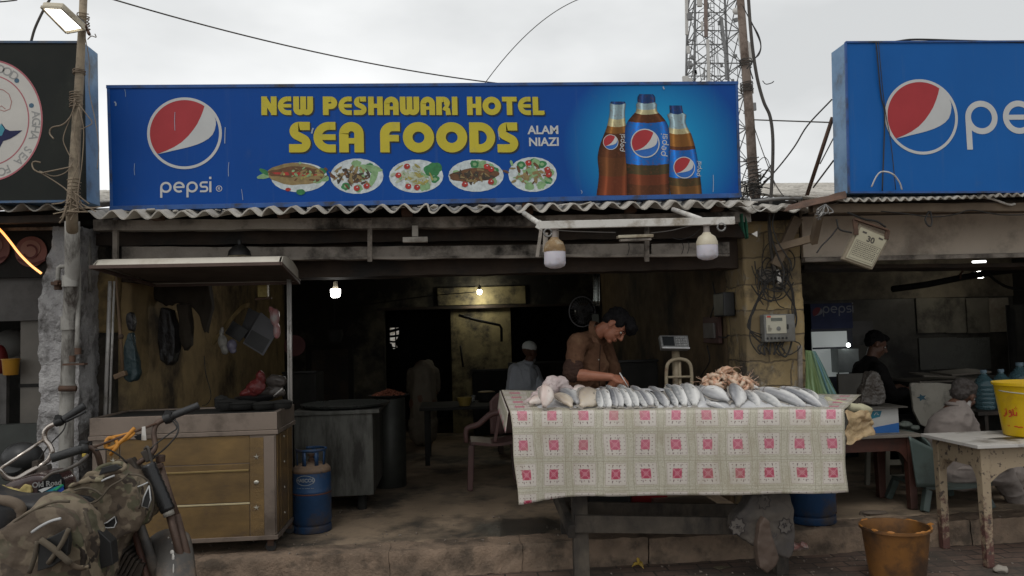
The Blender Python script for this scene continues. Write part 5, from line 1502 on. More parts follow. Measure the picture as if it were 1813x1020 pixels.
bag('plastic_bag','purple tinted plastic bundle beside the clear bag','bag',[(410,612,1.1,9,12),(413,622,1.1,6,5)],mat('purple_film',(.09,.08,.13),(.2,.19,.24),rough=.25),.006,.008)
def board(pts,Y,m,label,th=.006,mark=None):
    o = thing('hanging_board',label,'board',at(*pts[0],Y))
    P_ = [at(a_,b2,Y) for a_,b2 in pts]
    part('panel',MB().poly(P_,(0,th,0)),m,o)
    if mark:
        c_ = sum(P_,V())/4
        part('black_area',MB().poly([at(a_,b2,Y - .002) for a_,b2 in mark],(0,.0015,0)),m_black,o)
    return o
board([(462,553),(496,580),(466,630),(430,608)],1.2,mat('dull_grey_card',(.10,.10,.11),(.08,.08,.085),rough=.5),'grey tilted board with a black square hanging in the cart',mark=[(446,584),(478,602),(464,626),(432,606)])
board([(412,568),(440,585),(424,606),(398,590)],1.25,m_black,'small black tilted board left of the grey one')
board([(440,545),(462,556),(440,606),(424,590)],1.3,mat('dim_grey_card',(.06,.058,.06)),'dim grey board leaning behind the small black board')
bag('plastic_bag','white and red snack packet hanging by the right post','packet',[(480,548,1.1,5,6),(487,562,1.1,9,16),(490,584,1.1,7,16)],mat('white_red_packet',(.42,.40,.39),(.42,.05,.05),ns=9,rough=.35),.006,.006)
solo('yellow_box',MB().span(at(456,526,1.0),at(473,500,1.0) + V((0,.06,0))),mat('yellow_flecked',(.42,.34,.11),(.3,.23,.07),ns=40,rough=.6),'small yellow box stuck high beside the right post','box',bevel=.003)
solo('wall_bracket',MB().bar(at(452,530,.98),at(481,528,.98),.02,.012),m_rust,'rusty shelf bracket under the yellow box','bracket')
cable([at(a_,b2,1.1) for a_,b2 in ((362,630),(364,660),(372,690),(373,705),(366,716),(358,718))],.003,'thin wire dangling over the yellow inner wall',m_cabled)
bag('plastic_bag','crumpled dull red plastic bag on the cart counter','bag',[(462,668,.75,9,12),(452,686,.75,18,13),(440,696,.75,18,8)],mat('dull_red_plastic',(.15,.022,.02),(.08,.014,.014),rough=.35,bs=22,bp=.7,bd=.02),seed=3)
bag('plastic_bag','grey film bundle beside the red bag','bag',[(490,675,.9,20,12),(482,695,.9,26,10)],mat('grey_film',(.10,.085,.075),(.06,.05,.045),rough=.35),seed=5)
pan = thing('frying_pan','black frying pan with a steel handle on the cart counter','pan',at(450,712,.6))
part('bowl',MB().lathe([(.07,0),(.12,.012),(.14,.04),(.134,.04),(.115,.016),(0,.008)],at(452,712,.62),28),m_black,pan,smooth=50)
part('handle',MB().tube([at(482,704,.6),at(500,688,.55)],.006,6),m_postw,pan,smooth=True)
random.seed(77)
for i,(px,w,h) in enumerate(((405,20,12),(430,26,10),(468,24,9),(392,12,16),(500,18,11))):
    p = at(px,724,.5)
    solo('covered_pot',MB().lathe([(w*.0037*.8,0),(w*.0037,.02),(w*.0037,h*.004),(w*.0037*1.08,h*.0042),(w*.003,h*.0052),(0,h*.006)],p,22),m_soot,'sooty covered pot on the cart counter, %s' % ['second from the left','third from the left','second from the right','leftmost and tallest','rightmost by the post'][i],'pot',smooth=45)

# ================================================================ gas cylinders
def cylinder(px,py,wpx,hpx,Y,label,marks=True,group=None):
    p = at(px,py,Y); p.z = SZ + .004
    s = mpp(px,py,Y); r = wpx/2*s; h = hpx*s
    o = thing('gas_cylinder',label,'gas cylinder',p,0,group)
    m_b = mat('worn_blue_steel',(.02,.062,.15),(.014,.042,.10),rough=.5,metal=.15,ns=5,dirt=(.07,.055,.045),damt=.42,ds=4,bs=40,bp=.2)
    m_dust = mat('dust_on_blue',(.22,.15,.10),(.14,.10,.07),rough=.9,ns=9,dirt=(.03,.05,.09),damt=.25,ds=8)
    part('body',MB().lathe([(r*.9,h*.09),(r,h*.13),(r,h*.48),(r*1.012,h*.485),(r*1.012,h*.50),(r,h*.505),(r,h*.72)],p,36),m_b,o,smooth=50)
    part('shoulder',MB().lathe([(r*1.001,h*.72),(r*.96,h*.765),(r*.82,h*.80),(r*.5,h*.83),(r*.2,h*.84),(0,h*.842)],p,36),m_dust,o,smooth=True)
    part('foot_ring',MB().lathe([(r*.96,0),(r*1.0,h*.01),(r*.98,h*.085),(r*.9,h*.088)],p,36),m_b,o,smooth=50)
    part('weld_band',MB().lathe([(r*1.014,h*.462),(r*1.02,h*.47),(r*1.014,h*.478)],p,36),mat('rusty_band',(.10,.04,.03)),o)
    part('valve',MB().lathe([(.022,h*.835),(.024,h*.87),(.014,h*.88),(.014,h*.91),(.026,h*.91),(.026,h*.935),(0,h*.94)],p,14),m_rust,o,smooth=45)
    g = MB()
    for a in (200,250,300,340,90): 
        g.bar(p + V((cos(R(a))*r*.72,sin(R(a))*r*.72,h*.79)),p + V((cos(R(a))*r*.76,sin(R(a))*r*.76,h*.99)),.028,.006,up=(cos(R(a)),sin(R(a)),0))
    pts = [p + V((cos(R(a))*r*.76,sin(R(a))*r*.76,h*.99)) for a in range(190,350,10)]
    g.tube(pts,.010,8); pts = [p + V((cos(R(a))*r*.76,sin(R(a))*r*.76,h*.99)) for a in range(20,130,10)]; g.tube(pts,.010,8)
    part('handle_guard',g,m_b,o,smooth=True)
    if marks:
        def on(a,z,d=.0015): return p + V(((r + d)*cos(R(a)),(r + d)*sin(R(a)),z))
        rb = MB()
        ring = [(math.degrees(q) ,0) for q in ()]
        n = 40; vs = []
        for i in range(n):
            t = 2*pi*i/n; w = 1 + (.12 if abs(cos(t)) > .8 else 0)
            for k in (1,.9): vs.append(on(260 + 26*w*k*cos(t),h*.645 + h*.062*k*sin(t)))
        rb.add(vs,[(2*i,2*i + 1,(2*i + 3) % (2*n),(2*i + 2) % (2*n)) for i in range(n)])
        m_mark = mat('faded_white_print',(.28,.30,.31),(.2,.22,.24),bp=0)
        part('printed_oval',rb,m_mark,o)
        t_ = text_mb('HASCOL',.034,.001,.0001)
        t_.v = [on(260 + (v.x/r)*57.3,h*.645 + v.y,.002) for v in t_.v]
        part('printed_name',t_,m_mark,o)
        t_ = text_mb('- --- -- ----- ---',.022,.0004,.0001)
        t_.v = [on(260 + (v.x/r)*57.3,h*.555 + v.y,.002) for v in t_.v]
        part('printed_line',t_,m_mark,o)
    return o
cylinder(553,935,69,146,.80,'blue gas cylinder with dusty shoulders and white oval print beside the cart')
cylinder(1440,945,78,150,.38,'blue gas cylinder half hidden behind the right end of the cloth',marks=False)

# ================================================================ steel counter with griddle behind
KY = 1.35
k0 = at(522,870,KY); k1 = at(661,872,KY); ktop = at(600,727,KY).z; kbot = at(655,877,KY).z
st_ = thing('cooking_counter','grey metal cooking counter with a griddle beyond the gas cylinder','counter',(k0.x,KY,SZ))
m_tin = mat('grimy_sheet_metal',(.13,.13,.115),(.085,.085,.075),rough=.55,metal=.3,ns=3,dirt=(.035,.033,.028),damt=.55,ds=2.2,streak=(3,3,.6),bp=.15)
part('body',MB().span((k0.x,KY,kbot),(k1.x,KY + .9,ktop - .03)),m_tin,st_,bevel=.006)
part('top',MB().span((k0.x - .02,KY - .03,ktop - .029),(k1.x + .06,KY + .93,ktop)),m_tin,st_,bevel=.004)
part('edge_strip',MB().span((k1.x - .035,KY - .003,kbot + .01),(k1.x + .003,KY - .0005,ktop - .03)),m_tin,st_)
for (x,y) in ((k1.x - .1,KY + .1),(k0.x + .1,KY + .1),(k1.x - .1,KY + .8)):
    part('foot',MB().lathe([(.035,SZ),(.04,SZ + .04),(.03,kbot + .003)],(x,y,0),14),m_soot,st_,smooth=40)
gp = at(612,718,KY + .35)
solo('griddle_pan',MB().lathe([(.30,0),(.36,.012),(.37,.03),(.36,.03),(.30,.015),(0,.01)],(gp.x,gp.y,ktop + .002),40),mat('oily_griddle',(.13,.14,.13),(.08,.085,.08),rough=.3,metal=.6),'wide shallow griddle on the cooking counter','griddle',smooth=50)
# drum with red chillies
dp_ = thing('steel_drum','dark steel drum topped by a tray behind the counter','drum',V((at(690,800,2.4).x,2.4,SZ)))
dz = at(690,702,2.4).z
part('wall',MB().lathe([(.14,SZ),(.15,SZ + .02),(.15,dz - .02),(.14,dz - .01)],(at(690,800,2.4).x,2.4,0),28),mat('dark_steel_drum',(.05,.052,.045),(.03,.031,.027),rough=.5,metal=.4),dp_,smooth=50)
part('tray',MB().lathe([(.15,dz - .005),(.19,dz + .015),(.185,dz + .018),(.15,dz + .003),(0,dz)],(at(690,800,2.4).x,2.4,0),28),m_soot,dp_,smooth=50)
hp = MB(); rnd = random.Random(6)
for i in range(260):
    a,q = rnd.uniform(0,6.28),rnd.uniform(0,1) ** .6
    hp.ell((at(690,800,2.4).x + .15*q*cos(a),2.4 + .15*q*sin(a),dz + .015 + .05*(1 - q)),(.022,.007,.007),(rnd.uniform(-.5,.5),rnd.uniform(-.5,.5),rnd.uniform(0,6)),6,4)
tag(solo('chilli_heap',hp,mat('dry_red_spice',(.16,.045,.018),(.09,.022,.01),ns=30,rough=.7),'heap of red fried pieces on the tray of the drum','food',smooth=True),kind='stuff')

# ================================================================ fish table
TA,TB = at(903,730,-.30),at(1494,727,-.50)
QA,QB = at(888,692,.42),at(1525,700,.30)
table = thing('fish_table','rough wooden table under the patterned cloth','table',V(((TA.x + TB.x)/2,-.1,0)))
m_tw = mat('grimy_table_wood',(.10,.082,.062),(.055,.046,.037),rough=.8,ns=8,dirt=(.025,.022,.02),damt=.45,ds=4,streak=(1,1,.4),bs=50,bp=.6)
dn = V((0,0,-.012))
tp_ = MB().poly([TA + dn + V((.03,.02,0)),TB + dn + V((-.03,.02,0)),QB + dn + V((-.02,-.02,0)),QA + dn + V((.02,-.02,0))],(0,0,-.035))
part('tabletop',tp_,m_tw,table,bevel=.003)
def tleg(px,Yl,w,zt_=1.0,top=None):
    p = at(px,1000,Yl)
    a = V((p.x,Yl,.0 if Yl < kerbY(p.x) else SZ + .004)); t_ = V((p.x if top is None else top,Yl,zt_))
    return MB().bar(a,t_,w,.07,up=(0,1,0))
part('leg',tleg(1029,-.12,.095),m_tw,table,bevel=.004)
part('leg',tleg(1382,-.18,.08),m_tw,table,bevel=.004)
part('leg',tleg(1006,.36,.08),m_tw,table,bevel=.004)
part('leg',tleg(1360,.34,.08),m_tw,table,bevel=.004)
part('rail',MB().bar(at(1018,927,-.165),at(1392,932,-.22),.03,.105),m_tw,table,bevel=.004)
part('rail',MB().bar(at(1006,900,.32),at(1360,905,.30),.03,.09),m_tw,table,bevel=.004)
part('brace',MB().bar(at(985,876,.30),at(1013,942,-.17),.045,.085),m_tw,table,bevel=.004)
part('side_rail',MB().bar(at(1029,927,-.12),at(1006,905,.36),.03,.08),m_tw,table,bevel=.004)

# the oilcloth
def cloth_material():
    m,nt,b = newmat('patterned_oilcloth')
    t = nt.nodes.new('ShaderNodeTexCoord'); sp = nt.nodes.new('ShaderNodeSeparateXYZ'); nt.links.new(t.outputs['UV'],sp.inputs[0])
    U,W = NX(nt,sp.outputs[0]),NX(nt,sp.outputs[1])
    fu,fv = U.fract() - .5,W.fract() - .5
    au,av = fu.abs(),fv.abs()
    co = t.outputs['Object']
    nz = tex(nt,'Noise',co,Scale=260.0,Detail=2.0); nb = tex(nt,'Noise',co,Scale=5.0,Detail=5.0)
    olive = mix(nt,ramp(nt,nz.outputs['Fac'],.35,.65),(.33,.31,.24),(.55,.52,.43))
    pale = mix(nt,ramp(nt,nz.outputs['Fac'],.3,.7),(.49,.45,.40),(.58,.54,.49))
    inbox = au.lt(.345)*av.lt(.375)
    c = mix(nt,inbox,olive,pale)
    edge = inbox*(au.gt(.333)._m('ADD',av.gt(.362),clamp=True))
    c = mix(nt,edge*.55,c,(.22,.12,.11))
    band = (au - .405).abs().lt(.010)._m('ADD',(av - .44).abs().lt(.010),clamp=True)*(inbox*-1 + 1)
    c = mix(nt,band*.45,c,(.19,.17,.12))
    # rows of small dots
    du,dv = (U*7.5).fract() - .5,(W*7.5).fract() - .5
    dot = du.abs().lt(.14)*dv.abs().lt(.11)*au.lt(.31)*av.lt(.34)
    c = mix(nt,dot*.8,c,(.13,.06,.06))
    # dashes above and under the square
    dash = (au - .115).abs().lt(.012)*av.lt(.335)*(W*7.5).fract().gt(.38)
    c = mix(nt,dash*.85,c,(.07,.02,.035))
    sq = au.lt(.155)*av.lt(.170)
    # each row fades differently
    row = NX(nt,ramp(nt,(W*.25).s,.0,1.0))
    red = mix(nt,ramp(nt,(W*.3).s,.25,.85),(.50,.16,.22),(.37,.05,.09))
    c = mix(nt,sq,c,red)
    X = ((au - av*.93).abs().lt(.014)._m('ADD',(au*1.0 + av).__sub__(.07).abs().lt(.011),clamp=True))*au.lt(.15)*av.lt(.16)
    X = X._m('ADD',(au + av - .25).abs().lt(.013)*au.lt(.158)*av.lt(.17),clamp=True)
    c = mix(nt,X*.75,c,(.60,.30,.34))
    # grime
    c = mix(nt,ramp(nt,nb.outputs['Fac'],.5,.75,(0,0,0),(.5,.5,.5)),c,(.30,.26,.18))
    ns_ = tex(nt,'Noise',coords(nt,'Object',(3,3,.9)),Scale=2.2,Detail=8.0,Roughness=.7)
    c = mix(nt,ramp(nt,ns_.outputs['Fac'],.55,.72,(0,0,0),(.45,.45,.45)),c,(.24,.19,.12))
    nt.links.new(c,b.inputs['Base Color']); b.inputs['Roughness'].default_value = .45; b.inputs['Specular IOR Level'].default_value = .35
    bump(nt,b,nz.outputs['Fac'],.12,.003)
    return m
pb = [(908,889),(940,886),(975,882),(1000,879),(1050,877),(1150,877),(1300,876),(1420,874),(1494,872)]
def bot_y(px):
    for (a,y0),(b_,y1) in zip(pb,pb[1:]):
        if px <= b_: return y0 + (y1 - y0)*max(0,px - a)/(b_ - a)
    return pb[-1][1]
def cloth_fn(u,v):
    """v 0..0.4 top from the back edge, then the hanging front"""
    edge = TA.lerp(TB,u); bk_ = QA.lerp(QB,u)
    if v < .4:
        t = v/.4; p = bk_.lerp(edge,t); p.z += .004
        p.z += .004*mnoise.noise(V((p.x*4,p.y*4,0)))
        if t > .97: p.z -= .002
        return p
    t = (v - .4)/.6
    px = 903 + 591*u
    drop = (bot_y(px) - (730 - 3*u))*.00338*(1 - .03*u)
    wv = .014*sin(u*21 + 1)*t + .010*max(0,mnoise.noise(V((u*34,t*.8,8))))*t + .012*mnoise.noise(V((u*9,t*1.5,2)))*(t + .2)
    out_ = .012 + .02*sin(min(1,t*4)*pi/2) + .03*t*(u < .08)*(1 - u/.08)
    lx = .028*t*max(0,1 - u*8)
    return V((edge.x - .022*u*min(1,t*4) + lx + .004*sin(t*9 + u*30),edge.y - out_ - wv,edge.z + .003 - drop*t))
mb = MB().grid(cloth_fn,150,60,thick=.003)
for k,uv in mb.uv.items():
    nu_ = []
    for (u,v) in uv:
        U_ = (u - .034)/.0926 + .5
        if v < .4: d_ = -(.4 - v)/.4*.80
        else: d_ = (v - .4)/.6*(bot_y(903 + 591*u) - 730 + 3*u)*.00338
        nu_.append((U_ + 20,(d_ - .022)/.174 + .5))
    mb.uv[k] = nu_
# V is zero at the fold row; shift keeps the rows apart for their own reds
m_cloth = cloth_material()
solo('tablecloth',mb,m_cloth,'cream and olive oilcloth with pink squares hanging off the fish table','tablecloth',smooth=True)
# its left flap
mb = MB().grid(lambda u,v: (QA + V((-.003,0,.003))).lerp(TA + V((-.004,0,.003)),u) + V((-.006 - .02*v,0,-.125*v + .05*v*(u > .93)*0)),14,6,thick=.003)
for k,uv in mb.uv.items(): mb.uv[k] = [(20.2 - v*.7,u*4 - 4.3) for (u,v) in uv]
part('flap',mb,m_cloth,bpy.data.objects['tablecloth'],smooth=True)
# crumpled plastic over the right edge
def crum(u,v):
    a,b_ = at(1496,729,-.42),at(1543,726,-.2)
    p = a.lerp(b_,u)
    z = -v*(at(1500,728,-.4).z - at(1500,785 - 12*u,-.4).z)
    return p + V((0,-.01*sin(v*7),z)) + mnoise.noise_vector(V((u*4,v*5,7)))*.022
solo('sack',MB().grid(crum,30,30,thick=.004),mat('yellowed_plastic_sack',(.48,.36,.2),(.40,.27,.15),rough=.4,ns=7,dirt=(.3,.13,.07),damt=.35,ds=4,bs=14,bp=.9,bd=.02),'yellowish plastic sack folded over the right end of the table','sack',smooth=True)
solo('cloth_roll',MB().tube([at(1452,706,.05),at(1480,716,-.1),at(1512,724,-.2),at(1541,728,-.2)],[.02,.03,.04,.03],10,smooth=5).jitter(.018,18),mat('pale_yellow_cloth',(.5,.48,.33),(.38,.36,.24),rough=.8),'pale yellow cloth bunched at the right end of the fish','cloth',smooth=True)

# ================================================================ fish
def fish_mat(name,back,belly,tint,rough=.24):
    m,nt,b = newmat(name)
    t = nt.nodes.new('ShaderNodeTexCoord'); sp = nt.nodes.new('ShaderNodeSeparateXYZ'); nt.links.new(t.outputs['Generated'],sp.inputs[0])
    g = ramp(nt,sp.outputs[1],.40,.72)  # the fish's own dark back, widened to strengthen the shading across the row
    c = mix(nt,g,belly,back)
    n = tex(nt,'Noise',t.outputs['Object'],Scale=14.0,Detail=6.0)
    c = mix(nt,ramp(nt,n.outputs['Fac'],.45,.7,(0,0,0),(.35,.35,.35)),c,tint)
    c = mix(nt,ramp(nt,sp.outputs[1],.84,.93,(0,0,0),(.8,.8,.8)),c,tuple(x*.5 for x in back))
    h = ramp(nt,sp.outputs[0],.74,.86)
    c = mix(nt,NX(nt,h)*.35,c,tint)
    oi = nt.nodes.new('ShaderNodeObjectInfo')
    c = mix(nt,NX(nt,oi.outputs['Random'])*.35,c,tuple(x*.62 for x in belly))
    nt.links.new(c,b.inputs['Base Color']); b.inputs['Roughness'].default_value = rough; b.inputs['Specular IOR Level'].default_value = .6
    v = tex(nt,'Voronoi',t.outputs['Object'],Scale=240.0); bump(nt,b,v.outputs['Distance'],.25,.002)
    return m
mf_sil = fish_mat('silver_fish_skin',(.20,.21,.22),(.92,.91,.88),(.68,.64,.6))
mf_grey = fish_mat('grey_fish_skin',(.17,.175,.19),(.80,.79,.77),(.36,.35,.36))
mf_pink = fish_mat('pinkish_fish_skin',(.60,.48,.43),(.80,.72,.66),(.62,.42,.38))
mf_tan = fish_mat('tan_fish_skin',(.40,.33,.27),(.66,.58,.48),(.58,.47,.27))
m_eye = mat('fish_eye_dark',(.01,.01,.012),rough=.1); m_eyer = mat('fish_eye_rim',(.5,.45,.3),rough=.3); m_gill = mat('gill_dark',(.16,.12,.11),rough=.5)
m_fin = mat('fish_fin',(.34,.31,.27),(.22,.2,.18),rough=.45,ns=30)
def make_fish(kind,m,Hh,Th,label,tailw=1.0):
    """one unit long, head towards +x, back towards +y, lying on its side"""
    o = thing('fish',label,'fish',(0,0,0))
    prof = {'slim': [(0,.045),(.05,.052),(.14,.078),(.3,.106),(.46,.112),(.62,.103),(.76,.084),(.88,.058),(.95,.034),(1,.008)],
            'round': [(0,.05),(.05,.06),(.12,.10),(.24,.19),(.42,.26),(.6,.262),(.76,.215),(.88,.14),(.96,.07),(1,.018)],
            'deep': [(0,.06),(.05,.07),(.14,.12),(.3,.18),(.46,.208),(.64,.195),(.8,.15),(.91,.10),(.97,.055),(1,.018)]}[kind]
    def h(t):
        for a,b_ in zip(prof,prof[1:]):
            if a[0] <= t <= b_[0]:
                u = (t - a[0])/(b_[0] - a[0]); u = u*u*(3 - 2*u); return a[1] + (b_[1] - a[1])*u
        return .01
    mb = MB(); N,n = 22,18; vs = []
    for i in range(N + 1):
        t = i/N; x = .14 + .86*t; hh = h(t)*Hh; ww = min(hh*.9,Th*sin(pi*min(1,t*.93 + .06)) ** .6*.5 + .008)
        sag = -.012*sin(pi*t)
        for k in range(n):
            a = 2*pi*k/n; vs.append((x,hh*cos(a) + sag,ww*sin(a) + ww))
    fs = [(i*n + k,i*n + (k + 1) % n,(i + 1)*n + (k + 1) % n,(i + 1)*n + k) for i in range(N) for k in range(n)]
    fs += [tuple(range(n)),tuple(N*n + k for k in range(n))]
    mb.add(vs,fs)
    part('body',mb,m,o,smooth=True,local=True)
    zt = .012; th = (0,0,.006)
    part('tail_fin',MB().poly([(.19,.03,zt),(.19,-.03,zt),(.12,-.06*tailw,zt),(.05,-.10*tailw,zt),(.085,0,zt),(.05,.10*tailw,zt),(.12,.06*tailw,zt)],th),m_fin,o,local=True)
    d = MB()
    ys = lambda t: h(t)*Hh*.95
    d.poly([(.14 + .86*t,ys(t),Th*.4) for t in (.25,.4,.55,.68)] + [(.14 + .86*t,ys(t) + e,Th*.4) for t,e in ((.70,.035),(.55,.045),(.4,.03),(.22,.03))],(0,0,.004))
    d.poly([(.14 + .86*t,-ys(t),Th*.4) for t in (.22,.32,.42)] + [(.14 + .86*t,-ys(t) - e,Th*.4) for t,e in ((.40,.04),(.3,.03),(.18,.02))],(0,0,.004))
    part('back_fins',d,m_fin,o,local=True)
    zs = lambda t: 2*min(h(t)*Hh*.9,Th*sin(pi*min(1,t*.93 + .06)) ** .6*.5 + .008)
    part('side_fin',MB().poly([(.78,-.01,zs(.72)*.93),(.76,-.035,zs(.72)*.9),(.62,-.05,zs(.6)*.9 + .015),(.60,-.02,zs(.6) + .012)],(0,0,.005)),m_fin,o,local=True)
    ey = part('eye',MB().ell((.935,.022,zs(.925)*.82),(.017,.017,.009),None,12,8),m_eyer,o,smooth=True,local=True)
    part('pupil',MB().ell((.936,.022,zs(.925)*.82 + .004),(.010,.010,.007),None,10,6),m_eye,ey,smooth=True,local=True)
    gl_ = [V((.86 - .02*abs(q),q*h(.8)*Hh*.85,zs(.82)*(.5 + .48*math.sqrt(max(0,1 - q*q*.8))) + .0005)) for q in [k/5 for k in range(-5,6)]]
    part('gill',MB().tube(gl_,.0045,5),m_gill,o,local=True)
    return o
FG = 'fish laid out on the patterned cloth'
proto = {}
def fish_at(tail,head,kind,label,Yt=-.30,Yh=-.08,roll=0.0,kind_args=None,scale_h=1.0):
    """tail and head are places of the photograph; roll tips the flank towards the street"""
    key = kind
    a,b_ = at(*tail,Yt),at(*head,Yh)
    L = (b_ - a).length
    if key not in proto:
        kk = {'slim': ('slim',mf_sil,1.0,.12),'slimgrey': ('slim',mf_grey,1.0,.12),'round': ('round',mf_grey,.85,.15),'pink': ('deep',mf_pink,.95,.2),'tan': ('round',mf_tan,.75,.14),'deepsil': ('deep',mf_sil,.78,.13),'deepgrey': ('deep',mf_grey,.78,.13)}[key]
        o = make_fish(kk[0],kk[1],kk[2],kk[3],label); o['group'] = FG; proto[key] = o
        o['used'] = 0
    base = proto[key]
    o = base if not base.get('used') else copy_tree(base)
    base['used'] = 1
    x = (b_ - a).normalized(); n_ = V((.25,-1,.8)); n_ = (n_ - x*n_.dot(x)).normalized(); y = n_.cross(x)
    M3 = Matrix((x,y,n_)).transposed() @ Matrix.Rotation(R(roll),3,'X')
    o.rotation_mode = 'QUATERNION'; o.rotation_quaternion = M3.to_quaternion(); o.location = a; o.scale = (L*1.06,L*scale_h*1.12,L*1.1)
    o['label'] = label
    if 'used' in o.keys() and o is not base: del o['used']
    return o
# the sheet that raises the heap
def heap(u,v):
    A_ = at(950,724,-.24).lerp(at(1470,722,-.38),u); B_ = at(940,694,.3).lerp(at(1460,700,.15),u)
    p = A_.lerp(B_,v); e = sin(pi*v) ** .6*sin(pi*min(1,max(0,u))) ** .4
    hgt = .035 + .03*(u > .55) 
    p.z += e*hgt + .006*mnoise.noise(V((u*20,v*6,0))); return p
solo('plastic_sheet',MB().grid(heap,80,14,thick=.002),mat('white_film',(.55,.55,.55),(.45,.45,.46),rough=.3),'white plastic sheet under the fish heap','sheet',smooth=True)
F_ = fish_at
for i,(t_,h_,k_) in enumerate([((1088,706),(1074,686),'slim'),((1112,704),(1096,685),'slim'),((1140,706),(1118,687),'slimgrey'),((1196,704),(1180,684),'slim'),((1268,712),(1254,684),'deepsil'),((1332,712),(1312,686),'deepsil'),((1356,712),(1338,688),'slim'),((1428,708),(1402,688),'slim'),((1452,714),(1420,692),'deepsil')]):
    F_(t_,h_,k_,'fish of the middle layer, %s from the left' % ['first','second','third','fourth','fifth','sixth','seventh','eighth','ninth'][i],-.2,.02,6)
F_((962,729),(966,683),'pink','fat pinkish fish standing head up at the left end of the row',-.34,-.22,10,scale_h=1.15)
F_((932,716),(962,706),'pink','small pinkish fish half under the fat one at the left end',-.2,-.1)
F_((1017,727),(985,700),'tan','flat tan fish lying tail right beside the fat pinkish fish',-.31,-.1,5)
F_((1030,722),(996,693),'deepgrey','grey brown fish leaning over the flat tan fish',-.28,0)
F_((1023,727),(1052,694),'tan','broad tan fish with yellow belly left of the slim silver row',-.33,-.1,0,scale_h=1.2)
F_((1008,694),(1036,690),'pink','pale fish lying flat behind the tan ones',.0,.1)
names = ['first','second','third','fourth','fifth','sixth','seventh','eighth','ninth']
row1 = [((1062,728),(1057,694),'slim',1.0),((1080,729),(1068,692),'slim',1.05),((1090,726),(1080,692),'slimgrey',1),((1102,727),(1087,692),'slimgrey',1),((1117,728),(1098,691),'slim',1.0),((1131,727),(1108,690),'slim',.95),((1145,727),(1122,695),'slim',1.05),((1157,724),(1132,694),'slimgrey',1.1)]
for i,(t_,h_,k_) in enumerate([((1071,728),(1062,693),'slimgrey'),((1096,728),(1083,691),'slim'),((1124,728),(1104,691),'slimgrey'),((1151,727),(1128,694),'slim'),((1167,727),(1142,695),'slim'),((1222,728),(1204,685),'slimgrey')]):
    F_(t_,h_,k_,'slim fish wedged under its neighbours in the silver row, %s from the left' % names[i],-.315,-.09,16)
for i,(t_,h_,k_,sc) in enumerate(row1):
    F_(t_,h_,k_,'%s slim fish of the silver row counting from the broad tan fish' % names[i],-.33,-.1,random.Random(i).uniform(-14,14),scale_h=sc*1.12)
F_((1183,727),(1160,697),'deepgrey','grey fish with a dark notch in the middle of the table',-.33,-.08,4,scale_h=1.1)
F_((1200,727),(1177,690),'slim','slim pale fish right of the notched grey fish',-.33,-.08,8)
F_((1214,727),(1194,685),'deepsil','bright silver fish in front of the scale, left one',-.33,-.08,0)
F_((1232,727),(1216,683),'deepsil','bright silver fish in front of the scale, right one',-.34,-.08,-6)
F_((1246,726),(1232,688),'deepgrey','dull grey fish partly under the right bright silver one',-.31,-.05)
F_((1257,729),(1240,686),'slim','slim silver fish curving beside the large pomfret',-.33,-.05,10)
F_((1300,716),(1243,690),'round','large grey pomfret pointing left below the prawn heap',-.33,-.16,-8,scale_h=.95)
F_((1290,727),(1252,715),'deepgrey','small grey fish under the tail of the large pomfret',-.35,-.3)
F_((1306,729),(1300,683),'round','grey pomfret hanging tail down below the prawns',-.37,-.18,6)
F_((1346,727),(1316,694),'deepsil','silver grey fish right of the tail down pomfret',-.36,-.1,0)
F_((1350,690),(1312,684),'deepsil','pale fish lying behind the tail down pomfret',-.05,.0)
row2 = [((1392,729),(1328,697),'slim'),((1440,729),(1345,692),'slimgrey'),((1424,727),(1372,697),'slim'),((1466,729),(1383,690),'slimgrey')]
for i,(t_,h_,k_) in enumerate(row2):
    F_(t_,h_,k_,'%s of the four long fish slanting at the right end, counted from the left' % ['leftmost','second','third','rightmost'][i],-.40,-.1 - .03*(i % 2),0,scale_h=1.1)
for i,(t_,h_,k_) in enumerate([((1075,700),(1062,688),'slimgrey'),((1170,698),(1150,688),'deepgrey'),((1225,694),(1205,683),'slim'),((1262,705),(1248,684),'slimgrey'),((1378,704),(1356,690),'slim'),((1404,706),(1380,689),'deepgrey')]):
    F_(t_,h_,k_,'fish tucked in the back layer, %s from the left' % names[i],-.05,.12,10)
# swollen clear bag of ice behind the fat fish
bag('plastic_bag','puffed clear plastic bag behind the fat pinkish fish','bag',[(968,692,.0,20,12),(985,680,.05,24,14),(1002,690,.05,14,12),(955,704,-.1,16,11),(940,712,-.1,12,9),(976,670,.05,10,6)],mat('clear_bag_pink',(.60,.52,.50),(.48,.36,.35),rough=.22,ns=12,alpha=.88,bs=16,bp=.9,bd=.02),.008,.014,2,20)
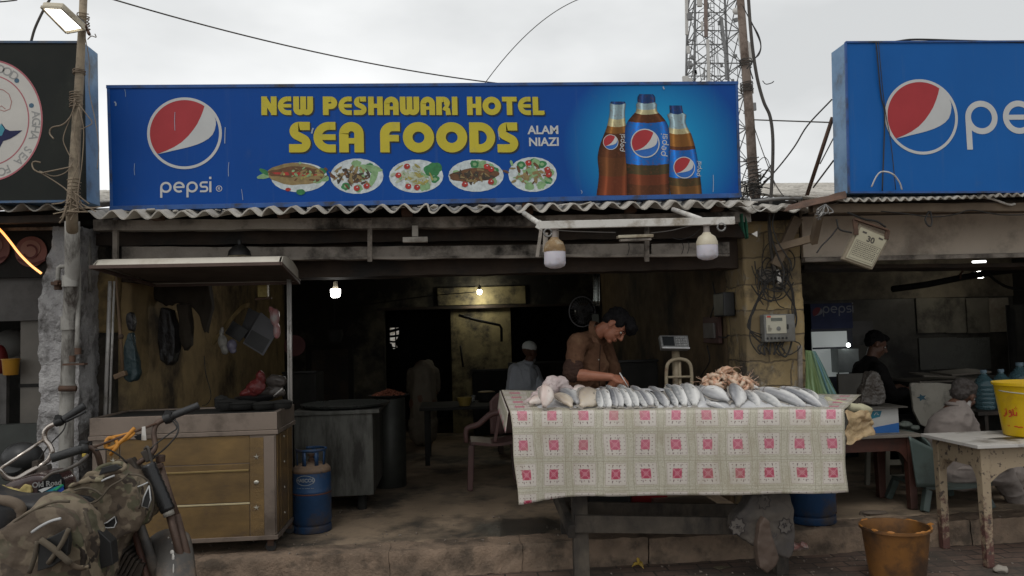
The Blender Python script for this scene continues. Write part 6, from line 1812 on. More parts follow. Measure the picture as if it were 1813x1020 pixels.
# prawns
PG = 'prawns heaped on the fish'
pc = at(1292,676,-.02)
pm = MB(); N = 12
pts = [V((.055*cos(a),.055*sin(a),0)) for a in [R(-20 + 190*i/N) for i in range(N + 1)]]
pm.tube(pts,[.005,.011,.014,.0155,.0165,.017,.017,.0165,.016,.014,.012,.009,.004],8)
pm.tube([pts[-1],pts[-1] + V((-.01,-.05,.004)),pts[-1] + V((.01,-.09,.01))],.0012,4,smooth=4)
pm.tube([pts[-1],pts[-1] + V((-.02,-.04,-.004)),pts[-1] + V((-.03,-.08,.0))],.001,4,smooth=4)
pm.poly([pts[0],pts[0] + V((-.012,-.018,.003)),pts[0] + V((.004,-.022,0)),pts[0] + V((.016,-.012,-.003))],(0,0,.002))
for k in range(4): pm.tube([pts[4 + k]*.9,pts[4 + k]*.62 + V((0,0,.006))],.0014,4)
def prawn_material():
    m,nt,b = newmat('prawn_shell')
    oi = nt.nodes.new('ShaderNodeObjectInfo')
    c = mix(nt,oi.outputs['Random'],(.58,.36,.24),(.62,.50,.38))
    n = tex(nt,'Noise',coords(nt),Scale=50.0); c = mix(nt,ramp(nt,n.outputs['Fac'],.5,.7),c,(.52,.24,.14))
    nt.links.new(c,b.inputs['Base Color']); b.inputs['Roughness'].default_value = .3
    return m
p0 = solo('prawn',pm,prawn_material(),'small curled orange pink prawn in the heap on the fish','prawn',PG,smooth=True,loc=pc,local=True)
rnd = random.Random(44)
for i in range(95):
    o = p0 if i == 0 else copy_tree(p0)
    q = rnd.uniform(0,1) ** .6; a = rnd.uniform(0,6.28)
    x = .165*q*cos(a); y = .12*q*sin(a)
    hh = max(0,1 - q) ** .75*(.105 - .03*(x > .02)) - .02
    o.location = pc + V((x - .01,y,hh*rnd.uniform(.75,1.0) - .012 - .12*max(0,x - .06)))
    o.rotation_euler = (rnd.uniform(-.9,.9),rnd.uniform(-.9,.9),rnd.uniform(0,6.28))
    sc = rnd.uniform(.62,.95); o.scale = (sc,)*3
# papers on the table
solo('paper_sheet',MB().grid(lambda u,v: at(1050,690,.12).lerp(at(1190,692,.1),u).lerp(at(1062,686,.30).lerp(at(1165,687,.28),u),v) + V((0,0,.004*sin(u*7))),12,4,thick=.002),mat('white_paper',(.62,.62,.64),(.56,.56,.58),rough=.7),'white paper sheet under the man\'s writing hand','paper',smooth=True)
solo('paper_pad',MB().span(at(1000,692,.34) + V((0,0,-.01)),at(1050,689,.34) + V((0,.1,.0))),m_white,'pale receipt pad near the edge of the table','pad')

# ================================================================ platform scale
SYs = .62
scl = thing('platform_scale','electronic platform scale with a rusty cream frame behind the fish','scale',V((at(1200,800,SYs).x,SYs,SZ)))
m_sc = mat('rusty_cream_steel',(.30,.25,.17),(.22,.18,.12),rough=.6,ns=10,dirt=(.13,.06,.03),damt=.45,ds=9)
bx = at(1198,625,SYs)
part('column',MB().tube([at(1196,622,SYs),at(1199,700,SYs),at(1202,820,SYs)],.030,12),m_sc,scl,smooth=True)
part('column_tube',MB().tube([at(1203,640,SYs - .03),at(1208,820,SYs - .03)],.012,8),m_sc,scl,smooth=True)
lp_ = [at(a_,b2,SYs - .05) for a_,b2 in ((1181,800),(1180,700),(1180,655),(1185,641),(1197,636),(1208,636),(1219,641),(1224,655),(1225,700),(1226,800))]
part('guard_loop',MB().tube(lp_,.013,10,smooth=3),m_sc,scl,smooth=True)
part('cross_bar',MB().tube([at(1181,668,SYs - .05),at(1225,667,SYs - .05)],.009,8),m_sc,scl,smooth=True)
zsb = SZ + .10
part('platform',MB().span((bx.x - .2,SYs - .32,zsb),(bx.x + .2,SYs + .12,zsb + .04)),m_ss,scl,bevel=.006)
for sx in (-.17,.17):
    for sy in (-.28,.08): part('foot',MB().span((bx.x + sx - .02,SYs + sy - .02,SZ + .003),(bx.x + sx + .02,SYs + sy + .02,zsb - .002)),m_rubber,scl)
d4 = [at(1168,594,SYs - .02),at(1218,594,SYs - .02),at(1221,617,SYs - .09),at(1172,616,SYs - .09)]
hd = part('display_head',MB().poly(d4,(0,.05,-.02)),mat('grimy_silver',(.22,.22,.215),(.13,.13,.13),rough=.4,metal=.3,ns=30),scl,bevel=.004)
cn = sum(d4,V())/4
nn = (d4[1] - d4[0]).cross(d4[3] - d4[0]).normalized(); nn = nn if nn.y < 0 else -nn
def dq(u0,v0,u1,v1,d):
    g_ = lambda u,v: d4[0].lerp(d4[1],u).lerp(d4[3].lerp(d4[2],u),v) + nn*d
    return [g_(u0,v0),g_(u1,v0),g_(u1,v1),g_(u0,v1)]
part('screen',MB().poly(dq(.07,.1,.48,.82,.003),-nn*.002),mat('dark_screen',(.02,.022,.024),rough=.2),hd)
ky = MB()
for i in range(5):
    for j in range(4): ky.poly(dq(.54 + i*.085,.12 + j*.19,.60 + i*.085,.25 + j*.19,.004),-nn*.003)
part('key',ky,mat('pale_keys',(.3,.3,.29),(.12,.12,.12),ns=60),hd)
part('lip',MB().bar(d4[3] + nn*.004,d4[2] + nn*.004,.018,.012),mat('bright_lip',(.5,.5,.5),rough=.35,metal=.3),hd,bevel=.003)

# ================================================================ motorcycles
def camo():
    m,nt,b = newmat('camouflage_canvas')
    co = coords(nt)
    def layer(scale,off):
        mp_ = nt.nodes.new('ShaderNodeMapping'); mp_.inputs['Location'].default_value = (off,off*2,off*3); nt.links.new(co,mp_.inputs['Vector'])
        return tex(nt,'Noise',mp_.outputs[0],Scale=scale,Detail=2.5,Roughness=.55).outputs['Fac']
    c = mix(nt,ramp(nt,layer(11,0),.49,.52),(.18,.145,.10),(.085,.064,.045))
    c = mix(nt,ramp(nt,layer(10,3),.56,.58),c,(.078,.078,.046))
    c = mix(nt,ramp(nt,layer(13,7),.61,.63),c,(.028,.022,.018))
    c = mix(nt,ramp(nt,layer(12,11),.62,.64),c,(.20,.175,.115))
    c = mix(nt,ramp(nt,layer(3,5),.40,.75,(0,0,0),(.6,.6,.6)),c,(.15,.12,.095))
    nt.links.new(c,b.inputs['Base Color']); b.inputs['Roughness'].default_value = .9; b.inputs['Specular IOR Level'].default_value = .15
    n = tex(nt,'Noise',co,Scale=30.0,Detail=6.0); bump(nt,b,n.outputs['Fac'],.5,.012)
    return m
m_camo = camo()
def prism_px(pts,Y,th,Yslope=0.0):
    P_ = [at(a,b_,Y + Yslope*(a - pts[0][0])) for a,b_ in pts]
    return MB().poly([p - V((0,th/2,0)) for p in P_],(0,th,0))
def folds(mb,amp,wr,seed,stretch=(1,1,1)):
    st_ = V(stretch)
    mb.v = [p + mnoise.noise_vector(V((p.x*st_.x,p.y*st_.y,p.z*st_.z))*wr + V((seed,0,0)))*amp + mnoise.noise_vector(p*wr*2.7 + V((0,seed,0)))*amp*.4 for p in mb.v]
    return mb
def pillow(pts,Y,th,vox=.009,sm=14,amp=.012,wr=14,seed=0,Yslope=0.0,stretch=(1,1,1)):
    return folds(organic(prism_px(pts,Y,th,Yslope),vox,sm,.6),amp,wr,seed,stretch)
m_brownbar = mat('rusty_brown_tube',(.10,.062,.045),(.06,.038,.028),rough=.5,metal=.3,ns=14,bs=60,bp=.3)
m_chrome = mat('worn_bright_chrome',(.62,.58,.54),(.42,.36,.31),rough=.18,metal=.9,ns=6)
m_grip = mat('ribbed_black_rubber',(.016,.017,.018),(.03,.03,.03),rough=.55,bs=130,bp=.6)
m_seat = mat('black_vinyl',(.014,.015,.017),(.03,.03,.032),rough=.5,ns=4,dirt=(.06,.052,.042),damt=.35,ds=5,bs=35,bp=.3)
m_dustblk = mat('dusty_black_paint',(.05,.046,.042),(.03,.028,.026),rough=.5,ns=4,dirt=(.11,.09,.072),damt=.5,ds=5,bp=.15)
m_engine = mat('dirty_cast_metal',(.09,.08,.07),(.05,.045,.04),rough=.6,metal=.4,dirt=(.05,.035,.025),damt=.5)
m_zip = mat('pale_piping',(.42,.42,.42),(.3,.3,.29),rough=.6)
def L(*a): return [at(x,y,Y) for x,y,Y in a]
def wheel(parent,c,heading,r=.285,w=.07):
    h = V(heading).normalized(); ax = h.cross(V((0,0,1))).normalized()
    t = MB().lathe([(r - .055,-w*.32),(r - .02,-w*.5),(r - .004,-w*.3),(r,0),(r - .004,w*.3),(r - .02,w*.5),(r - .055,w*.32),(r - .065,0),(r - .055,-w*.32)],c,56,ax)
    o = part('wheel',t,m_rubber,parent,smooth=40)
    rim_ = MB().lathe([(r - .058,-.022),(r - .075,-.018),(r - .078,0),(r - .075,.018),(r - .058,.022)],c,48,ax)
    part('rim',rim_,m_chrome,o,smooth=True)
    hb = MB().lathe([(.02,-.06),(.045,-.05),(.05,0),(.045,.05),(.02,.06)],c,20,ax)
    part('hub',hb,m_engine,o,smooth=40)
    sp = MB(); q = V((0,0,1)).rotation_difference(ax).to_matrix()
    for k in range(18):
        a = 2*pi*k/18; s_ = .03*(1 if k % 2 else -1)
        sp.tube([V(c) + q @ V((.045*cos(a + .5*(1 if k % 3 else -1)),.045*sin(a + .5*(1 if k % 3 else -1)),s_)),V(c) + q @ V(((r - .075)*cos(a),(r - .075)*sin(a),0))],.0018,4)
    part('spokes',sp,m_chrome,o)
    return o
# --- near motorcycle
ba = thing('motorcycle','near motorcycle with brown handlebars and camouflage canvas covers','motorcycle',(-1.75,-1.45,0))
part('handlebar',MB().tube(L((142,797,-1.53),(160,793,-1.51),(172,803,-1.50),(180,830,-1.47),(190,848,-1.46),(215,842,-1.44),(245,820,-1.42),(266,805,-1.40),(275,790,-1.38),(272,768,-1.36),(277,751,-1.34),(292,742,-1.33),(302,738,-1.32)),.0125,12,smooth=4),m_brownbar,ba,smooth=True)
part('crossbar',MB().tube(L((166,792,-1.51),(277,750,-1.35)),.0055,8),m_rust,ba,smooth=True)
def grip(parent,a,b_,r=.0175):
    mb = MB(); n = 26
    P_ = [a.lerp(b_,i/n) for i in range(n + 1)]
    rs = [r*(1.0 + (.06 if i % 2 else 0))*(1.16 if i < 2 else 1) for i in range(n + 1)]
    return part('grip',mb.tube(P_,rs,14),m_grip,parent,smooth=True)
grip(ba,at(144,795,-1.53),at(90,812,-1.58),.0185)
grip(ba,at(306,736,-1.32),at(352,718,-1.30),.0165)
def switchgear(parent,a,b_,r):
    d = (b_ - a)
    mb = MB().tube([a,a.lerp(b_,.3),a.lerp(b_,.35),a.lerp(b_,.7),b_],[r,r,r*1.25,r*1.25,r],14)
    mb.box(a.lerp(b_,.5) + V((0,-.005,.02)),(.03,.03,.022),(0,.3,0))
    return part('switchgear',mb,m_black,parent,smooth=40)
swa = switchgear(ba,at(142,796,-1.53),at(157,792,-1.52),.024)
part('button',MB().box(at(149,806,-1.56),(.014,.012,.014)),mat('yellow_button',(.5,.36,.06)),swa,bevel=.002)
switchgear(ba,at(308,735,-1.32),at(290,744,-1.33),.021)
part('lever',MB().tube(L((155,806,-1.55),(140,820,-1.6),(115,832,-1.62),(92,838,-1.63),(76,850,-1.63)),[.008,.008,.007,.006,.007],8,smooth=3),m_dustblk,ba,smooth=True)
part('clamp',MB().box(at(236,823,-1.43),(.035,.05,.06),(0,-.5,0)).box(at(262,806,-1.41),(.03,.05,.055),(0,-.5,0)).ell(at(243,836,-1.44),(.022,.02,.018)),m_engine,ba,bevel=.006)
part('top_yoke',MB().bar(at(222,846,-1.44),at(285,822,-1.36),.06,.022).lathe([(.02,-.01),(.022,.02),(0,.024)],at(284,814,-1.36),14),m_brownbar,ba,bevel=.004)
part('cable',MB().tube(L((308,742,-1.33),(315,752,-1.35),(314,768,-1.37),(300,786,-1.38),(285,800,-1.38),(270,810,-1.4)),.004,6,smooth=4),m_cabled,ba,smooth=True)
part('cable',MB().tube(L((305,744,-1.33),(313,758,-1.35),(300,768,-1.36),(280,783,-1.38),(266,795,-1.4)),.0035,6,smooth=4),m_cabled,ba,smooth=True)
part('cable',MB().tube(L((256,795,-1.42),(262,792,-1.44),(268,815,-1.44),(278,850,-1.43),(290,900,-1.42)),.006,6,smooth=4),m_cable,ba,smooth=True)
part('cable',MB().tube(L((168,797,-1.52),(190,796,-1.50),(210,806,-1.48),(225,820,-1.46)),.0035,6,smooth=4),m_cabled,ba,smooth=True)
# forks
fh = V((.40,-.92,0))
wc = at(302,1050,-1.28); wc.z = .30
wheel(ba,wc,fh,.30)
fork_r = L((282,822,-1.36),(300,880,-1.38),(312,915,-1.40)); low_r = L((311,912,-1.40),(325,965,-1.42),(345,1040,-1.44))
part('fork_leg',MB().tube(fork_r,.018,12).tube(low_r,.021,12),m_brownbar,ba,smooth=True)
sl_ = MB(); A0,A1 = at(262,822,-1.46),at(298,905,-1.47)
P_ = [A0.lerp(A1,i/16) for i in range(17)]
sl_.tube(P_,[.030 + (.003 if i % 2 else 0) for i in range(17)],14)
part('fork_boot',sl_,mat('black_glossy_boot',(.012,.012,.013),(.02,.02,.02),rough=.28,ns=8),ba,smooth=True)
part('fork_cap',MB().tube([at(296,902,-1.475),at(300,913,-1.475)],.024,12),mat('white_cap',(.32,.3,.26)),ba,smooth=True)
part('fork_leg',MB().tube(L((240,905,-1.50),(258,960,-1.50),(285,1045,-1.50)),[.018,.02,.022],12),m_dustblk,ba,smooth=True)
part('fork_leg_lower',MB().tube(L((300,910,-1.47),(318,980,-1.45),(338,1055,-1.44)),.017,10),m_brownbar,ba,smooth=True)
# front mudguard: curved shell over the tyre
fw = MB(); ax = fh.cross(V((0,0,1))).normalized()
def mud(u,v):
    a = R(150 - 120*v)                 
    bnd = (u - .5)*2
    rr = .385 - .03*abs(bnd) ** 2.2
    side = ax*(bnd*.082)
    return wc + fh.normalized()*(rr*cos(a)) + V((0,0,rr*sin(a))) + side
part('mudguard',fw.grid(lambda u,v: mud(u,v),16,36,thick=.004),mat('scuffed_grey_guard',(.085,.078,.07),(.055,.05,.045),rough=.45,ns=5,dirt=(.15,.11,.08),damt=.45,ds=7,bp=.15),ba,smooth=True)
sp_ = MB(); rnd = random.Random(3)
for k,(u,v,a,b_) in enumerate(((.55,.80,.02,.006),(.56,.76,.012,.009),(.5,.68,.008,.008),(.6,.62,.004,.004),(.57,.88,.03,.003))):
    p = mud(u,v); q = (p - wc).normalized()
    sp_.ell(p + q*.001,(b_,.006,a))
part('paint_splash',sp_,m_white,ba,smooth=True)['kind'] = 'stuff'
# frame, engine, rear wheel (largely under the covers)
part('frame',MB().tube(L((272,840,-1.42),(240,930,-1.44),(190,1010,-1.45),(120,1040,-1.45)),.02,8,smooth=3).tube(L((270,850,-1.42),(200,880,-1.45),(100,900,-1.5),(-60,910,-1.5)),.02,8,smooth=3),m_dustblk,ba,smooth=True)
eng = MB().ell(at(190,1035,-1.45),(.17,.11,.11)).box(at(225,1010,-1.45),(.16,.13,.13),(0,.3,0))
for k in range(6): eng.box(at(212 + k*6,985 + k*5,-1.46),(.012,.15,.13),(0,.5,0))
part('engine',eng,m_engine,ba,bevel=.002)
wc2 = at(-60,1050,-1.5); wc2.z = .285
wheel(ba,wc2,(1,0,0))
part('inner_guard',MB().grid(lambda u,v: at(232 + 18*u,925,-1.42).lerp(at(262 + 14*u,1030,-1.46),v) + V((0,-.04*sin(u*pi),0)),8,8,thick=.01),mat('rusty_red_panel',(.11,.05,.035),(.07,.035,.025),rough=.6),ba,smooth=True)
# tank cover
tank = pillow([(128,868),(150,852),(168,838),(176,826),(200,820),(222,822),(232,832),(252,838),(266,852),(273,872),(274,896),(266,920),(250,930),(238,938),(228,955),(222,985),(212,1015),(204,1040),(198,1010),(176,985),(160,950),(150,915),(138,895)],-1.52,.30,.009,12,.018,11,2,.0004,(1,1,.45))
tk_ = part('tank_cover',tank,m_camo,ba,smooth=True,label='camouflage canvas cover over the tank')
def strap(parent,pts,r,m,name='piping',flat=False):
    return part(name,MB().tube(L(*pts),r,6,smooth=4),m,parent,smooth=True)
YT = -1.70
m_camod = mat('dark_canvas_edge',(.10,.08,.055),(.06,.048,.035),rough=.9)
for pts in ([(228,838,-1.66),(215,850,YT),(195,862,YT),(182,878,YT),(170,888,YT),(155,892,YT)],[(228,840,-1.66),(248,842,-1.69),(264,855,-1.67),(271,880,-1.66),(270,902,-1.66),(264,918,-1.66)],[(246,852,YT),(244,870,-1.71),(250,888,-1.71),(246,900,YT)],[(182,878,YT),(168,868,YT),(150,864,YT),(132,868,-1.68)]):
    strap(tk_,pts,.0045,m_camod)
def patch(parent,pts,Y,m,name,th=.012,rim=None,bev=.003):
    o = part(name,MB().poly(L(*[(a,b_,Y) for a,b_ in pts]),(0,th,0)),m,parent,bevel=bev)
    if rim:
        P2 = L(*[(a,b_,Y - .002) for a,b_ in pts + [pts[0]]])
        part('zip_edge',MB().tube(P2,.0028,6),rim,o,smooth=True)
    return o
patch(tk_,[(264,860),(255,880),(251,896),(262,900),(267,885)],-1.712,m_black,'dark_pocket',.02,m_zip)
patch(tk_,[(176,931),(190,925),(203,915),(206,925),(202,934),(190,935)],-1.715,m_black,'open_pocket',.02,m_zip)
strap(tk_,[(180,852,-1.69),(190,847,-1.69),(203,842,-1.68)],.004,m_zip,'zip')
strap(tk_,[(244,862,-1.71),(254,858,-1.71),(262,854,-1.70)],.003,m_zip,'zip')
patch(tk_,[(108,883),(130,876),(155,880),(166,886),(155,893),(130,888)],-1.69,m_seat,'black_inset',.02)
part('tank_mouth',MB().tube(L((168,842,-1.62),(174,830,-1.60),(190,823,-1.58),(212,820,-1.56),(222,826,-1.60),(214,834,-1.64),(195,838,-1.66),(176,846,-1.66),(168,842,-1.62)),.009,8,smooth=3),m_camo,tk_,smooth=True)
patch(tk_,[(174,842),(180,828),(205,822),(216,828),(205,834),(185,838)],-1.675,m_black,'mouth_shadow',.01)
flp = MB().tube(L((125,862,-1.64),(140,856,-1.66),(160,848,-1.67),(182,850,-1.68)),[.012,.009,.012,.008],8,smooth=4).jitter(.008,30)
part('crumpled_hem',flp,m_camo,tk_,smooth=True)
# seat and big saddle cover in front
seat = pillow([(-40,860),(0,876),(40,880),(84,878),(108,884),(84,900),(50,915),(20,945),(0,1000),(-40,1010)],-1.62,.26,.012,12,.006,8,3)
so_ = part('seat',seat,m_seat,ba,smooth=True)
part('seat_trim',MB().tube(L((-6,884,-1.76),(18,888,-1.77),(34,896,-1.77),(38,912,-1.77),(36,940,-1.77)),[.02,.022,.022,.018,.014],8,smooth=4),mat('tan_trim',(.15,.115,.08),(.1,.075,.055),rough=.8),so_,smooth=True)
sad = pillow([(-30,985),(0,950),(25,925),(55,903),(82,889),(84,879),(104,880),(124,887),(142,897),(154,915),(160,940),(168,962),(170,1000),(176,1040),(120,1060),(20,1060),(-30,1050)],-1.86,.22,.010,12,.022,9,5,0,(1,1,.4))
sd_ = part('saddle_cover',sad,m_camo,ba,smooth=True,label='large camouflage saddle cover with crossed straps')
YS_ = -2.0
strap(sd_,[(-10,960,YS_ + .06),(25,925,YS_ + .03),(60,903,YS_ + .02),(95,889,YS_ + .03),(124,888,YS_ + .04)],.005,m_camod)
strap(sd_,[(56,943,YS_),(72,932,YS_),(90,923,YS_),(108,918,YS_)],.0055,m_zip,'zip')
patch(sd_,[(68,960),(92,950),(118,936),(122,960),(118,985),(92,1004),(66,1012)],YS_ - .008,m_black,'dark_panel',.03)
strap(sd_,[(72,956,YS_ - .02),(95,972,YS_ - .025),(125,998,YS_ - .02)],.013,m_camod,'strap')
strap(sd_,[(122,936,YS_ - .02),(108,965,YS_ - .025),(85,998,YS_ - .02)],.009,m_camod,'strap')
strap(sd_,[(66,958,YS_ - .01),(62,985,YS_ - .01),(52,1014,YS_)],.009,m_camod,'strap')
strap(sd_,[(120,996,YS_ - .01),(140,1006,YS_),(160,1002,YS_ + .02)],.01,m_camo,'strap')
patch(sd_,[(172,938),(196,960),(200,1000),(172,1010),(166,970)],-1.82,m_black,'side_gap',.06)
strap(sd_,[(150,905,YS_ + .02),(156,925,YS_ + .01),(162,945,YS_ + .01)],.007,m_camod)
# rope, tag on the crossbar
solo('rope',MB().tube(L((238,758,-1.42),(222,775,-1.45),(204,790,-1.46),(190,794,-1.47),(187,786,-1.47),(192,776,-1.46),(203,778,-1.45),(208,788,-1.46),(200,799,-1.47),(196,805,-1.46)),.0085,10,smooth=5).tube(L((192,788,-1.45),(196,776,-1.44),(215,771,-1.43),(236,766,-1.42),(230,774,-1.44),(212,784,-1.45)),.007,10,smooth=5),mat('orange_rope',(.50,.22,.025),(.38,.15,.02),rough=.6,bs=150,bp=.5),'orange cord knotted on the crossbar of the near motorcycle','cord',smooth=True)
tg_ = thing('tag','white tag and black lock tied to the crossbar of the near motorcycle','tag',at(254,770,-1.40))
part('label_plate',MB().poly(L((251,756,-1.40),(257,755,-1.40),(259,780,-1.40),(250,780,-1.40)),(0,.006,0)),m_white,tg_,bevel=.002)
part('lock',MB().poly(L((236,773,-1.39),(249,768,-1.39),(250,780,-1.39),(242,779,-1.39)),(0,.02,0)),m_black,tg_,bevel=.004)
# --- far motorcycle
bb = thing('motorcycle','far motorcycle with chrome handlebars and black tank at the left edge','motorcycle',(-2.3,-.85,0))
YB = -.95
part('handlebar',MB().tube(L((100,749,YB),(86,756,YB),(79,766,YB),(80,778,YB),(88,788,YB),(92,800,YB),(86,814,YB),(74,823,YB),(50,836,YB - .05),(28,848,YB - .1),(12,845,YB - .12),(0,833,YB - .14),(-14,820,YB - .15),(-30,818,YB - .16)),.0125,12,smooth=4),m_chrome,bb,smooth=True)
part('crossbar',MB().tube(L((79,777,YB),(-2,832,YB - .14)),.008,10),m_chrome,bb,smooth=True)
grip(bb,at(112,743,YB),at(150,718,YB + .03),.0175)
grip(bb,at(-34,818,YB - .17),at(-70,826,YB - .2),.0175)
switchgear(bb,at(98,750,YB),at(112,743,YB),.019)
part('lever',MB().tube(L((118,746,YB - .03),(134,738,YB - .03),(152,728,YB - .02)),[.007,.006,.007],8),m_black,bb,smooth=True)
part('cable',MB().tube(L((118,744,YB),(112,762,YB - .01),(95,780,YB),(78,800,YB),(66,820,YB)),.0035,6,smooth=4),m_cabled,bb,smooth=True)
part('headlamp',MB().ell(at(40,812,YB + .12),(.10,.09,.085)),m_black,bb,smooth=True)
part('meter',MB().lathe([(.05,-.03),(.055,.0),(.045,.02),(0,.022)],at(22,832,YB + .05),20,(.2,-.5,.8)),m_black,bb,smooth=40)
part('yoke',MB().bar(at(40,842,YB),at(88,826,YB),.05,.025).box(at(66,824,YB),(.03,.05,.05)),m_engine,bb,bevel=.004)
tb = pillow([(14,868),(24,854),(48,842),(78,834),(100,834),(113,846),(120,862),(119,884),(100,896),(60,900),(20,892)],YB - .1,.24,.010,16,.001,5,1)
m_tankp = mat('glossy_dark_maroon',(.045,.02,.018),(.03,.02,.02),rough=.22,ns=2,dirt=(.11,.08,.07),damt=.42,ds=3,bp=.03,coat=.3)
tb_ = part('tank',tb,m_tankp,bb,smooth=True)
YD = YB - .226
def deco(pts,m,d=0.0): return part('decal',MB().poly(L(*[(a,b_,YD - d) for a,b_ in pts]),(0,.003,0)),m,tb_)
deco([(86,842),(104,838),(114,850),(117,874),(112,880),(88,886),(66,884),(66,860)],mat('decal_black',(.008,.009,.01),rough=.2),.0)
deco([(70,876),(92,864),(110,858),(113,861),(100,870),(88,879),(70,880)],mat('decal_cyan',(.02,.25,.36),(.02,.2,.3),bp=0),.003)
deco([(72,881),(88,880),(112,862),(113,868),(96,881),(80,884)],mat('decal_blue',(.01,.05,.30),bp=0),.006)
deco([(92,868),(108,858),(112,858),(100,868)],mat('decal_green',(.03,.36,.14),bp=0),.008)
deco([(96,884),(110,872),(115,867),(116,876),(108,882)],MATS['decal_green'],.007)
deco([(68,868),(78,864),(94,861),(84,867),(74,872)],mat('decal_white',(.55,.56,.55),bp=0),.009)
t_ = text_mb('Old Road',.034,.001,.0003)
c_ = at(83,857,YD - .005); t_.tf(Matrix.Translation(c_) @ Matrix.Rotation(R(-4),4,'Y') @ Matrix.Rotation(pi/2,4,'X'))
part('decal_lettering',t_,mat('decal_grey',(.22,.22,.21),bp=0),tb_)
sb = pillow([(-60,872),(0,872),(30,876),(62,884),(84,892),(60,910),(-60,920)],YB - .14,.24,.010,12,.004,8,4)
sb_ = part('seat',sb,m_seat,bb,smooth=True)
fo = MB().poly(L((-10,860,YD - .01),(14,862,YD - .01),(32,867,YD - .01),(44,858,YD - .01),(54,862,YD - .01),(57,872,YD - .01),(52,876,YD - .01),(34,871,YD - .01),(10,868,YD - .01),(-10,868,YD - .01)),(0,.03,0))
part('torn_foam',folds(organic(fo,.005,3),.006,30,1),mat('yellow_foam',(.42,.34,.13),(.32,.25,.1),rough=.9),sb_,smooth=True)
part('frame',MB().tube(L((70,850,YB),(60,920,YB - .05),(10,1010,YB - .1),(-80,1010,YB - .1)),.02,8,smooth=3),m_dustblk,bb,smooth=True)
part('engine',MB().ell(at(20,990,YB - .1),(.16,.11,.11)).box(at(50,960,YB - .1),(.14,.13,.13),(0,.3,0)),m_engine,bb)
wf = V((-1.98,YB + .02,.285)); wheel(bb,wf,(.93,-.2,0))
part('fork_leg',MB().tube([at(76,838,YB),wf + V((0,-.06,0))],.018,10).tube([at(76,838,YB) + V((0,.12,0)),wf + V((0,.06,0))],.018,10),m_chrome,bb,smooth=True)
wr_ = wf + V((-1.2,0,0)); wheel(bb,wr_,(1,0,0))
part('side_stand',MB().tube([V((-2.55,YB - .1,.3)),V((-2.6,YB - .28,.01))],.01,8),m_dustblk,bb)
part('side_stand',MB().tube([V((-1.95,-1.5,.3)),V((-2.0,-1.72,.01))],.01,8),m_dustblk,ba)
# rag bundle on the footrest of the near motorcycle
solo('rag_bundle',folds(organic(MB().ell(at(245,985,-1.33),(.09,.07,.06)).ell(at(235,1005,-1.34),(.11,.08,.06)).ell(at(215,1018,-1.36),(.09,.08,.05)),.009,3),.02,22,3),mat('dusty_rag',(.22,.17,.125),(.12,.06,.045),rough=.9,ns=9),'dusty rag bundle wedged beside the front wheel of the near motorcycle','rag',smooth=True)

# ================================================================ people
def skinmat(name,c):
    return mat(name,c,tuple(x*.78 for x in c),rough=.5,ns=14,bs=120,bp=.12,sub=.12,spec=.35)
m_skin = skinmat('warm_brown_skin',(.33,.135,.08)); m_skin2 = skinmat('dark_brown_skin',(.13,.065,.042))
m_hair = mat('black_hair',(.006,.0055,.006),(.012,.011,.012),rough=.7,ns=60,bs=220,bp=.9,bd=.006,spec=.12)
def cloth(name,c,c2=None,dirt=None):
    return mat(name,c,c2 or tuple(x*.8 for x in c),rough=.88,ns=6,dirt=dirt,damt=.3,ds=5,bs=24,bp=.4,bd=.012,spec=.12)
def crease(mb,amp,f,seed,s=(1,1,1)):
    """sharp folds of hanging cloth, pressed in and out towards the street"""
    for i,p in enumerate(mb.v):
        n = mnoise.noise(V((p.x*s[0],p.y*s[1],p.z*s[2]))*f + V((seed,0,0)))
        mb.v[i] = p + V((0,-amp*(1 - min(1,abs(n)*2.2)) ** 3,0))
    return mb
def basis(f,u):
    f = V(f).normalized(); u = V(u); u = (u - f*u.dot(f)).normalized(); r = f.cross(u)
    return f,u,r
def head_parts(mb,C,f,u,s=1.0,nose=1.0,beard=False):
    """adds skull, jaw, nose, ears, brow and lips; C is the middle of the head"""
    f,u,r = basis(f,u); M = Matrix((r,f,u)).transposed()
    P = lambda a,b_,c: V(C) + (r*a + f*b_ + u*c)*s
    mb.ell(P(0,-.012,.030),(.074*s,.094*s,.086*s),M,24,16)
    mb.ell(P(0,.030,-.045),(.056*s,.058*s,.066*s),M,20,14)
    mb.ell(P(0,.062,-.098),(.024*s,.020*s,.018*s),M)
    mb.cap(P(0,.088,.012),P(0,.112*nose,-.028),.009*s,.014*s)
    for q in (-1,1):
        mb.ell(P(q*.012,.098,-.034),(.009*s,.010*s,.008*s),M,10,8)
        mb.cap(P(q*.008,.088,.024),P(q*.042,.076,.022),.010*s,.008*s)
        mb.ell(P(q*.040,.066,-.024),(.020*s,.018*s,.022*s),M,12,8)
        mb.ell(P(q*.074,-.008,-.010),(.009*s,.020*s,.032*s),Matrix.Identity(3) if False else M,12,10)
        mb.ell(P(q*.080,-.014,-.004),(.006*s,.016*s,.022*s),M,12,10)
    mb.ell(P(0,.088,-.060),(.024*s,.011*s,.006*s),M,12,8)
    mb.ell(P(0,.085,-.070),(.020*s,.011*s,.007*s),M,12,8)
    return P,M
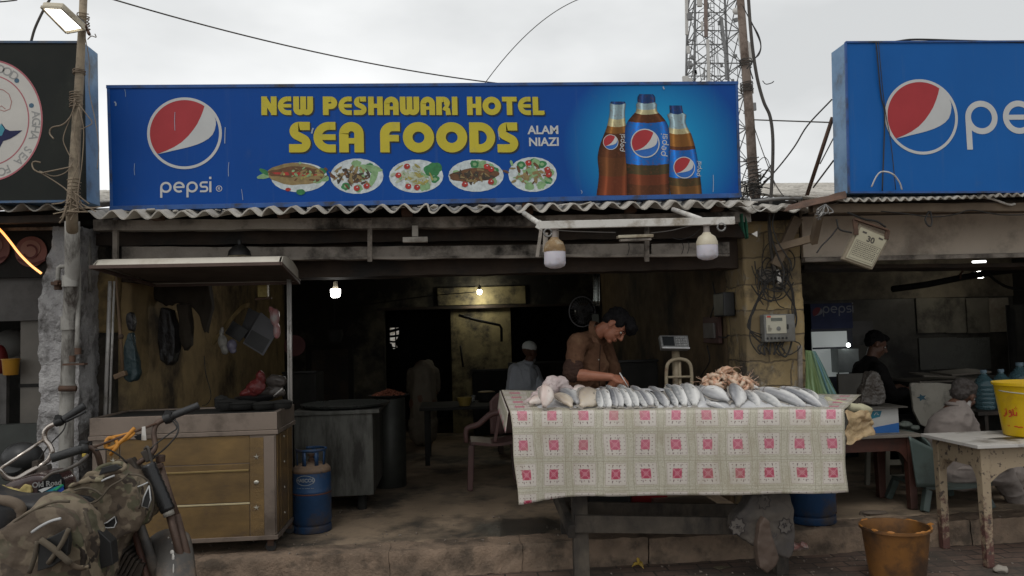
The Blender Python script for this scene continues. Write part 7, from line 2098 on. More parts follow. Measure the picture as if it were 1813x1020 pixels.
def face_parts(parent,P,M,s=1.0,lids=True):
    e = MB(); br = MB(); mo = MB()
    for q in (-1,1):
        e.ell(P(q*.031,.078,.002),(.0125*s,.009*s,.008*s),M,12,8)
        br.tube([P(q*.014,.094,.020),P(q*.032,.091,.025),P(q*.050,.076,.018)],[.003*s,.0042*s,.002*s],6)
    part('eye',e,mat('eye_white',(.5,.47,.43),rough=.2),parent,smooth=True)
    ir = MB()
    for q in (-1,1): ir.ell(P(q*.031,.084,.000),(.0058*s,.005*s,.006*s),M,10,6)
    part('iris',ir,m_eye,parent,smooth=True)
    part('eyebrow',br,m_hair,parent,smooth=True)
    mo.tube([P(-.022,.091,-.0655),P(0,.0985,-.0645),P(.022,.091,-.0655)],[.001*s,.0016*s,.001*s],6)
    part('mouth_line',mo,mat('dark_lip',(.10,.035,.03)),parent)
def hand_parts(mb,W,d,n,side=1,s=1.0,curl=(40,55,35),spread=.10,thumb=.9):
    """W wrist, d direction of the hand, n normal out of the back of the hand; curls towards -n"""
    d,n = V(d).normalized(),V(n); n = (n - d*n.dot(d)).normalized(); x = d.cross(n)*side
    W = V(W)
    for k,off in enumerate((-.030,-.011,.009,.028)):
        L0 = (.082,.088,.084,.076)[k]*s
        kn = W + d*L0 + x*off*s
        mb.cap(W + x*off*.55*s,kn,.0135*s,.0115*s,10)
        seg = ((.040,.026,.020),(.045,.029,.021),(.042,.027,.020),(.033,.020,.018))[k]
        p,ang = kn,0.0; dd = (d + x*(off*spread*12)).normalized()
        for j in range(3):
            ang += R(curl[j]*(1 + .10*(k - 1)))
            v = dd*cos(ang) - n*sin(ang)
            q = p + v*seg[j]*s
            mb.cap(p,q,(.0092,.0084,.0076)[j]*s,(.0086,.0077,.0066)[j]*s,10); p = q
    # thumb from the side of the palm near its base
    tb0 = W + d*.022*s - x*.024*s
    t1 = tb0 + (d*.55 - x*.75 - n*.35).normalized()*.040*s
    t2 = t1 + (d*.85 - x*.10 - n*thumb*.7).normalized()*.032*s
    t3 = t2 + (d*.85 + x*.35 - n*thumb*.7).normalized()*.024*s
    mb.cap(tb0,t1,.0145*s,.0115*s,10).cap(t1,t2,.011*s,.0095*s,10).cap(t2,t3,.0095*s,.0075*s,10)
    mb.ell(W + d*.045*s - n*.006*s,(.040*s,.045*s,.014*s),Matrix((x,d,n)).transposed(),14,10)
    return t3
def hairmesh(P,M,s,shape,amp=.006,wr=60,vox=.005,seed=0,sm=2):
    mb = MB()
    for (a,b_,c,ra,rb,rc) in shape: mb.ell(P(a,b_,c),(ra*s,rb*s,rc*s),M,18,12)
    o = organic(mb,vox,sm)
    return folds(o,amp,wr,seed)

# --- the young man writing behind the table
man = thing('person','man in a brown shirt bending over the fish table and writing','person',V((1.02,.80,SZ)))
Yn = .56
ls_ = at(1022,606,.60); rs_ = at(1066,600,.88)              
nb_ = at(1050,590,.74)                                        
HC = at(1088,578,.66)
fw_,up_ = V((.52,-.42,-.74)),V((.80,-.10,.55))
body = MB()
Pm,Mm = head_parts(body,HC,fw_,up_,1.0,.97)
f_,u_,r_ = basis(fw_,up_)
body.cap(nb_ + V((-.01,0,-.03)),HC - u_*.055 - f_*.035,.056,.052)
pel = V((.93,.84,.98)); chest = at(1040,645,.76)
body.cap(pel,chest,.105,.115,16); body.cap(chest,nb_ + V((-.01,.02,-.07)),.105,.055,14)
body.cap(ls_,rs_,.045,.045)
el = at(1013,663,.50); wr_n = at(1083,668,.38)
body.cap(ls_,el,.052,.043).cap(el,wr_n,.044,.028).cap(el,el.lerp(wr_n,.35),.046,.043)
hd_ = (at(1112,674,.36) - wr_n).normalized()
tip = hand_parts(body,wr_n,hd_ + V((0,0,-.12)),V((.12,-.55,.82)),side=1,curl=(38,58,40),s=1.02)
ef = at(1092,672,.84); wf_ = at(1078,690,.52)
body.cap(rs_,ef,.050,.042).cap(ef,wf_,.042,.028)
hand_parts(body,wf_,V((-.3,-.9,-.12)),V((0,-.1,1)),side=1,curl=(20,25,20))
for q,sx in ((-1,-.02),(1,.06)):
    hip = pel + V((sx,q*.09,-.04)); kn = V((hip.x + .03,hip.y - .02,.58)); an = V((hip.x - .01,hip.y,SZ + .09))
    body.cap(hip,kn,.085,.055).cap(kn,an,.056,.035).cap(an,an + V((.13,-.06,-.055)),.035,.026)
bo = organic(body,.0045,4,.5)
mo_ = part('body',bo,m_skin,man,smooth=True)
face_parts(man,Pm,Mm)
m_shirt = cloth('brown_cotton_shirt',(.12,.062,.036),(.085,.043,.026),(.15,.085,.05))
sh = MB()
sh.cap(pel + V((0,0,-.10)),chest + V((0,0,-.02)),.148,.158,18).cap(chest,nb_ + V((-.015,0,-.055)),.150,.080,16)
sh.cap(ls_ + V((.02,.02,.0)),rs_,.070,.068).cap(ls_,ls_.lerp(el,.86),.070,.062,14).cap(rs_,rs_.lerp(ef,.8),.066,.058)
sh.cap(pel + V((0,0,-.06)),pel + V((.01,0,-.34)),.152,.17,18)
so = crease(folds(organic(sh,.006,6,.5),.008,15,2,(1,1,1.6)),.012,8,5,(1,1,.8))
shp = part('shirt',so,m_shirt,man,smooth=True)
cf = ls_.lerp(el,.90); dcf = (el - ls_).normalized()
part('rolled_cuff',folds(organic(MB().cap(cf - dcf*.03,cf + dcf*.012,.074,.072,18),.005,2),.006,30,1,(1,1,2)),cloth('brown_shirt_cuff',(.05,.027,.02),(.03,.018,.014)),shp,smooth=True)
# collar: a folded band round the neck with two points
ncol = nb_.lerp(HC - u_*.055 - f_*.035,.30) ; ax_ = (HC - u_*.06 - f_*.03 - nb_).normalized()
qa = V((0,0,1)).rotation_difference(ax_).to_matrix()
def colf(u,v):
    a = 2*pi*u; r0 = .066 + .020*v
    p = ncol + qa @ V((r0*cos(a),r0*sin(a),.022 - .05*v - .012*cos(a)*v))
    return p + mnoise.noise_vector(p*30)*.003
part('collar',MB().grid(colf,36,6,thick=.003),m_shirt,shp,smooth=True)
part('collar_point',MB().poly([at(1046,594,.60),at(1057,600,.585),at(1061,608,.575),at(1050,606,.58)],(0,.006,0)),m_shirt,shp,bevel=.002)
pkt = MB().tube([at(1063,610,.612),at(1062,635,.600),at(1061,660,.60),at(1061,684,.60)],.0035,6,smooth=3)
part('placket',pkt,cloth('brown_seam',(.035,.02,.014)),shp,smooth=True)
part('button',MB().ell(at(1060,637,.595),(.005,.003,.006)),mat('shirt_button',(.35,.33,.3)),shp,smooth=True)
tr = MB()
for q,sx in ((-1,-.02),(1,.06)):
    hip = pel + V((sx,q*.09,-.06)); kn = V((hip.x + .03,hip.y - .02,.58)); an = V((hip.x - .01,hip.y,SZ + .10))
    tr.cap(hip,kn,.11,.085).cap(kn,an,.085,.075)
part('trousers',folds(organic(tr,.010,4),.010,12,5),cloth('dark_brown_trousers',(.035,.024,.018)),man,smooth=True)
hr = hairmesh(Pm,Mm,1.0,[(0,-.025,.058,.088,.098,.084),(0,-.06,.01,.076,.058,.06),(0,.045,.095,.068,.062,.050),(.02,.092,.085,.046,.040,.046),(-.02,.096,.078,.046,.040,.052),(-.062,.02,.045,.022,.038,.045),(.062,.02,.045,.022,.038,.045)],.007,48,.005,3)
part('hair',hr,m_hair,man,smooth=True)
pen = solo('pen',MB().tube([at(1097,660,.37),at(1114,688,.345)],[.0045,.003],8),mat('white_pen',(.6,.6,.6),rough=.3),'white pen in the hand of the man in brown','pen',smooth=True)

# --- the old man with a cap seen from behind
YC = 4.2
sC = mpp(936,620,YC)
cm = thing('person','bearded old man in a white cap and grey shirt seen from behind inside','person',V((at(930,700,YC).x,YC,SZ)))
body = MB(); HC2 = at(938,623,YC)
fw2,up2 = V((.75,.62,-.12)),V((.05,0,1))
P2,M2 = head_parts(body,HC2,fw2,up2,.98)
hipc = V((HC2.x - .07,YC,.62)); ch = at(927,665,YC)
body.cap(hipc,ch,.12,.14,14).cap(ch,at(933,645,YC),.12,.06).cap(at(933,648,YC),HC2 - V((0,0,.07)),.055,.05)
sl1,sl2 = at(911,655,YC - .05),at(944,657,YC + .1)
for a,b_,c_ in ((sl1,at(905,695,YC - .02),at(915,720,YC + .2)),(sl2,at(957,688,YC - .05),at(955,715,YC + .2))):
    body.cap(a,b_,.05,.042).cap(b_,c_,.04,.028); hand_parts(body,c_,(0,1,-.2),(0,0,1),1)
for q in (-1,1):
    k_ = V((hipc.x + .12 + q*.12,YC + .42,.62)); body.cap(hipc + V((q*.09,0,0)),k_,.09,.06).cap(k_,V((k_.x,k_.y,SZ + .08)),.055,.035).cap(V((k_.x,k_.y,SZ + .06)),V((k_.x + .03,k_.y + .13,SZ + .035)),.035,.025)
part('body',organic(body,.009,4),m_skin2,cm,smooth=True)
sh = MB().cap(hipc + V((0,0,-.02)),ch,.155,.165,16).cap(ch,at(933,649,YC),.155,.085).cap(sl1,sl2,.075,.075).cap(sl1,at(905,690,YC - .02),.078,.066).cap(sl2,at(956,684,YC - .04),.078,.07)
m_gs = cloth('pale_blue_grey_shirt',(.58,.61,.66),(.48,.51,.56))
cs_ = part('shirt',crease(folds(organic(sh,.010,6),.008,12,4,(1,1,.6)),.018,7,4,(1.4,1,.4)),m_gs,cm,smooth=True)
part('collar',MB().lathe([(.072,0),(.066,.03),(.07,.032),(.078,.004)],at(933,645,YC),24,(.05,.1,1)),m_gs,cs_,smooth=True)
part('cap',hairmesh(P2,M2,.98,[(0,-.012,.055,.082,.10,.075)],.001,20,.008,1,4),cloth('white_knit_cap',(.75,.78,.75),(.6,.63,.6)),cm,smooth=True)
part('beard',hairmesh(P2,M2,.98,[(0,.05,-.09,.05,.045,.05),(0,.045,-.14,.035,.03,.05)],.006,40,.008,2),cloth('grey_beard',(.26,.25,.24),(.15,.14,.13)),cm,smooth=True)
tr = MB()
for q in (-1,1):
    k_ = V((hipc.x + .12 + q*.12,YC + .42,.62)); tr.cap(hipc + V((q*.09,0,-.01)),k_,.115,.09).cap(k_,V((k_.x,k_.y,SZ + .12)),.09,.08)
part('trousers',folds(organic(tr,.012,4),.01,12,3),m_gs,cm,smooth=True)
bn = thing('bench','dark wooden bench under the man in the white cap','bench',V((hipc.x,YC,SZ)))
part('seat',MB().span((hipc.x - .35,YC - .16,.46),(hipc.x + .35,YC + .16,.50)),m_brownwood,bn,bevel=.004)
for sx in (-.3,.3): part('leg',MB().span((hipc.x + sx - .025,YC - .13,SZ + .003),(hipc.x + sx + .025,YC + .13,.459)),m_brownwood,bn)

# --- the man bending forward in a beige tunic
YH = 5.0
hm = thing('person','person in a long beige tunic bending forward with back to the street','person',V((at(745,790,YH).x,YH,SZ)))
m_tun = cloth('beige_tunic',(.18,.155,.12),(.14,.12,.09))
top = at(748,650,YH); hip3 = at(748,705,YH - .05); hd3 = at(758,662,YH + .42)
body = MB(); P3_,M3_ = head_parts(body,hd3,V((0,.55,-.8)),V((0,.85,.5)),.98)
body.cap(hip3,top + V((0,.05,-.03)),.12,.12).cap(top + V((0,.1,-.05)),hd3 - V((0,.08,-.0)),.06,.052)
for q in (-1,1):
    s_ = top + V((q*.15,.1,-.06)); e_ = s_ + V((q*.02,.14,-.24)); w_ = e_ + V((-q*.02,.22,-.03))
    body.cap(s_,e_,.045,.04).cap(e_,w_,.038,.027); hand_parts(body,w_,(0,1,-.1),(0,0,1),1)
    h_ = hip3 + V((q*.09,0,-.06)); body.cap(h_,V((h_.x,YH,.58)),.085,.055).cap(V((h_.x,YH,.58)),V((h_.x,YH,SZ + .08)),.052,.034).cap(V((h_.x,YH,SZ + .06)),V((h_.x,YH + .14,SZ + .035)),.033,.025)
part('body',organic(body,.010,4),m_skin2,hm,smooth=True)
sh = MB().cap(at(748,662,YH),at(750,725,YH),.155,.17,16).cap(at(749,655,YH),at(757,648,YH + .15),.12,.09).cap(at(750,725,YH),at(749,765,YH),.165,.18,16)
for q in (-1,1): s_ = top + V((q*.15,.1,-.07)); sh.cap(s_,s_ + V((q*.02,.13,-.22)),.062,.055)
part('tunic',folds(organic(sh,.012,6),.014,10,6,(1.6,1,.4)),m_tun,hm,smooth=True)
tr = MB()
for q in (-1,1):
    h_ = hip3 + V((q*.09,0,-.3)); tr.cap(h_,V((h_.x,YH,SZ + .13)),.10,.075)
part('trousers',folds(organic(tr,.012,4),.01,12,7),m_tun,hm,smooth=True)
part('hair',hairmesh(P3_,M3_,.98,[(0,-.025,.05,.084,.095,.08)],.005,40,.009,3),m_hair,hm,smooth=True)

# --- old man on the green chair at the right
YO = .78
om = thing('person','grey haired bearded old man in a light grey tunic seated on the green chair','person',V((at(1690,850,YO).x,YO,SZ)))
HO = at(1707,700,YO + .02)
body = MB(); fwo,upo = V((.80,.42,-.38)),V((.42,.05,.9)); P4,M4 = head_parts(body,HO,fwo,upo,1.0)
hp4 = at(1688,838,YO); ch4 = at(1680,745,YO); nk4 = at(1690,718,YO)
body.cap(hp4,ch4,.11,.10,14).cap(ch4,nk4,.095,.055).cap(nk4,HO - V((.03,0,.05)),.056,.052)
sa,sb4 = at(1672,752,YO - .03),at(1708,748,YO + .13)
ea_,eb_ = at(1690,800,YO - .04),at(1730,795,YO + .15)
wa_,wb_ = at(1740,806,YO - .02),at(1775,800,YO + .1)
for a,b_,c_ in ((sa,ea_,wa_),(sb4,eb_,wb_)):
    body.cap(a,b_,.05,.042).cap(b_,c_,.04,.028); hand_parts(body,c_,(.9,.1,-.3),(0,-.3,1),1)
kl,kr = at(1770,835,YO - .13),at(1792,836,YO + .12)
fl_,frr = at(1812,905,YO - .12),at(1800,940,YO + .12)
frr.z = SZ + .07
body.cap(hp4 + V((0,-.09,0)),kl,.09,.06).cap(kl,fl_,.055,.036).cap(fl_,fl_ + V((.12,-.03,-.02)),.034,.025)
body.cap(hp4 + V((0,.09,0)),kr,.09,.06).cap(kr,frr,.055,.036).cap(frr,frr + V((.14,0,-.03)),.034,.025)
part('body',organic(body,.006,4),m_skin2,om,smooth=True)
face_parts(om,P4,M4)
m_ot = cloth('light_grey_tunic',(.27,.235,.215),(.22,.19,.172),(.18,.155,.14))
# the tunic's back, lofted down from the neck
secs = [(711,1684,1706,.05),(717,1680,1709,.07),(723,1668,1714,.09),(731,1656,1718,.115),(742,1646,1721,.135),(758,1640,1724,.145),(780,1638,1727,.145),(810,1641,1732,.15),(840,1648,1742,.16),(862,1656,1746,.16)]
def tun(u,v):
    k = v*(len(secs) - 1); i = min(len(secs) - 2,int(k)); q = k - i
    y_,a_,b_,d_ = [secs[i][m] + (secs[i + 1][m] - secs[i][m])*q for m in range(4)]
    l,r = at(a_,y_,YO),at(b_,y_,YO); c = (l + r)/2; w = (r.x - l.x)/2; an = 2*pi*u
    return V((c.x + w*cos(an),YO + d_*sin(an),c.z - .012*sin(an)))
tn = MB().grid(tun,64,60); tn.uv.clear()
ot_ = part('tunic',crease(crease(tn,.020,6,3,(1,.5,.8)),.010,13,8,(1.3,.5,.6)),m_ot,om,smooth=True)
slv = MB().cap(sb4 + V((-.02,-.07,.0)),at(1728,792,YO - .06),.072,.064).cap(at(1728,792,YO - .06),at(1768,803,YO - .08),.062,.05)
slv2 = MB().cap(sb4,sb4.lerp(eb_,.95),.07,.062).cap(eb_,eb_.lerp(wb_,.8),.06,.045)
for k,sv in enumerate((slv,slv2)): part('sleeve',crease(folds(organic(sv,.007,5),.004,11,4 + k),.012,9,6 + k,(.6,1,1.5)),m_ot,ot_,smooth=True)
part('collar',MB().lathe([(.07,-.01),(.062,.018),(.066,.02),(.078,-.006)],nk4 + V((.004,0,.0)),24,(.2,.05,1)),m_ot,ot_,smooth=True)
tr = MB().cap(hp4 + V((0,-.09,-.01)),kl,.115,.09).cap(kl,kl.lerp(fl_,.88),.09,.065).cap(hp4 + V((0,.09,-.01)),kr,.115,.09).cap(kr,kr.lerp(frr,.85),.09,.07)
part('trousers',crease(folds(organic(tr,.008,8),.006,9,2),.018,8,9,(.5,1,1.4)),m_ot,om,smooth=True)
m_gh = mat('grey_hair',(.09,.08,.075),(.03,.022,.018),rough=.8,ns=30,bs=200,bp=.8,bd=.006)
part('hair',hairmesh(P4,M4,1.0,[(0,-.03,.05,.086,.095,.078),(0,-.07,.0,.076,.05,.062),(0,.035,.088,.058,.05,.032)],.008,45,.006,5),m_gh,om,smooth=True)
part('beard',hairmesh(P4,M4,1.0,[(0,.055,-.095,.048,.04,.036),(0,.06,-.125,.034,.03,.03),(.052,.01,-.06,.014,.025,.035),(-.052,.01,-.06,.014,.025,.035)],.006,50,.006,6),cloth('white_beard',(.42,.40,.38),(.3,.28,.27)),om,smooth=True)

# --- man in black in the right shop
YD_ = 2.3
dm = thing('person','dark haired man in black seated inside the right eating house','person',V((at(1545,700,YD_).x,YD_,SZ)))
HD = at(1551,610,YD_)
body = MB(); P5,M5 = head_parts(body,HD,V((.86,-.2,-.42)),V((.4,0,.9)),1.0)
hp5 = at(1540,765,YD_); ch5 = at(1540,665,YD_); nk5 = at(1541,640,YD_)
body.cap(hp5,ch5,.13,.14).cap(ch5,nk5,.12,.065).cap(nk5,HD - V((.03,0,.05)),.058,.05)
for q in (-1,1):
    s_ = ch5 + V((.0,q*.17,.06)); e_ = s_ + V((.10,-.03,-.25)); w_ = e_ + V((.24,-.05*q,.07)); body.cap(s_,e_,.05,.042).cap(e_,w_,.04,.028); hand_parts(body,w_,(.95,0,-.1),(0,0,1),1)
    k_ = hp5 + V((.42,q*.1,.02)); body.cap(hp5 + V((0,q*.09,0)),k_,.09,.06).cap(k_,V((k_.x,k_.y,SZ + .08)),.055,.036).cap(V((k_.x,k_.y,SZ + .06)),V((k_.x + .14,k_.y,SZ + .035)),.034,.025)
part('body',organic(body,.009,4),m_skin2,dm,smooth=True)
face_parts(dm,P5,M5)
sh = MB().cap(hp5,ch5,.165,.17,16).cap(ch5,nk5 + V((0,0,-.01)),.16,.08)
for q in (-1,1):
    s_ = ch5 + V((.0,q*.17,.06)); e_ = s_ + V((.10,-.03,-.25)); sh.cap(s_,e_,.075,.062).cap(ch5 + V((0,0,.05)),s_,.09,.075).cap(e_,e_ + V((.12,0,.035)),.06,.055)
part('shirt',folds(organic(sh,.010,6),.012,12,12),cloth('black_shirt',(.012,.011,.011)),dm,smooth=True)
tr = MB()
for q in (-1,1): k_ = hp5 + V((.42,q*.1,.02)); tr.cap(hp5 + V((0,q*.09,0)),k_,.115,.09).cap(k_,V((k_.x,k_.y,SZ + .12)),.09,.08)
part('trousers',folds(organic(tr,.012,4),.01,11,2),cloth('black_shirt',(1,1,1)),dm,smooth=True)
part('hair',hairmesh(P5,M5,1.0,[(0,-.025,.052,.086,.095,.08),(0,-.06,.01,.076,.058,.06),(0,.045,.088,.055,.05,.035)],.008,45,.007,8),m_hair,dm,smooth=True)

# ================================================================ furniture and goods at the right
def table4(name,label,x0,x1,y0,y1,ztop,m_leg,m_top,lw=.06,apron=.13,foot=None,thick=.022,arch=True,over=.03,cat='table'):
    o = thing(name,label,cat,((x0 + x1)/2,(y0 + y1)/2,0))
    part('tabletop',MB().span((x0 - over,y0 - over,ztop - thick),(x1 + over,y1 + over,ztop)),m_top,o,bevel=.003)
    for x in (x0,x1 - lw):
        for y in (y0,y1 - lw):
            gz = foot(x,y)
            mb = MB().box((x + lw/2,y + lw/2,(gz + ztop - thick - .002)/2),(lw,lw,ztop - thick - .002 - gz),taper=.78)
            part('leg',mb,m_leg,o,bevel=.006)
    za,zb_ = ztop - thick - .003,ztop - thick - apron
    def ap(a,b_,n_):      
        a,b_ = V(a),V(b_); d = b_ - a; n = 18; pts = [V((a.x,a.y,za)),V((b_.x,b_.y,za))]
        for i in range(n + 1):
            t = 1 - i/n; e = min(t,1 - t)
            dz = .09*max(0,1 - e/.16) ** 2 if arch else 0
            p = a + d*t; pts.append(V((p.x,p.y,zb_ - dz)))
        return MB().poly(pts,n_)
    part('apron',ap((x0 + lw,y0 + .008,0),(x1 - lw,y0 + .008,0),(0,.02,0)),m_leg,o)
    part('apron',ap((x0 + lw,y1 - .028,0),(x1 - lw,y1 - .028,0),(0,.02,0)),m_leg,o)
    part('apron',ap((x0 + .008,y0 + lw,0),(x0 + .008,y1 - lw,0),(.02,0,0)),m_leg,o)
    part('apron',ap((x1 - .028,y0 + lw,0),(x1 - .028,y1 - lw,0),(.02,0,0)),m_leg,o)
    return o
gz_ = lambda x,y: .003 if y < kerbY(x) - .01 else SZ + .006
m_cream = mat('worn_cream_paint',(.30,.24,.155),(.23,.185,.12),rough=.7,ns=8,dirt=(.14,.05,.035),damt=.30,ds=8,bs=45,bp=.5)
def leg_mat():
    m,nt,b = newmat('peeling_painted_legs')
    co = coords(nt)
    n = tex(nt,'Noise',co,Scale=14.0,Detail=9.0,Roughness=.7)
    sp = nt.nodes.new('ShaderNodeSeparateXYZ'); nt.links.new(co,sp.inputs[0])
    t = NX(nt,n.outputs['Fac'])*.9 - NX(nt,sp.outputs[2])*.42
    c = mix(nt,ramp(nt,t.s,.30,.40),(.30,.235,.155),(.10,.042,.034))
    n2 = tex(nt,'Noise',co,Scale=30.0,Detail=6.0); c = mix(nt,ramp(nt,n2.outputs['Fac'],.58,.66),c,(.07,.05,.04))
    nt.links.new(c,b.inputs['Base Color']); b.inputs['Roughness'].default_value = .7
    bump(nt,b,n.outputs['Fac'],.5,.006)
    return m
m_legs = leg_mat()
c0 = at(1746,792,-.30); c1 = at(1672,775,.14)
zt2 = at(1744,787,-.33).z
x0_ = at(1740,900,-.30).x
m_toplam = mat('stained_white_tabletop',(.52,.50,.47),(.42,.40,.37),rough=.5,ns=3,dirt=(.10,.08,.06),damt=.36,ds=4)
table4('serving_table','cream painted wooden table with peeling red legs at the right edge',x0_,x0_ + 1.25,-.31,.20,zt2,m_legs,m_toplam,lw=.062,foot=gz_,over=.05)
stn = MB(); c = at(1765,772,-.1)
solo('grease_stain',MB().poly([V((at(1770,771,0).x + .17*cos(a) + .02*sin(3*a),-.12 + .035*sin(a),zt2 + .0025)) for a in [k*pi/14 for k in range(28)]]),mat('dark_grease',(.04,.03,.022),rough=.3),'dark grease stain on the top of the cream table','stain')

def bucket(name,label,c,rb,rt,h,m,lip=.008,band=True):
    o = thing(name,label,'bucket',c)
    pr = [(0,.004),(rb*.96,.0),(rb,.006),(rt*.985,h*.93),(rt*.99,h*.94),(rt + lip,h*.95),(rt + lip,h),(rt - .003,h),(rt - .006,h*.93),(rb - .004,.01),(0,.010)]
    part('body',MB().lathe(pr,c,48),m,o,smooth=35)
    return o
# yellow bucket with red letters
YBk = -.05
cb = V((at(1836,768,YBk).x,YBk,zt2 + .003))
hb = at(1800,688,YBk - .1).z - zt2
ybk = bucket('bucket','bright yellow bucket with red Urdu lettering on the cream table',cb,.195,.238,hb + .03,mat('yellow_plastic',(.60,.40,.008),(.54,.34,.006),rough=.35,ns=3,dirt=(.42,.26,.02),damt=.3,ds=5,bp=.05),.01)
m_rl = mat('red_print',(.55,.035,.015),(.42,.03,.02),ns=20,bp=0)
def on_b(x,z,d=.002,r=.222,cb=cb):     
    a = R(196) + x/r; rr = .195 + (.238 - .195)*(z/(hb + .03)/.93) + d
    return V((cb.x + rr*cos(a),cb.y + rr*sin(a),cb.z + z))
wl = MB()
def us(pts,w=.0085): wl.ribbon(pts,w,0,lambda x,y,d: on_b(x,y,.0022 + .0001*len(wl.f)*.05))
zb0 = .155
us([(-.080,zb0 - .022),(-.066,zb0 - .022),(-.058,zb0 - .014),(-.056,zb0 + .002)])            
us([(-.044,zb0 - .012),(-.044,zb0 + .030)])                                                      
us([(-.030,zb0 - .022),(-.012,zb0 - .018),(-.006,zb0 - .004),(-.006,zb0 + .012),(-.014,zb0 + .020),(-.022,zb0 + .014),(-.022,zb0 + .004),(-.006,zb0 + .004)])  
us([(-.006,zb0 - .010),(.004,zb0 - .010)]); us([(.008,zb0 - .012),(.008,zb0 + .030)])
us([(.008,zb0 - .010),(.030,zb0 - .010),(.030,zb0 + .012)])
for (x,z) in ((-.06,.024),(.024,.034),(.036,.034),(.03,.044)):
    us([(x - .003,zb0 + z),(x + .003,zb0 + z)],.006)
us([(-.055,.075),(-.045,.068),(-.035,.075)],.005); us([(0,.07),(.02,.072),(.03,.066),(.045,.07),(.06,.068)],.007)
part('lettering',wl,m_rl,ybk)
part('handle',MB().tube([cb + V((.25*cos(a),.25*sin(a)*.98,hb - .02 - .02*sin((a - R(180))/1.0))) for a in [R(180 + 10*k) for k in range(19)]],.004,6),mat('wire_handle',(.4,.38,.3)),ybk,smooth=True)
# orange brown bucket on the pavement
YOb = -.42
co_ = at(1588,1000,YOb); co_.z = .003
zo = at(1588,931,YOb).z
obk = bucket('bucket','dirty orange brown bucket with a ragged rim on the pavement',co_,.155,.193,zo,mat('stained_orange_plastic',(.20,.088,.022),(.11,.05,.018),rough=.45,ns=5,dirt=(.05,.028,.016),damt=.62,ds=4,bs=30,bp=.2),.01)
rr_m = MB()
for k in range(40):
    a = 2*pi*k/40
    if mnoise.noise(V((cos(a)*3,sin(a)*3,1))) > .05: rr_m.ell((co_.x + .198*cos(a),co_.y + .198*sin(a),co_.z + zo - .001),(.006,.024,.004 + .003*(k % 3)),(0,0,a),8,6)
part('ragged_rim',rr_m,mat('bright_orange_rim',(.36,.15,.03),(.3,.12,.025),rough=.5),obk)
part('lug',MB().bar(co_ + V((.19,-.02,zo - .005)),co_ + V((.225,-.02,zo + .006)),.03,.006),MATS['bright_orange_rim'],obk)

# brown table behind, with a carton and papers
m_redw = mat('dark_red_wood',(.085,.032,.022),(.05,.022,.017),rough=.5,ns=6,dirt=(.03,.02,.016),damt=.45,ds=4)
YT0,YT1 = .55,1.05
xa,xb = at(1462,780,YT0).x,at(1622,780,YT0).x
zt3 = at(1560,770,YT0).z
table4('wooden_table','dark red brown table behind the right end of the fish table',xa,xb,YT0,YT1,zt3,m_redw,mat('pale_formica',(.22,.2,.17),(.15,.13,.11),rough=.4,dirt=(.08,.06,.045),damt=.4),lw=.07,foot=lambda x,y: SZ + .006,apron=.10)
cr = thing('carton','white and blue carton under a tray on the dark table','box',V((at(1568,765,.62).x,.70,zt3)))
k0_,k1_ = at(1543,764,.60),at(1590,722,.60)
k0_.z = zt3 + .002
part('box',MB().span((k0_.x - .12,.60,k0_.z),(k1_.x,.86,k1_.z)),mat('white_card',(.42,.42,.40),(.34,.34,.33),rough=.6),cr,bevel=.002)
part('blue_band',MB().poly([V((k0_.x - .115,.598,k0_.z + .004)),V((k1_.x - .002,.598,k0_.z + .004)),V((k1_.x - .002,.598,k0_.z + .075)),V((k0_.x + .05,.598,k0_.z + .052)),V((k0_.x - .115,.598,k0_.z + .02))],(0,.0015,0)),mat('carton_blue',(.02,.11,.34),(.015,.09,.28),bp=0),cr)
part('teal_mark',MB().poly([V((k0_.x + .0,.597,k1_.z - .075)),V((k0_.x + .07,.597,k1_.z - .06)),V((k0_.x + .085,.597,k1_.z - .018)),V((k0_.x + .0,.597,k1_.z - .018))],(0,.0015,0)),mat('carton_teal',(.015,.14,.2),bp=0),cr)
fr = lambda x,y,d: V((k0_.x + .045 + x,.596 - d,k1_.z - .04 + y))
part('white_mark',MB().ribbon([(-.02,-.008),(-.005,.01),(.01,.006),(.002,-.004),(.018,-.006)],.004,.0,fr),m_print_white,cr)
part('tray',MB().span((at(1508,718,.6).x,.56,k1_.z + .002),(at(1602,718,.6).x,.92,k1_.z + .012)),mat('dark_tray',(.07,.065,.055),(.05,.045,.04),rough=.4),cr,bevel=.003)
sbg = pillow([(1518,715),(1521,700),(1526,684),(1532,668),(1538,657),(1545,659),(1552,664),(1559,676),(1562,694),(1561,712),(1552,716)],.7,.10,.006,4,.012,26,3,0,(1,1,.5))
solo('plastic_bag',sbg,mat('snack_bag',(.035,.026,.02),(.10,.093,.086),ns=8,rough=.3,bs=22,bp=.8,bd=.02),'crumpled plastic bag of brown snacks on the carton tray','bag',smooth=True)
solo('chair_back_board',MB().span(at(1486,714,1.4),at(1556,660,1.4) + V((0,.03,0))),mat('dark_grey_board',(.075,.07,.06),(.055,.05,.043)),'dull grey board behind the bag of snacks','board',bevel=.004)
solo('crumpled_cloth',folds(organic(MB().ell(at(1600,752,.85),(.07,.05,.025)).ell(at(1618,757,.85),(.05,.04,.02)),.007,2),.01,25,3),mat('grey_green_rag',(.12,.14,.12),(.08,.09,.08)),'crumpled grey rag at the right end of the dark table','rag',smooth=True)
cov = MB().tube([at(1453,730,.45),at(1480,727,.5),at(1505,731,.5)],[.02,.025,.02],8).jitter(.01,20)
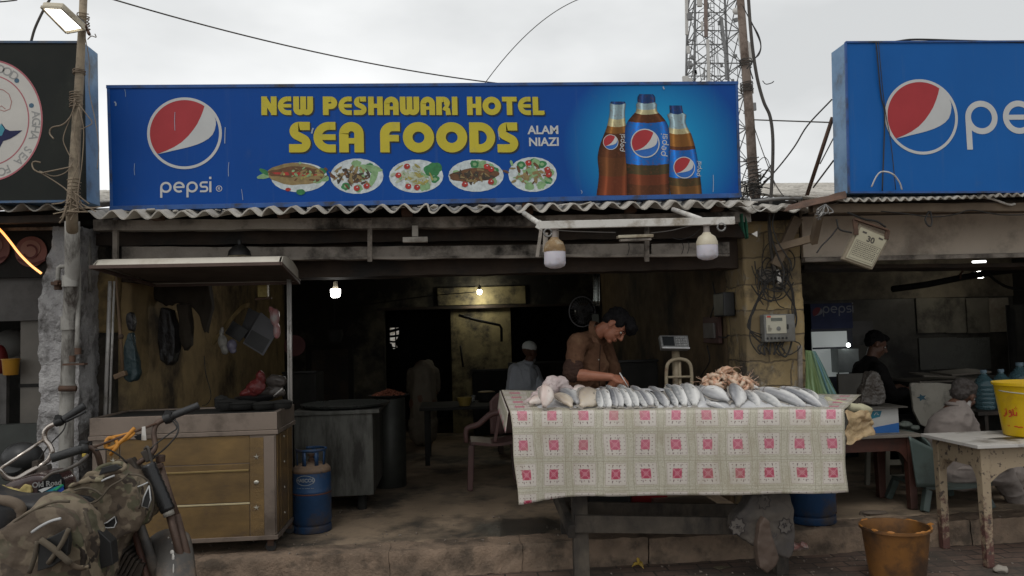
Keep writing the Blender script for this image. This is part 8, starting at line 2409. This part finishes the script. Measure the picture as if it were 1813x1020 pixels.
# painted board behind the old man
pb_ = MB().poly(L((1612,682,1.6),(1614,678,1.6),(1664,678,1.6),(1700,682,1.6),(1706,760,1.6),(1650,760,1.6),(1630,752,1.6),(1618,728,1.6)),(0,.03,0))
bo_ = thing('painted_board','worn cream board with a blue stain behind the old man','board',at(1660,760,1.6))
part('board',pb_,mat('worn_cream_board',(.34,.32,.27),(.25,.23,.19),rough=.6,dirt=(.05,.045,.04),damt=.36,ds=4),bo_,bevel=.006)
part('stain',MB().poly([at(1632 + 7*cos(k*pi/5)*(1.3 if k % 2 else .6),704 + 5*sin(k*pi/5)*(1.3 if k % 2 else .7),1.596) for k in range(10)],(0,.0015,0)),mat('blue_stain',(.03,.09,.13)),bo_)
part('backing',MB().span(at(1600,800,1.72),at(1800,735,1.72) + V((0,.4,0))),m_soot,bo_)
# counter with boards and bottles
ctr_ = thing('serving_counter','dark counter stacked with pale boards in the right eating house','counter',V((at(1700,720,2.2).x,2.2,SZ)))
za = at(1700,668,2.2).z
part('body',MB().span((at(1622,700,2.2).x,2.2,SZ),(RX - .02,2.9,za - .04)),m_soot,ctr_)
part('board',MB().span((at(1632,700,2.1).x,2.12,za - .038),(at(1750,700,2.1).x,2.6,za - .018)),mat('dim_plank',(.13,.11,.09),(.09,.08,.065)),ctr_,bevel=.003)
part('board',MB().box(at(1700,659,2.2),(.42,.3,.018),(.05,-.04,.1)),MATS['dim_plank'],ctr_,bevel=.003)
part('board',MB().box(at(1650,664,2.2),(.3,.3,.015),(.05,.06,-.1)),MATS['dim_plank'],ctr_,bevel=.003)
m_wat = mat('blue_water_bottle',(.05,.11,.13),(.09,.16,.18),rough=.12,ns=6,alpha=.75,bp=.1,rvar=.03)
shelf = thing('bottle_shelf','dark shelf carrying the big water bottles','shelf',V((at(1790,760,1.4).x,1.4,SZ)))
zs_ = at(1780,724,1.4).z
part('shelf_board',MB().span((at(1725,730,1.3).x,1.25,zs_ - .03),(at(1860,730,1.4).x,1.75,zs_)),m_brownwood,shelf)
for q in (0,1): part('side_panel',MB().span((at((1727,1850)[q],760,1.4).x,1.27,SZ),(at((1727,1850)[q],760,1.4).x + .03,1.7,zs_ - .031)),m_brownwood,shelf)
for i,(px,hh,r,lab) in enumerate(((1745,66,.078,'leftmost'),(1776,66,.078,'middle'),(1810,76,.095,'largest and rightmost'))):
    p = at(px,724,1.42); p.z = zs_ + .002; H = hh*mpp(px,700,1.42)
    wb = thing('water_bottle','%s of the three big blue water bottles behind the old man' % lab,'bottle',p,0,'big water bottles')
    pr = [(0,.004),(r*.9,0),(r,.015)]
    for k in range(5): pr += [(r,H*(.08 + .11*k)),(r*.95,H*(.10 + .11*k)),(r,H*(.12 + .11*k))]
    pr += [(r,H*.62),(r*.8,H*.76),(r*.4,H*.86),(r*.27,H*.90),(r*.27,H*.93)]
    part('bottle_body',MB().lathe(pr,p,28),m_wat,wb,smooth=40)
    part('cap',MB().lathe([(r*.31,H*.925),(r*.32,H*.93),(r*.32,H*.995),(0,H)],p,18),mat('pale_blue_cap',(.16,.24,.3)),wb,smooth=40)

# green plastic chair
m_gch = mat('green_grey_plastic',(.085,.115,.105),(.06,.082,.076),rough=.45,ns=3,dirt=(.05,.06,.05),damt=.35,ds=4,bp=.05)
gch = thing('plastic_chair','green plastic chair under the old man','chair',V((at(1690,880,.75).x,.75,SZ)))
sa1,sa2 = at(1640,862,.50),at(1745,862,.50)
zs2 = at(1700,862,.50).z
part('seat',MB().grid(lambda u,v: V((sa1.x + (sa2.x - sa1.x)*u,.50 + .46*v,zs2 + .015*(2*u - 1) ** 2)),10,8,thick=.02),m_gch,gch,smooth=40)
def cb_(u,v):
    a = at(1606,772,.45).lerp(at(1668,798,.45),u); b_ = at(1636,868,.50).lerp(at(1690,868,.50),u*.6)
    p = a.lerp(b_,v); return p + V((.0,.46*(1 - u) ** 2*0 - .03*sin(pi*u),.0))
back_ = MB().grid(lambda u,v: V((at(1612 + 22*v,780,.7).x - .03*sin(pi*u),.47 + .50*u,zs2 + .02 + (at(1620,770,.6).z - zs2)*(1 - v)*(1 - .18*abs(2*u - 1) ** 3))),22,14,thick=.012)
part('backrest',back_,m_gch,gch,smooth=True)
sp3 = MB().grid(lambda u,v: at(1608 + 14*v + 50*u*(1 - v*.3),772 + 90*v + 25*u*(1 - v),.46),12,10,thick=.012)
part('side_wing',sp3,m_gch,gch,smooth=True)
for (x,y) in ((sa1.x + .02,.52),(sa2.x - .02,.52),(sa1.x + .02,.94),(sa2.x - .02,.94)):
    sgn = -1 if x < (sa1.x + sa2.x)/2 else 1
    part('leg',MB().bar((x,y,zs2 - .015),(x + .05*sgn,y + (.04 if y > .7 else -.03),SZ + .006),.05,.05,up=(0,1,0)),m_gch,gch,bevel=.008)
part('armrest',MB().tube([V((sa1.x - .02,.49,zs2 + .22)),V((sa1.x + .2,.48,zs2 + .24)),V((sa2.x,.48,zs2 + .2)),V((sa2.x + .03,.5,zs2))],.018,8,smooth=4),m_gch,gch,smooth=True)
# cream stool behind
stl = thing('stool','small cream wooden stool frame under the dark table','stool',V((at(1600,900,1.25).x,1.25,SZ)))
m_stl = mat('cream_stool_paint',(.22,.205,.165),(.16,.15,.12),rough=.7)
sx0,sx1 = at(1568,850,1.2).x,at(1640,850,1.2).x
for x in (sx0,sx1): 
    for y in (1.2,1.5): part('leg',MB().bar((x + (.03 if x == sx0 else -.03),y,SZ + .42),(x,y,SZ + .006),.035,.035,up=(0,1,0)),m_stl,stl)
for z in (SZ + .12,SZ + .24): part('rail',MB().bar((sx0 + .02,1.2,z),(sx1 - .02,1.2,z),.02,.04),m_stl,stl)
part('seat',MB().span((sx0,1.17,SZ + .422),(sx1,1.53,SZ + .45)),m_stl,stl,bevel=.004)
solo('sandal_pair',MB().ell(at(1550,908,.5),(.12,.04,.018),(0,.1,.3)).ell(at(1528,914,.5),(.03,.03,.04)),mat('dusty_sole',(.14,.11,.085)),'dusty timber scrap lying on the slab beyond the blue cylinder','scrap',smooth=True)

# net curtain on the pillar
def netf(u,v):
    top_ = at(1426,620,.45).lerp(at(1444,622,.45),u); bot = at(1426,722,.40).lerp(at(1494,724,.42),u)
    p = top_.lerp(bot,v); return p + V((.006*sin(u*19 + 2*v)*v,.010*sin(u*47 + 3*mnoise.noise(V((u*3,v,1))))*(.2 + v) + .02*mnoise.noise(V((u*4,v*2,0))),0))
def net_mat():
    m,nt,b = newmat('green_blue_net')
    t = nt.nodes.new('ShaderNodeTexCoord'); sp = nt.nodes.new('ShaderNodeSeparateXYZ'); nt.links.new(t.outputs['UV'],sp.inputs[0])
    c = mix(nt,ramp(nt,sp.outputs[0],.55,.78),(.10,.15,.05),(.08,.18,.23))
    n = tex(nt,'Noise',coords(nt,'UV',(26,1.2,1)),Scale=1.0,Detail=4.0); c = mix(nt,ramp(nt,n.outputs['Fac'],.45,.6),c,(.16,.24,.12))
    nt.links.new(c,b.inputs['Base Color']); b.inputs['Roughness'].default_value = .6
    return m
solo('net_curtain',MB().grid(netf,60,20,thick=.003),net_mat(),'green and blue net cloth fanning down beside the brick pillar','net',smooth=True)
solo('upright_batten',MB().bar(at(1418,730,.55),at(1416,612,.55),.03,.02,up=(0,1,0)),m_conc,'thin upright batten between the pillar and the net','batten')

# fridge with its lit door
fg = thing('drinks_fridge','dark drinks fridge with a dim header and bright door at the back','fridge',V((at(1480,700,2.9).x,2.9,SZ)))
h0,h1 = at(1437,583,2.9),at(1508,536,2.9)
f0_,f1_ = at(1437,700,2.9),at(1508,584,2.9)
m_frn = mat('dark_navy_casing',(.012,.016,.035),(.01,.012,.025),rough=.4)
part('casing',MB().span((h0.x,2.92,SZ + .006),(h1.x,3.5,h1.z)),m_frn,fg)
hdp = part('header',MB().span((h0.x,2.90,h0.z),(h1.x,2.918,h1.z - .003)),mat('header_navy',(.02,.03,.09)),fg)
s_ = mpp(1485,556,2.89)
frh = frame_at(1485,554,2.899)
part('header_word',word_pepsi(frh,12*s_,.001,.17),mat('header_grey',(.22,.23,.26),bp=0),hdp)
a,b_,c_ = globe_shapes(frame_at(1448,554,2.899),10*s_,.001)
part('header_roundel',b_,mat('header_red',(.18,.02,.03),bp=0),hdp); part('header_wave',c_,MATS['header_grey'],hdp)
gl0,gl1 = at(1441,668,2.9),at(1499,586,2.9)
part('door',MB().span((gl0.x,2.90,gl0.z),(gl1.x,2.916,gl1.z)),emitter('fridge_light',(.55,.62,.60),.16),fg)
part('door_shelf',MB().span((gl0.x,2.893,at(1460,618,2.9).z),(gl1.x,2.899,at(1460,615,2.9).z)).span((at(1482,640,2.9).x,2.893,gl0.z),(at(1484,640,2.9).x,2.899,at(1482,618,2.9).z)),m_frn,fg)
solo('reflection_spot',MB().ell(at(1502,611,2.7),(.022,.015,.022)),emitter('tiny_glow',(.95,1,.98),5),'tiny bright reflection beside the fridge door, added as a glowing ball','lamp',smooth=True)  # a reflection imitated by a small glowing ball
solo('glass_case',MB().span(at(1485,660,2.75),at(1520,617,2.75) + V((0,.25,0))),mat('pale_glass_case',(.30,.33,.32),(.2,.22,.22),rough=.2),'pale glass case behind the man in black','case',bevel=.004)
solo('dark_rack',MB().span(at(1502,612,2.95),at(1545,568,2.95) + V((0,.2,0))),m_lw,'dim rack beside the fridge header','rack')

# ================================================================ under and around the fish table
m_flo = None
def floral():
    m,nt,b = newmat('floral_bag_cloth')
    t = nt.nodes.new('ShaderNodeTexCoord'); mp_ = nt.nodes.new('ShaderNodeMapping'); mp_.inputs['Scale'].default_value = (7.5,2,8.5); nt.links.new(t.outputs['Object'],mp_.inputs['Vector'])
    v = tex(nt,'Voronoi',mp_.outputs[0],Scale=1.0); v2 = tex(nt,'Voronoi',mp_.outputs[0],Scale=1.0); v2.feature = 'DISTANCE_TO_EDGE'
    nz = tex(nt,'Noise',t.outputs['Object'],Scale=6.0,Detail=4.0)
    c = mix(nt,ramp(nt,nz.outputs['Fac'],.4,.6),(.095,.08,.066),(.055,.048,.043))
    c = mix(nt,ramp(nt,v2.outputs['Distance'],.01,.03,(.35,.35,.35),(0,0,0)),c,(.05,.04,.04))
    fl_ = tex(nt,'Noise',t.outputs['Object'],Scale=70.0,Detail=2.0)
    c = mix(nt,NX(nt,v.outputs['Distance']).lt(.22)*NX(nt,fl_.outputs['Fac']).gt(.5),c,(.05,.045,.045))
    nt.links.new(c,b.inputs['Base Color']); b.inputs['Roughness'].default_value = .85
    return m
fbag = pillow([(1322,874),(1340,868),(1385,868),(1392,874),(1398,900),(1401,930),(1400,955),(1396,978),(1385,985),(1360,975),(1340,968),(1318,958),(1302,945),(1292,928),(1300,908),(1316,893)],-.30,.14,.009,10,.010,14,6)
fb_ = thing('cloth_bag','grey brown floral print bag hanging from the fish table','bag',at(1352,980,-.30))
part('body',fbag,floral(),fb_,smooth=True)
m_fl = mat('floral_outline',(.03,.024,.024)); m_flp = mat('floral_petal',(.11,.096,.084),(.085,.075,.066))
for px,py,r_,y_ in ((1306,932,15,-.375),(1390,931,13,-.372),(1352,888,13,-.37)):
    P_ = lambda k,q: at(px + r_*q*cos(k*pi/8 + .2)*(1 if k % 2 else .72),py + r_*1.15*q*sin(k*pi/8 + .2)*(1 if k % 2 else .72),y_)
    st_b = part('flower',MB().poly([P_(k,1) for k in range(16)],(0,.012,0)),m_flp,fb_)
    part('outline',MB().tube([P_(k % 16,1) + V((0,-.001,0)) for k in range(17)],.0028,5),m_fl,st_b)
    sd_b = MB(); rnd = random.Random(px)
    for k in range(26): q = rnd.uniform(0,.5); a = rnd.uniform(0,6.28); sd_b.ell(at(px + r_*q*cos(a),py + r_*q*sin(a),y_ - .001),(.004,.002,.003),None,6,4)
    part('flower_centre',sd_b,m_fl,st_b)
cone = pillow([(1350,914),(1359,922),(1366,950),(1376,985),(1371,1000),(1356,1014),(1342,1004),(1337,965),(1341,930)],-.43,.06,.006,3,.006,12,2)
solo('folded_sheet',cone,mat('brown_card_cone',(.085,.058,.043),(.06,.042,.032),rough=.7),'brown tapering roll leaning on the floral bag','roll',smooth=True)
solo('red_crate',MB().span(at(1118,897,.75),at(1182,872,.75) + V((0,.3,0))),mat('red_plastic',(.30,.012,.015),(.22,.01,.012),rough=.4),'red plastic crate under the fish table','crate',bevel=.006)
solo('black_crate',MB().span(at(1046,915,.60),at(1116,874,.60) + V((0,.3,0))),m_black,'black crate under the left half of the fish table','crate',bevel=.006)
pbd = MB().span(at(1118,914,.45),at(1284,900,.45) + V((0,.3,0)))
solo('foam_board',pbd,mat('grey_foam_board',(.17,.15,.12),(.12,.105,.085),rough=.8),'pale board lying under the fish table behind the rail','board',bevel=.004)
pe = thing('banana_peel','yellow banana peel on the pavers below the table','peel',atz(1130,1004,.0))
c = atz(1131,1004,.006)
for k,(dx,dy,dz) in enumerate(((-.045,.0,.0),(.02,-.05,.0),(.035,.02,.0),(-.005,.01,.055))):
    part('strip',MB().tube([c + V((0,0,.02)),c + V((dx*.5,dy*.5,.022 + dz*.5)),c + V((dx,dy,.004 + dz))],[.008,.011,.004],6,smooth=4),mat('banana_yellow',(.42,.28,.03),(.3,.2,.05)),pe,smooth=True)
solo('leaf_scrap',MB().ell(atz(1277,1005,.006),(.06,.03,.006)).jitter(.01,30),mat('dry_leaf',(.12,.10,.065)),'dry leaf scrap on the pavers left of the brown roll','leaf',smooth=True)
solo('wrapper',folds(organic(MB().ell(at(1405,968,.12),(.05,.03,.03)).ell(at(1420,966,.1),(.04,.03,.02)),.006,1),.016,28,2),mat('red_white_wrapper',(.30,.08,.06),(.36,.33,.3),ns=22,rough=.35),'crumpled red and white wrapper against the kerb','wrapper',smooth=True)
solo('stone',folds(organic(MB().ell(atz(1772,1008,.02),(.045,.035,.025)),.006,1),.008,28,2),mat('pale_stone',(.30,.27,.23)),'pale broken stone beside the leg of the cream table','stone',smooth=True)
# scattered grit and scraps on slab and pavers
gr = MB(); rnd = random.Random(21)
for i in range(420):
    px,py = rnd.uniform(330,1800),rnd.uniform(900,1020)
    p = atz(px,py,SZ + .005)
    if p.y < kerbY(p.x) + .02: p = atz(px,py,.003)
    if not (p.y > kerbY(p.x) + .02 and p.z > .1 or p.y < kerbY(p.x) - .02 and p.z < .1): continue
    s_ = rnd.uniform(.003,.010); gr.box((p.x,p.y,p.z + s_*.4),(s_*rnd.uniform(.8,2),s_,s_*.8),(rnd.uniform(0,1),rnd.uniform(0,1),rnd.uniform(0,3)))
tag(solo('grit',gr,mat('grit',(.28,.24,.2),(.12,.09,.07),ns=4),'small stones and grit scattered over slab and pavers','grit'),kind='stuff')

# ================================================================ inside the fish shop
# plastic chair
m_mauve = mat('dusty_mauve_plastic',(.15,.08,.072),(.11,.06,.055),rough=.5,ns=3,dirt=(.08,.06,.055),damt=.35)
Yc = 2.0
pch = thing('plastic_chair','dusty mauve plastic armchair left of the fish table','chair',V((at(870,860,Yc).x,Yc,SZ)))
xs0,xs1 = at(828,780,Yc).x,at(912,780,Yc).x
zst = at(860,784,Yc).z
part('seat',MB().grid(lambda u,v: V((xs0 + .03 + (xs1 - xs0)*u,Yc + .42*v,zst + .01*cos(u*6))),10,8,thick=.025),m_mauve,pch,smooth=40)
for (x,y) in ((xs0 + .03,Yc),(xs1,Yc),(xs0 + .05,Yc + .42),(xs1,Yc + .42)):
    part('leg',MB().bar((x,y,zst - .02),(x + (-.02 if x < (xs0 + xs1)/2 else .03),y,SZ + .006),.05,.04,up=(0,1,0)),m_mauve,pch,bevel=.008)
arm = L((826,784,Yc),(825,765,Yc),(830,757,Yc),(846,752,Yc),(858,742,Yc),(870,733,Yc),(888,729,Yc),(905,730,Yc))
part('armrest',MB().tube(arm,[.020,.022,.024,.026,.026,.028,.03,.03],10,smooth=3),m_mauve,pch,smooth=True)
part('armrest',MB().tube([p + V((.46,.0,0)) for p in arm[:5]],.022,10,smooth=3),m_mauve,pch,smooth=True)
part('arm_post',MB().bar(at(884,736,Yc),at(876,782,Yc),.03,.03,up=(0,1,0)),m_mauve,pch,bevel=.006)
part('backrest',MB().grid(lambda u,v: V((at(872,750,Yc).x + .40*u,Yc + .42 + .03*sin(pi*u),zst + .02 + .40*v*(1 - .25*abs(2*u - 1) ** 3))),14,10,thick=.012),m_mauve,pch,smooth=True)
# dark dining table with a yellow bowl and bread
YQ = 3.4
dq0,dq1 = at(742,720,YQ).x,at(930,720,YQ).x
zq = at(840,720,YQ).z
dt = thing('dining_table','black dining table inside holding a yellow bowl','table',V(((dq0 + dq1)/2,YQ,SZ)))
part('tabletop',MB().span((dq0,YQ,zq - .03),(dq1,YQ + .8,zq)),m_soot,dt,bevel=.004)
for x in (dq0 + .05,dq1 - .09):
    for y in (YQ + .05,YQ + .7): part('leg',MB().span((x,y,SZ + .006),(x + .05,y + .05,zq - .031)),m_soot,dt)
p = at(823,720,YQ + .15); p.z = zq
solo('bowl',MB().lathe([(0,.004),(.055,0),(.085,.09),(.08,.09),(.052,.01),(0,.012)],p,24),mat('yellow_enamel',(.24,.17,.035),(.18,.13,.03)),'dull yellow bowl on the black dining table','bowl',smooth=50)
p = at(861,696,YQ + .7); p.z = zq + .09
pl_ = thing('plate','plate with a flat bread at the back of the dining table','plate',p)
part('bread',MB().ell(p + V((0,0,.012)),(.10,.07,.012)),mat('flat_bread',(.42,.32,.17),(.3,.22,.1)),pl_,smooth=True)
part('dish',MB().lathe([(.07,-.09),(.09,-.085),(.10,-.005),(.11,0),(0,0)],p,22),m_soot,pl_,smooth=45)
solo('tea_glass',MB().lathe([(.02,0),(.028,.08),(.026,.08),(.018,.006),(0,.006)],V((at(838,720,YQ + .5).x,YQ + .5,zq + .001)),14),mat('dull_glass',(.3,.3,.28),rough=.15,alpha=.6),'small tea glass on the black dining table','glass',smooth=True)
# stacked sooty things against the back wall
for i,(x0,y0,x1,y1,Y) in enumerate(((905,700,1050,640,5.6),(838,700,905,655,5.8),(500,735,560,660,3.4),(1088,690,1165,640,2.0))):
    a,b_ = at(x0,y0,Y),at(x1,y1,Y)
    o = thing('storage_shelf',['black kitchen range beyond the man in the white cap','sooty stove below the cream wall panel','dark cabinet behind the cooking counter','black cool box with rounded rim behind the writing man'][i],['range','stove','cabinet','cool box'][i],V((a.x,Y,SZ)))
    part('body',MB().span((a.x,Y,SZ + .006),(b_.x,Y + .5,b_.z)),m_soot,o,bevel=.02)
    part('top_rail',MB().tube([V((a.x,Y - .01,b_.z + .01)),V((b_.x,Y - .01,b_.z + .01))],.012,6),mat('dim_steel',(.06,.06,.06),metal=.4),o,smooth=True)
solo('stove_pipe',MB().tube(L((812,558,5.9),(840,566,5.9),(885,576,5.9),(888,582,5.9),(888,605,5.9)),.018,8),m_soot,'bent black pipe crossing the cream wall panel','pipe',smooth=True)
solo('wall_pipe',MB().tube(L((815,612,5.9),(820,650,5.9)),.014,8),m_soot,'short black rod leaning on the cream wall panel','rod',smooth=True)
cable(L((560,545,5.9),(640,540,5.9),(760,524,5.9),(846,517,5.9)),.006,'thin conduit running along the wall to the round bulb',m_soot)
solo('hung_pot',MB().lathe([(0,-.16),(.07,-.14),(.10,-.05),(.09,0),(.10,.01),(.0,.012)],at(592,585,4.2),20),m_soot,'sooty pot hanging below the drum shaped bulb','pot',smooth=50)
cable(L((592,575,4.2),(592,540,4.2),(594,500,4.2)),.006,'chain holding the sooty pot',m_soot)
solo('round_emblem',MB().lathe([(.11,0),(.11,.01),(0,.01)],at(522,612,3.38),28,(0,-1,0)),mat('dim_red_plate',(.06,.012,.012)),'dim red round plate on the dark cabinet wall','plate')
# fan and steel sheet on the right inner wall
fy = 2.6
fan = thing('wall_fan','round wall fan in its wire cage behind the writing man','fan',at(1030,552,fy))
fc = at(1030,552,fy)
wire = MB()
for k in range(28):
    a = 2*pi*k/28; wire.tube([fc + V((.02*cos(a),-.10,.02*sin(a))),fc + V((.085*cos(a),-.09,.10*sin(a))),fc + V((.125*cos(a),-.02,.145*sin(a)))],.0016,4)
for r_ in (.05,.09,1.0): 
    if r_ < 1: wire.tube([fc + V((r_*cos(a),-.095,r_*1.15*sin(a))) for a in [k*pi/12 for k in range(25)]],.0016,4)
part('cage',wire,mat('dim_cage_wire',(.12,.12,.12)),fan)
part('cage_ring',MB().tube([fc + V((.127*cos(a),-.02,.147*sin(a))) for a in [k*pi/16 for k in range(33)]],.006,6),mat('grey_ring',(.22,.22,.23)),fan,smooth=True)
for k in range(3):
    a0 = 2*pi*k/3
    part('blade',MB().grid(lambda u,v,a0=a0: fc + V((.11*(.15 + .85*v)*cos(a0 + .8*u),-.05 + .03*u,.125*(.15 + .85*v)*sin(a0 + .8*u))),6,5,thick=.002),mat('dim_blade',(.05,.05,.055)),fan,smooth=True)
part('motor',MB().ell(fc + V((0,.05,0)),(.06,.09,.06)).tube([fc + V((0,.08,0)),V((WR - .01 if False else fc.x + .2,fy + .2,fc.z))],.02,8),m_black,fan,smooth=True)
solo('steel_sheet',MB().grid(lambda u,v: at(1050 + 12*u,482 + 60*v,2.4) + V((0,.04*sin(u*pi),0)),8,6,thick=.004),mat('bright_steel',(.5,.52,.5),(.4,.42,.4),rough=.16,metal=.85,rvar=.03),'curved bright steel sheet hanging above the writing man','sheet',smooth=True)
solo('upright_post',MB().span(at(1053,690,2.5),at(1060,556,2.5) + V((0,.03,0))),mat('dim_green_post',(.12,.13,.11)),'thin pale post under the bright steel sheet','post')
# switch board on the right wall near the pillar
sw = thing('switch_board','dusty switch board with sockets on the right inner wall','switchboard',atx(1262,600,WR - .03))
a,b_ = atx(1275,608,WR - .04),atx(1246,562,WR - .04)
part('board',MB().span((WR - .05,a.y,a.z),(WR - .02,b_.y,b_.z)),mat('dusty_red_board',(.10,.05,.045),(.07,.04,.035)),sw,bevel=.004)
part('socket',MB().span((WR - .07,a.y + .06,a.z + .04),(WR - .051,b_.y - .06,b_.z - .05)),mat('dusty_grey_socket',(.16,.15,.14),(.1,.09,.08)),sw,bevel=.006)
for i,pts in enumerate((((1262,500),(1266,530),(1258,562)),((1252,612),(1256,640),(1240,668),(1236,690)),((1272,596),(1282,598),(1290,594)))):
    cable([atx(q[0],q[1],WR - .06) for q in pts],.006,['dark wire dropping to the switch board','wire snaking down the wall from the switch board','short wire from the switch board to the pillar'][i],m_cabled)
solo('small_black_box',MB().span(atx(1282,560,WR - .1) ,atx(1262,520,WR - .1) + V((.09,0,0))),m_black,'black gadget high on the inner wall by the pillar','box',bevel=.01)
# bucket in the left shop
p = at(19,664,.58); s_ = mpp(19,650,.58)
lb_ = bucket('bucket','amber yellow bucket on the ledge in the left shop',p,12.5*s_,15*s_,30*s_,mat('amber_plastic',(.33,.17,.01),(.26,.12,.01),rough=.4),.004)
solo('white_dish_rack',MB().ell(at(22,610,1.2),(.13,.1,.12)).box(at(22,640,1.2),(.2,.1,.2)),mat('dim_white_sack',(.13,.125,.115),(.09,.085,.08)),'dim white sack behind the amber bucket','sack',smooth=True)
solo('red_cloth',MB().ell(at(0,640,.9),(.05,.06,.12)),mat('dim_red_cloth',(.14,.01,.01)),'bit of red cloth at the far left edge','cloth',smooth=True)
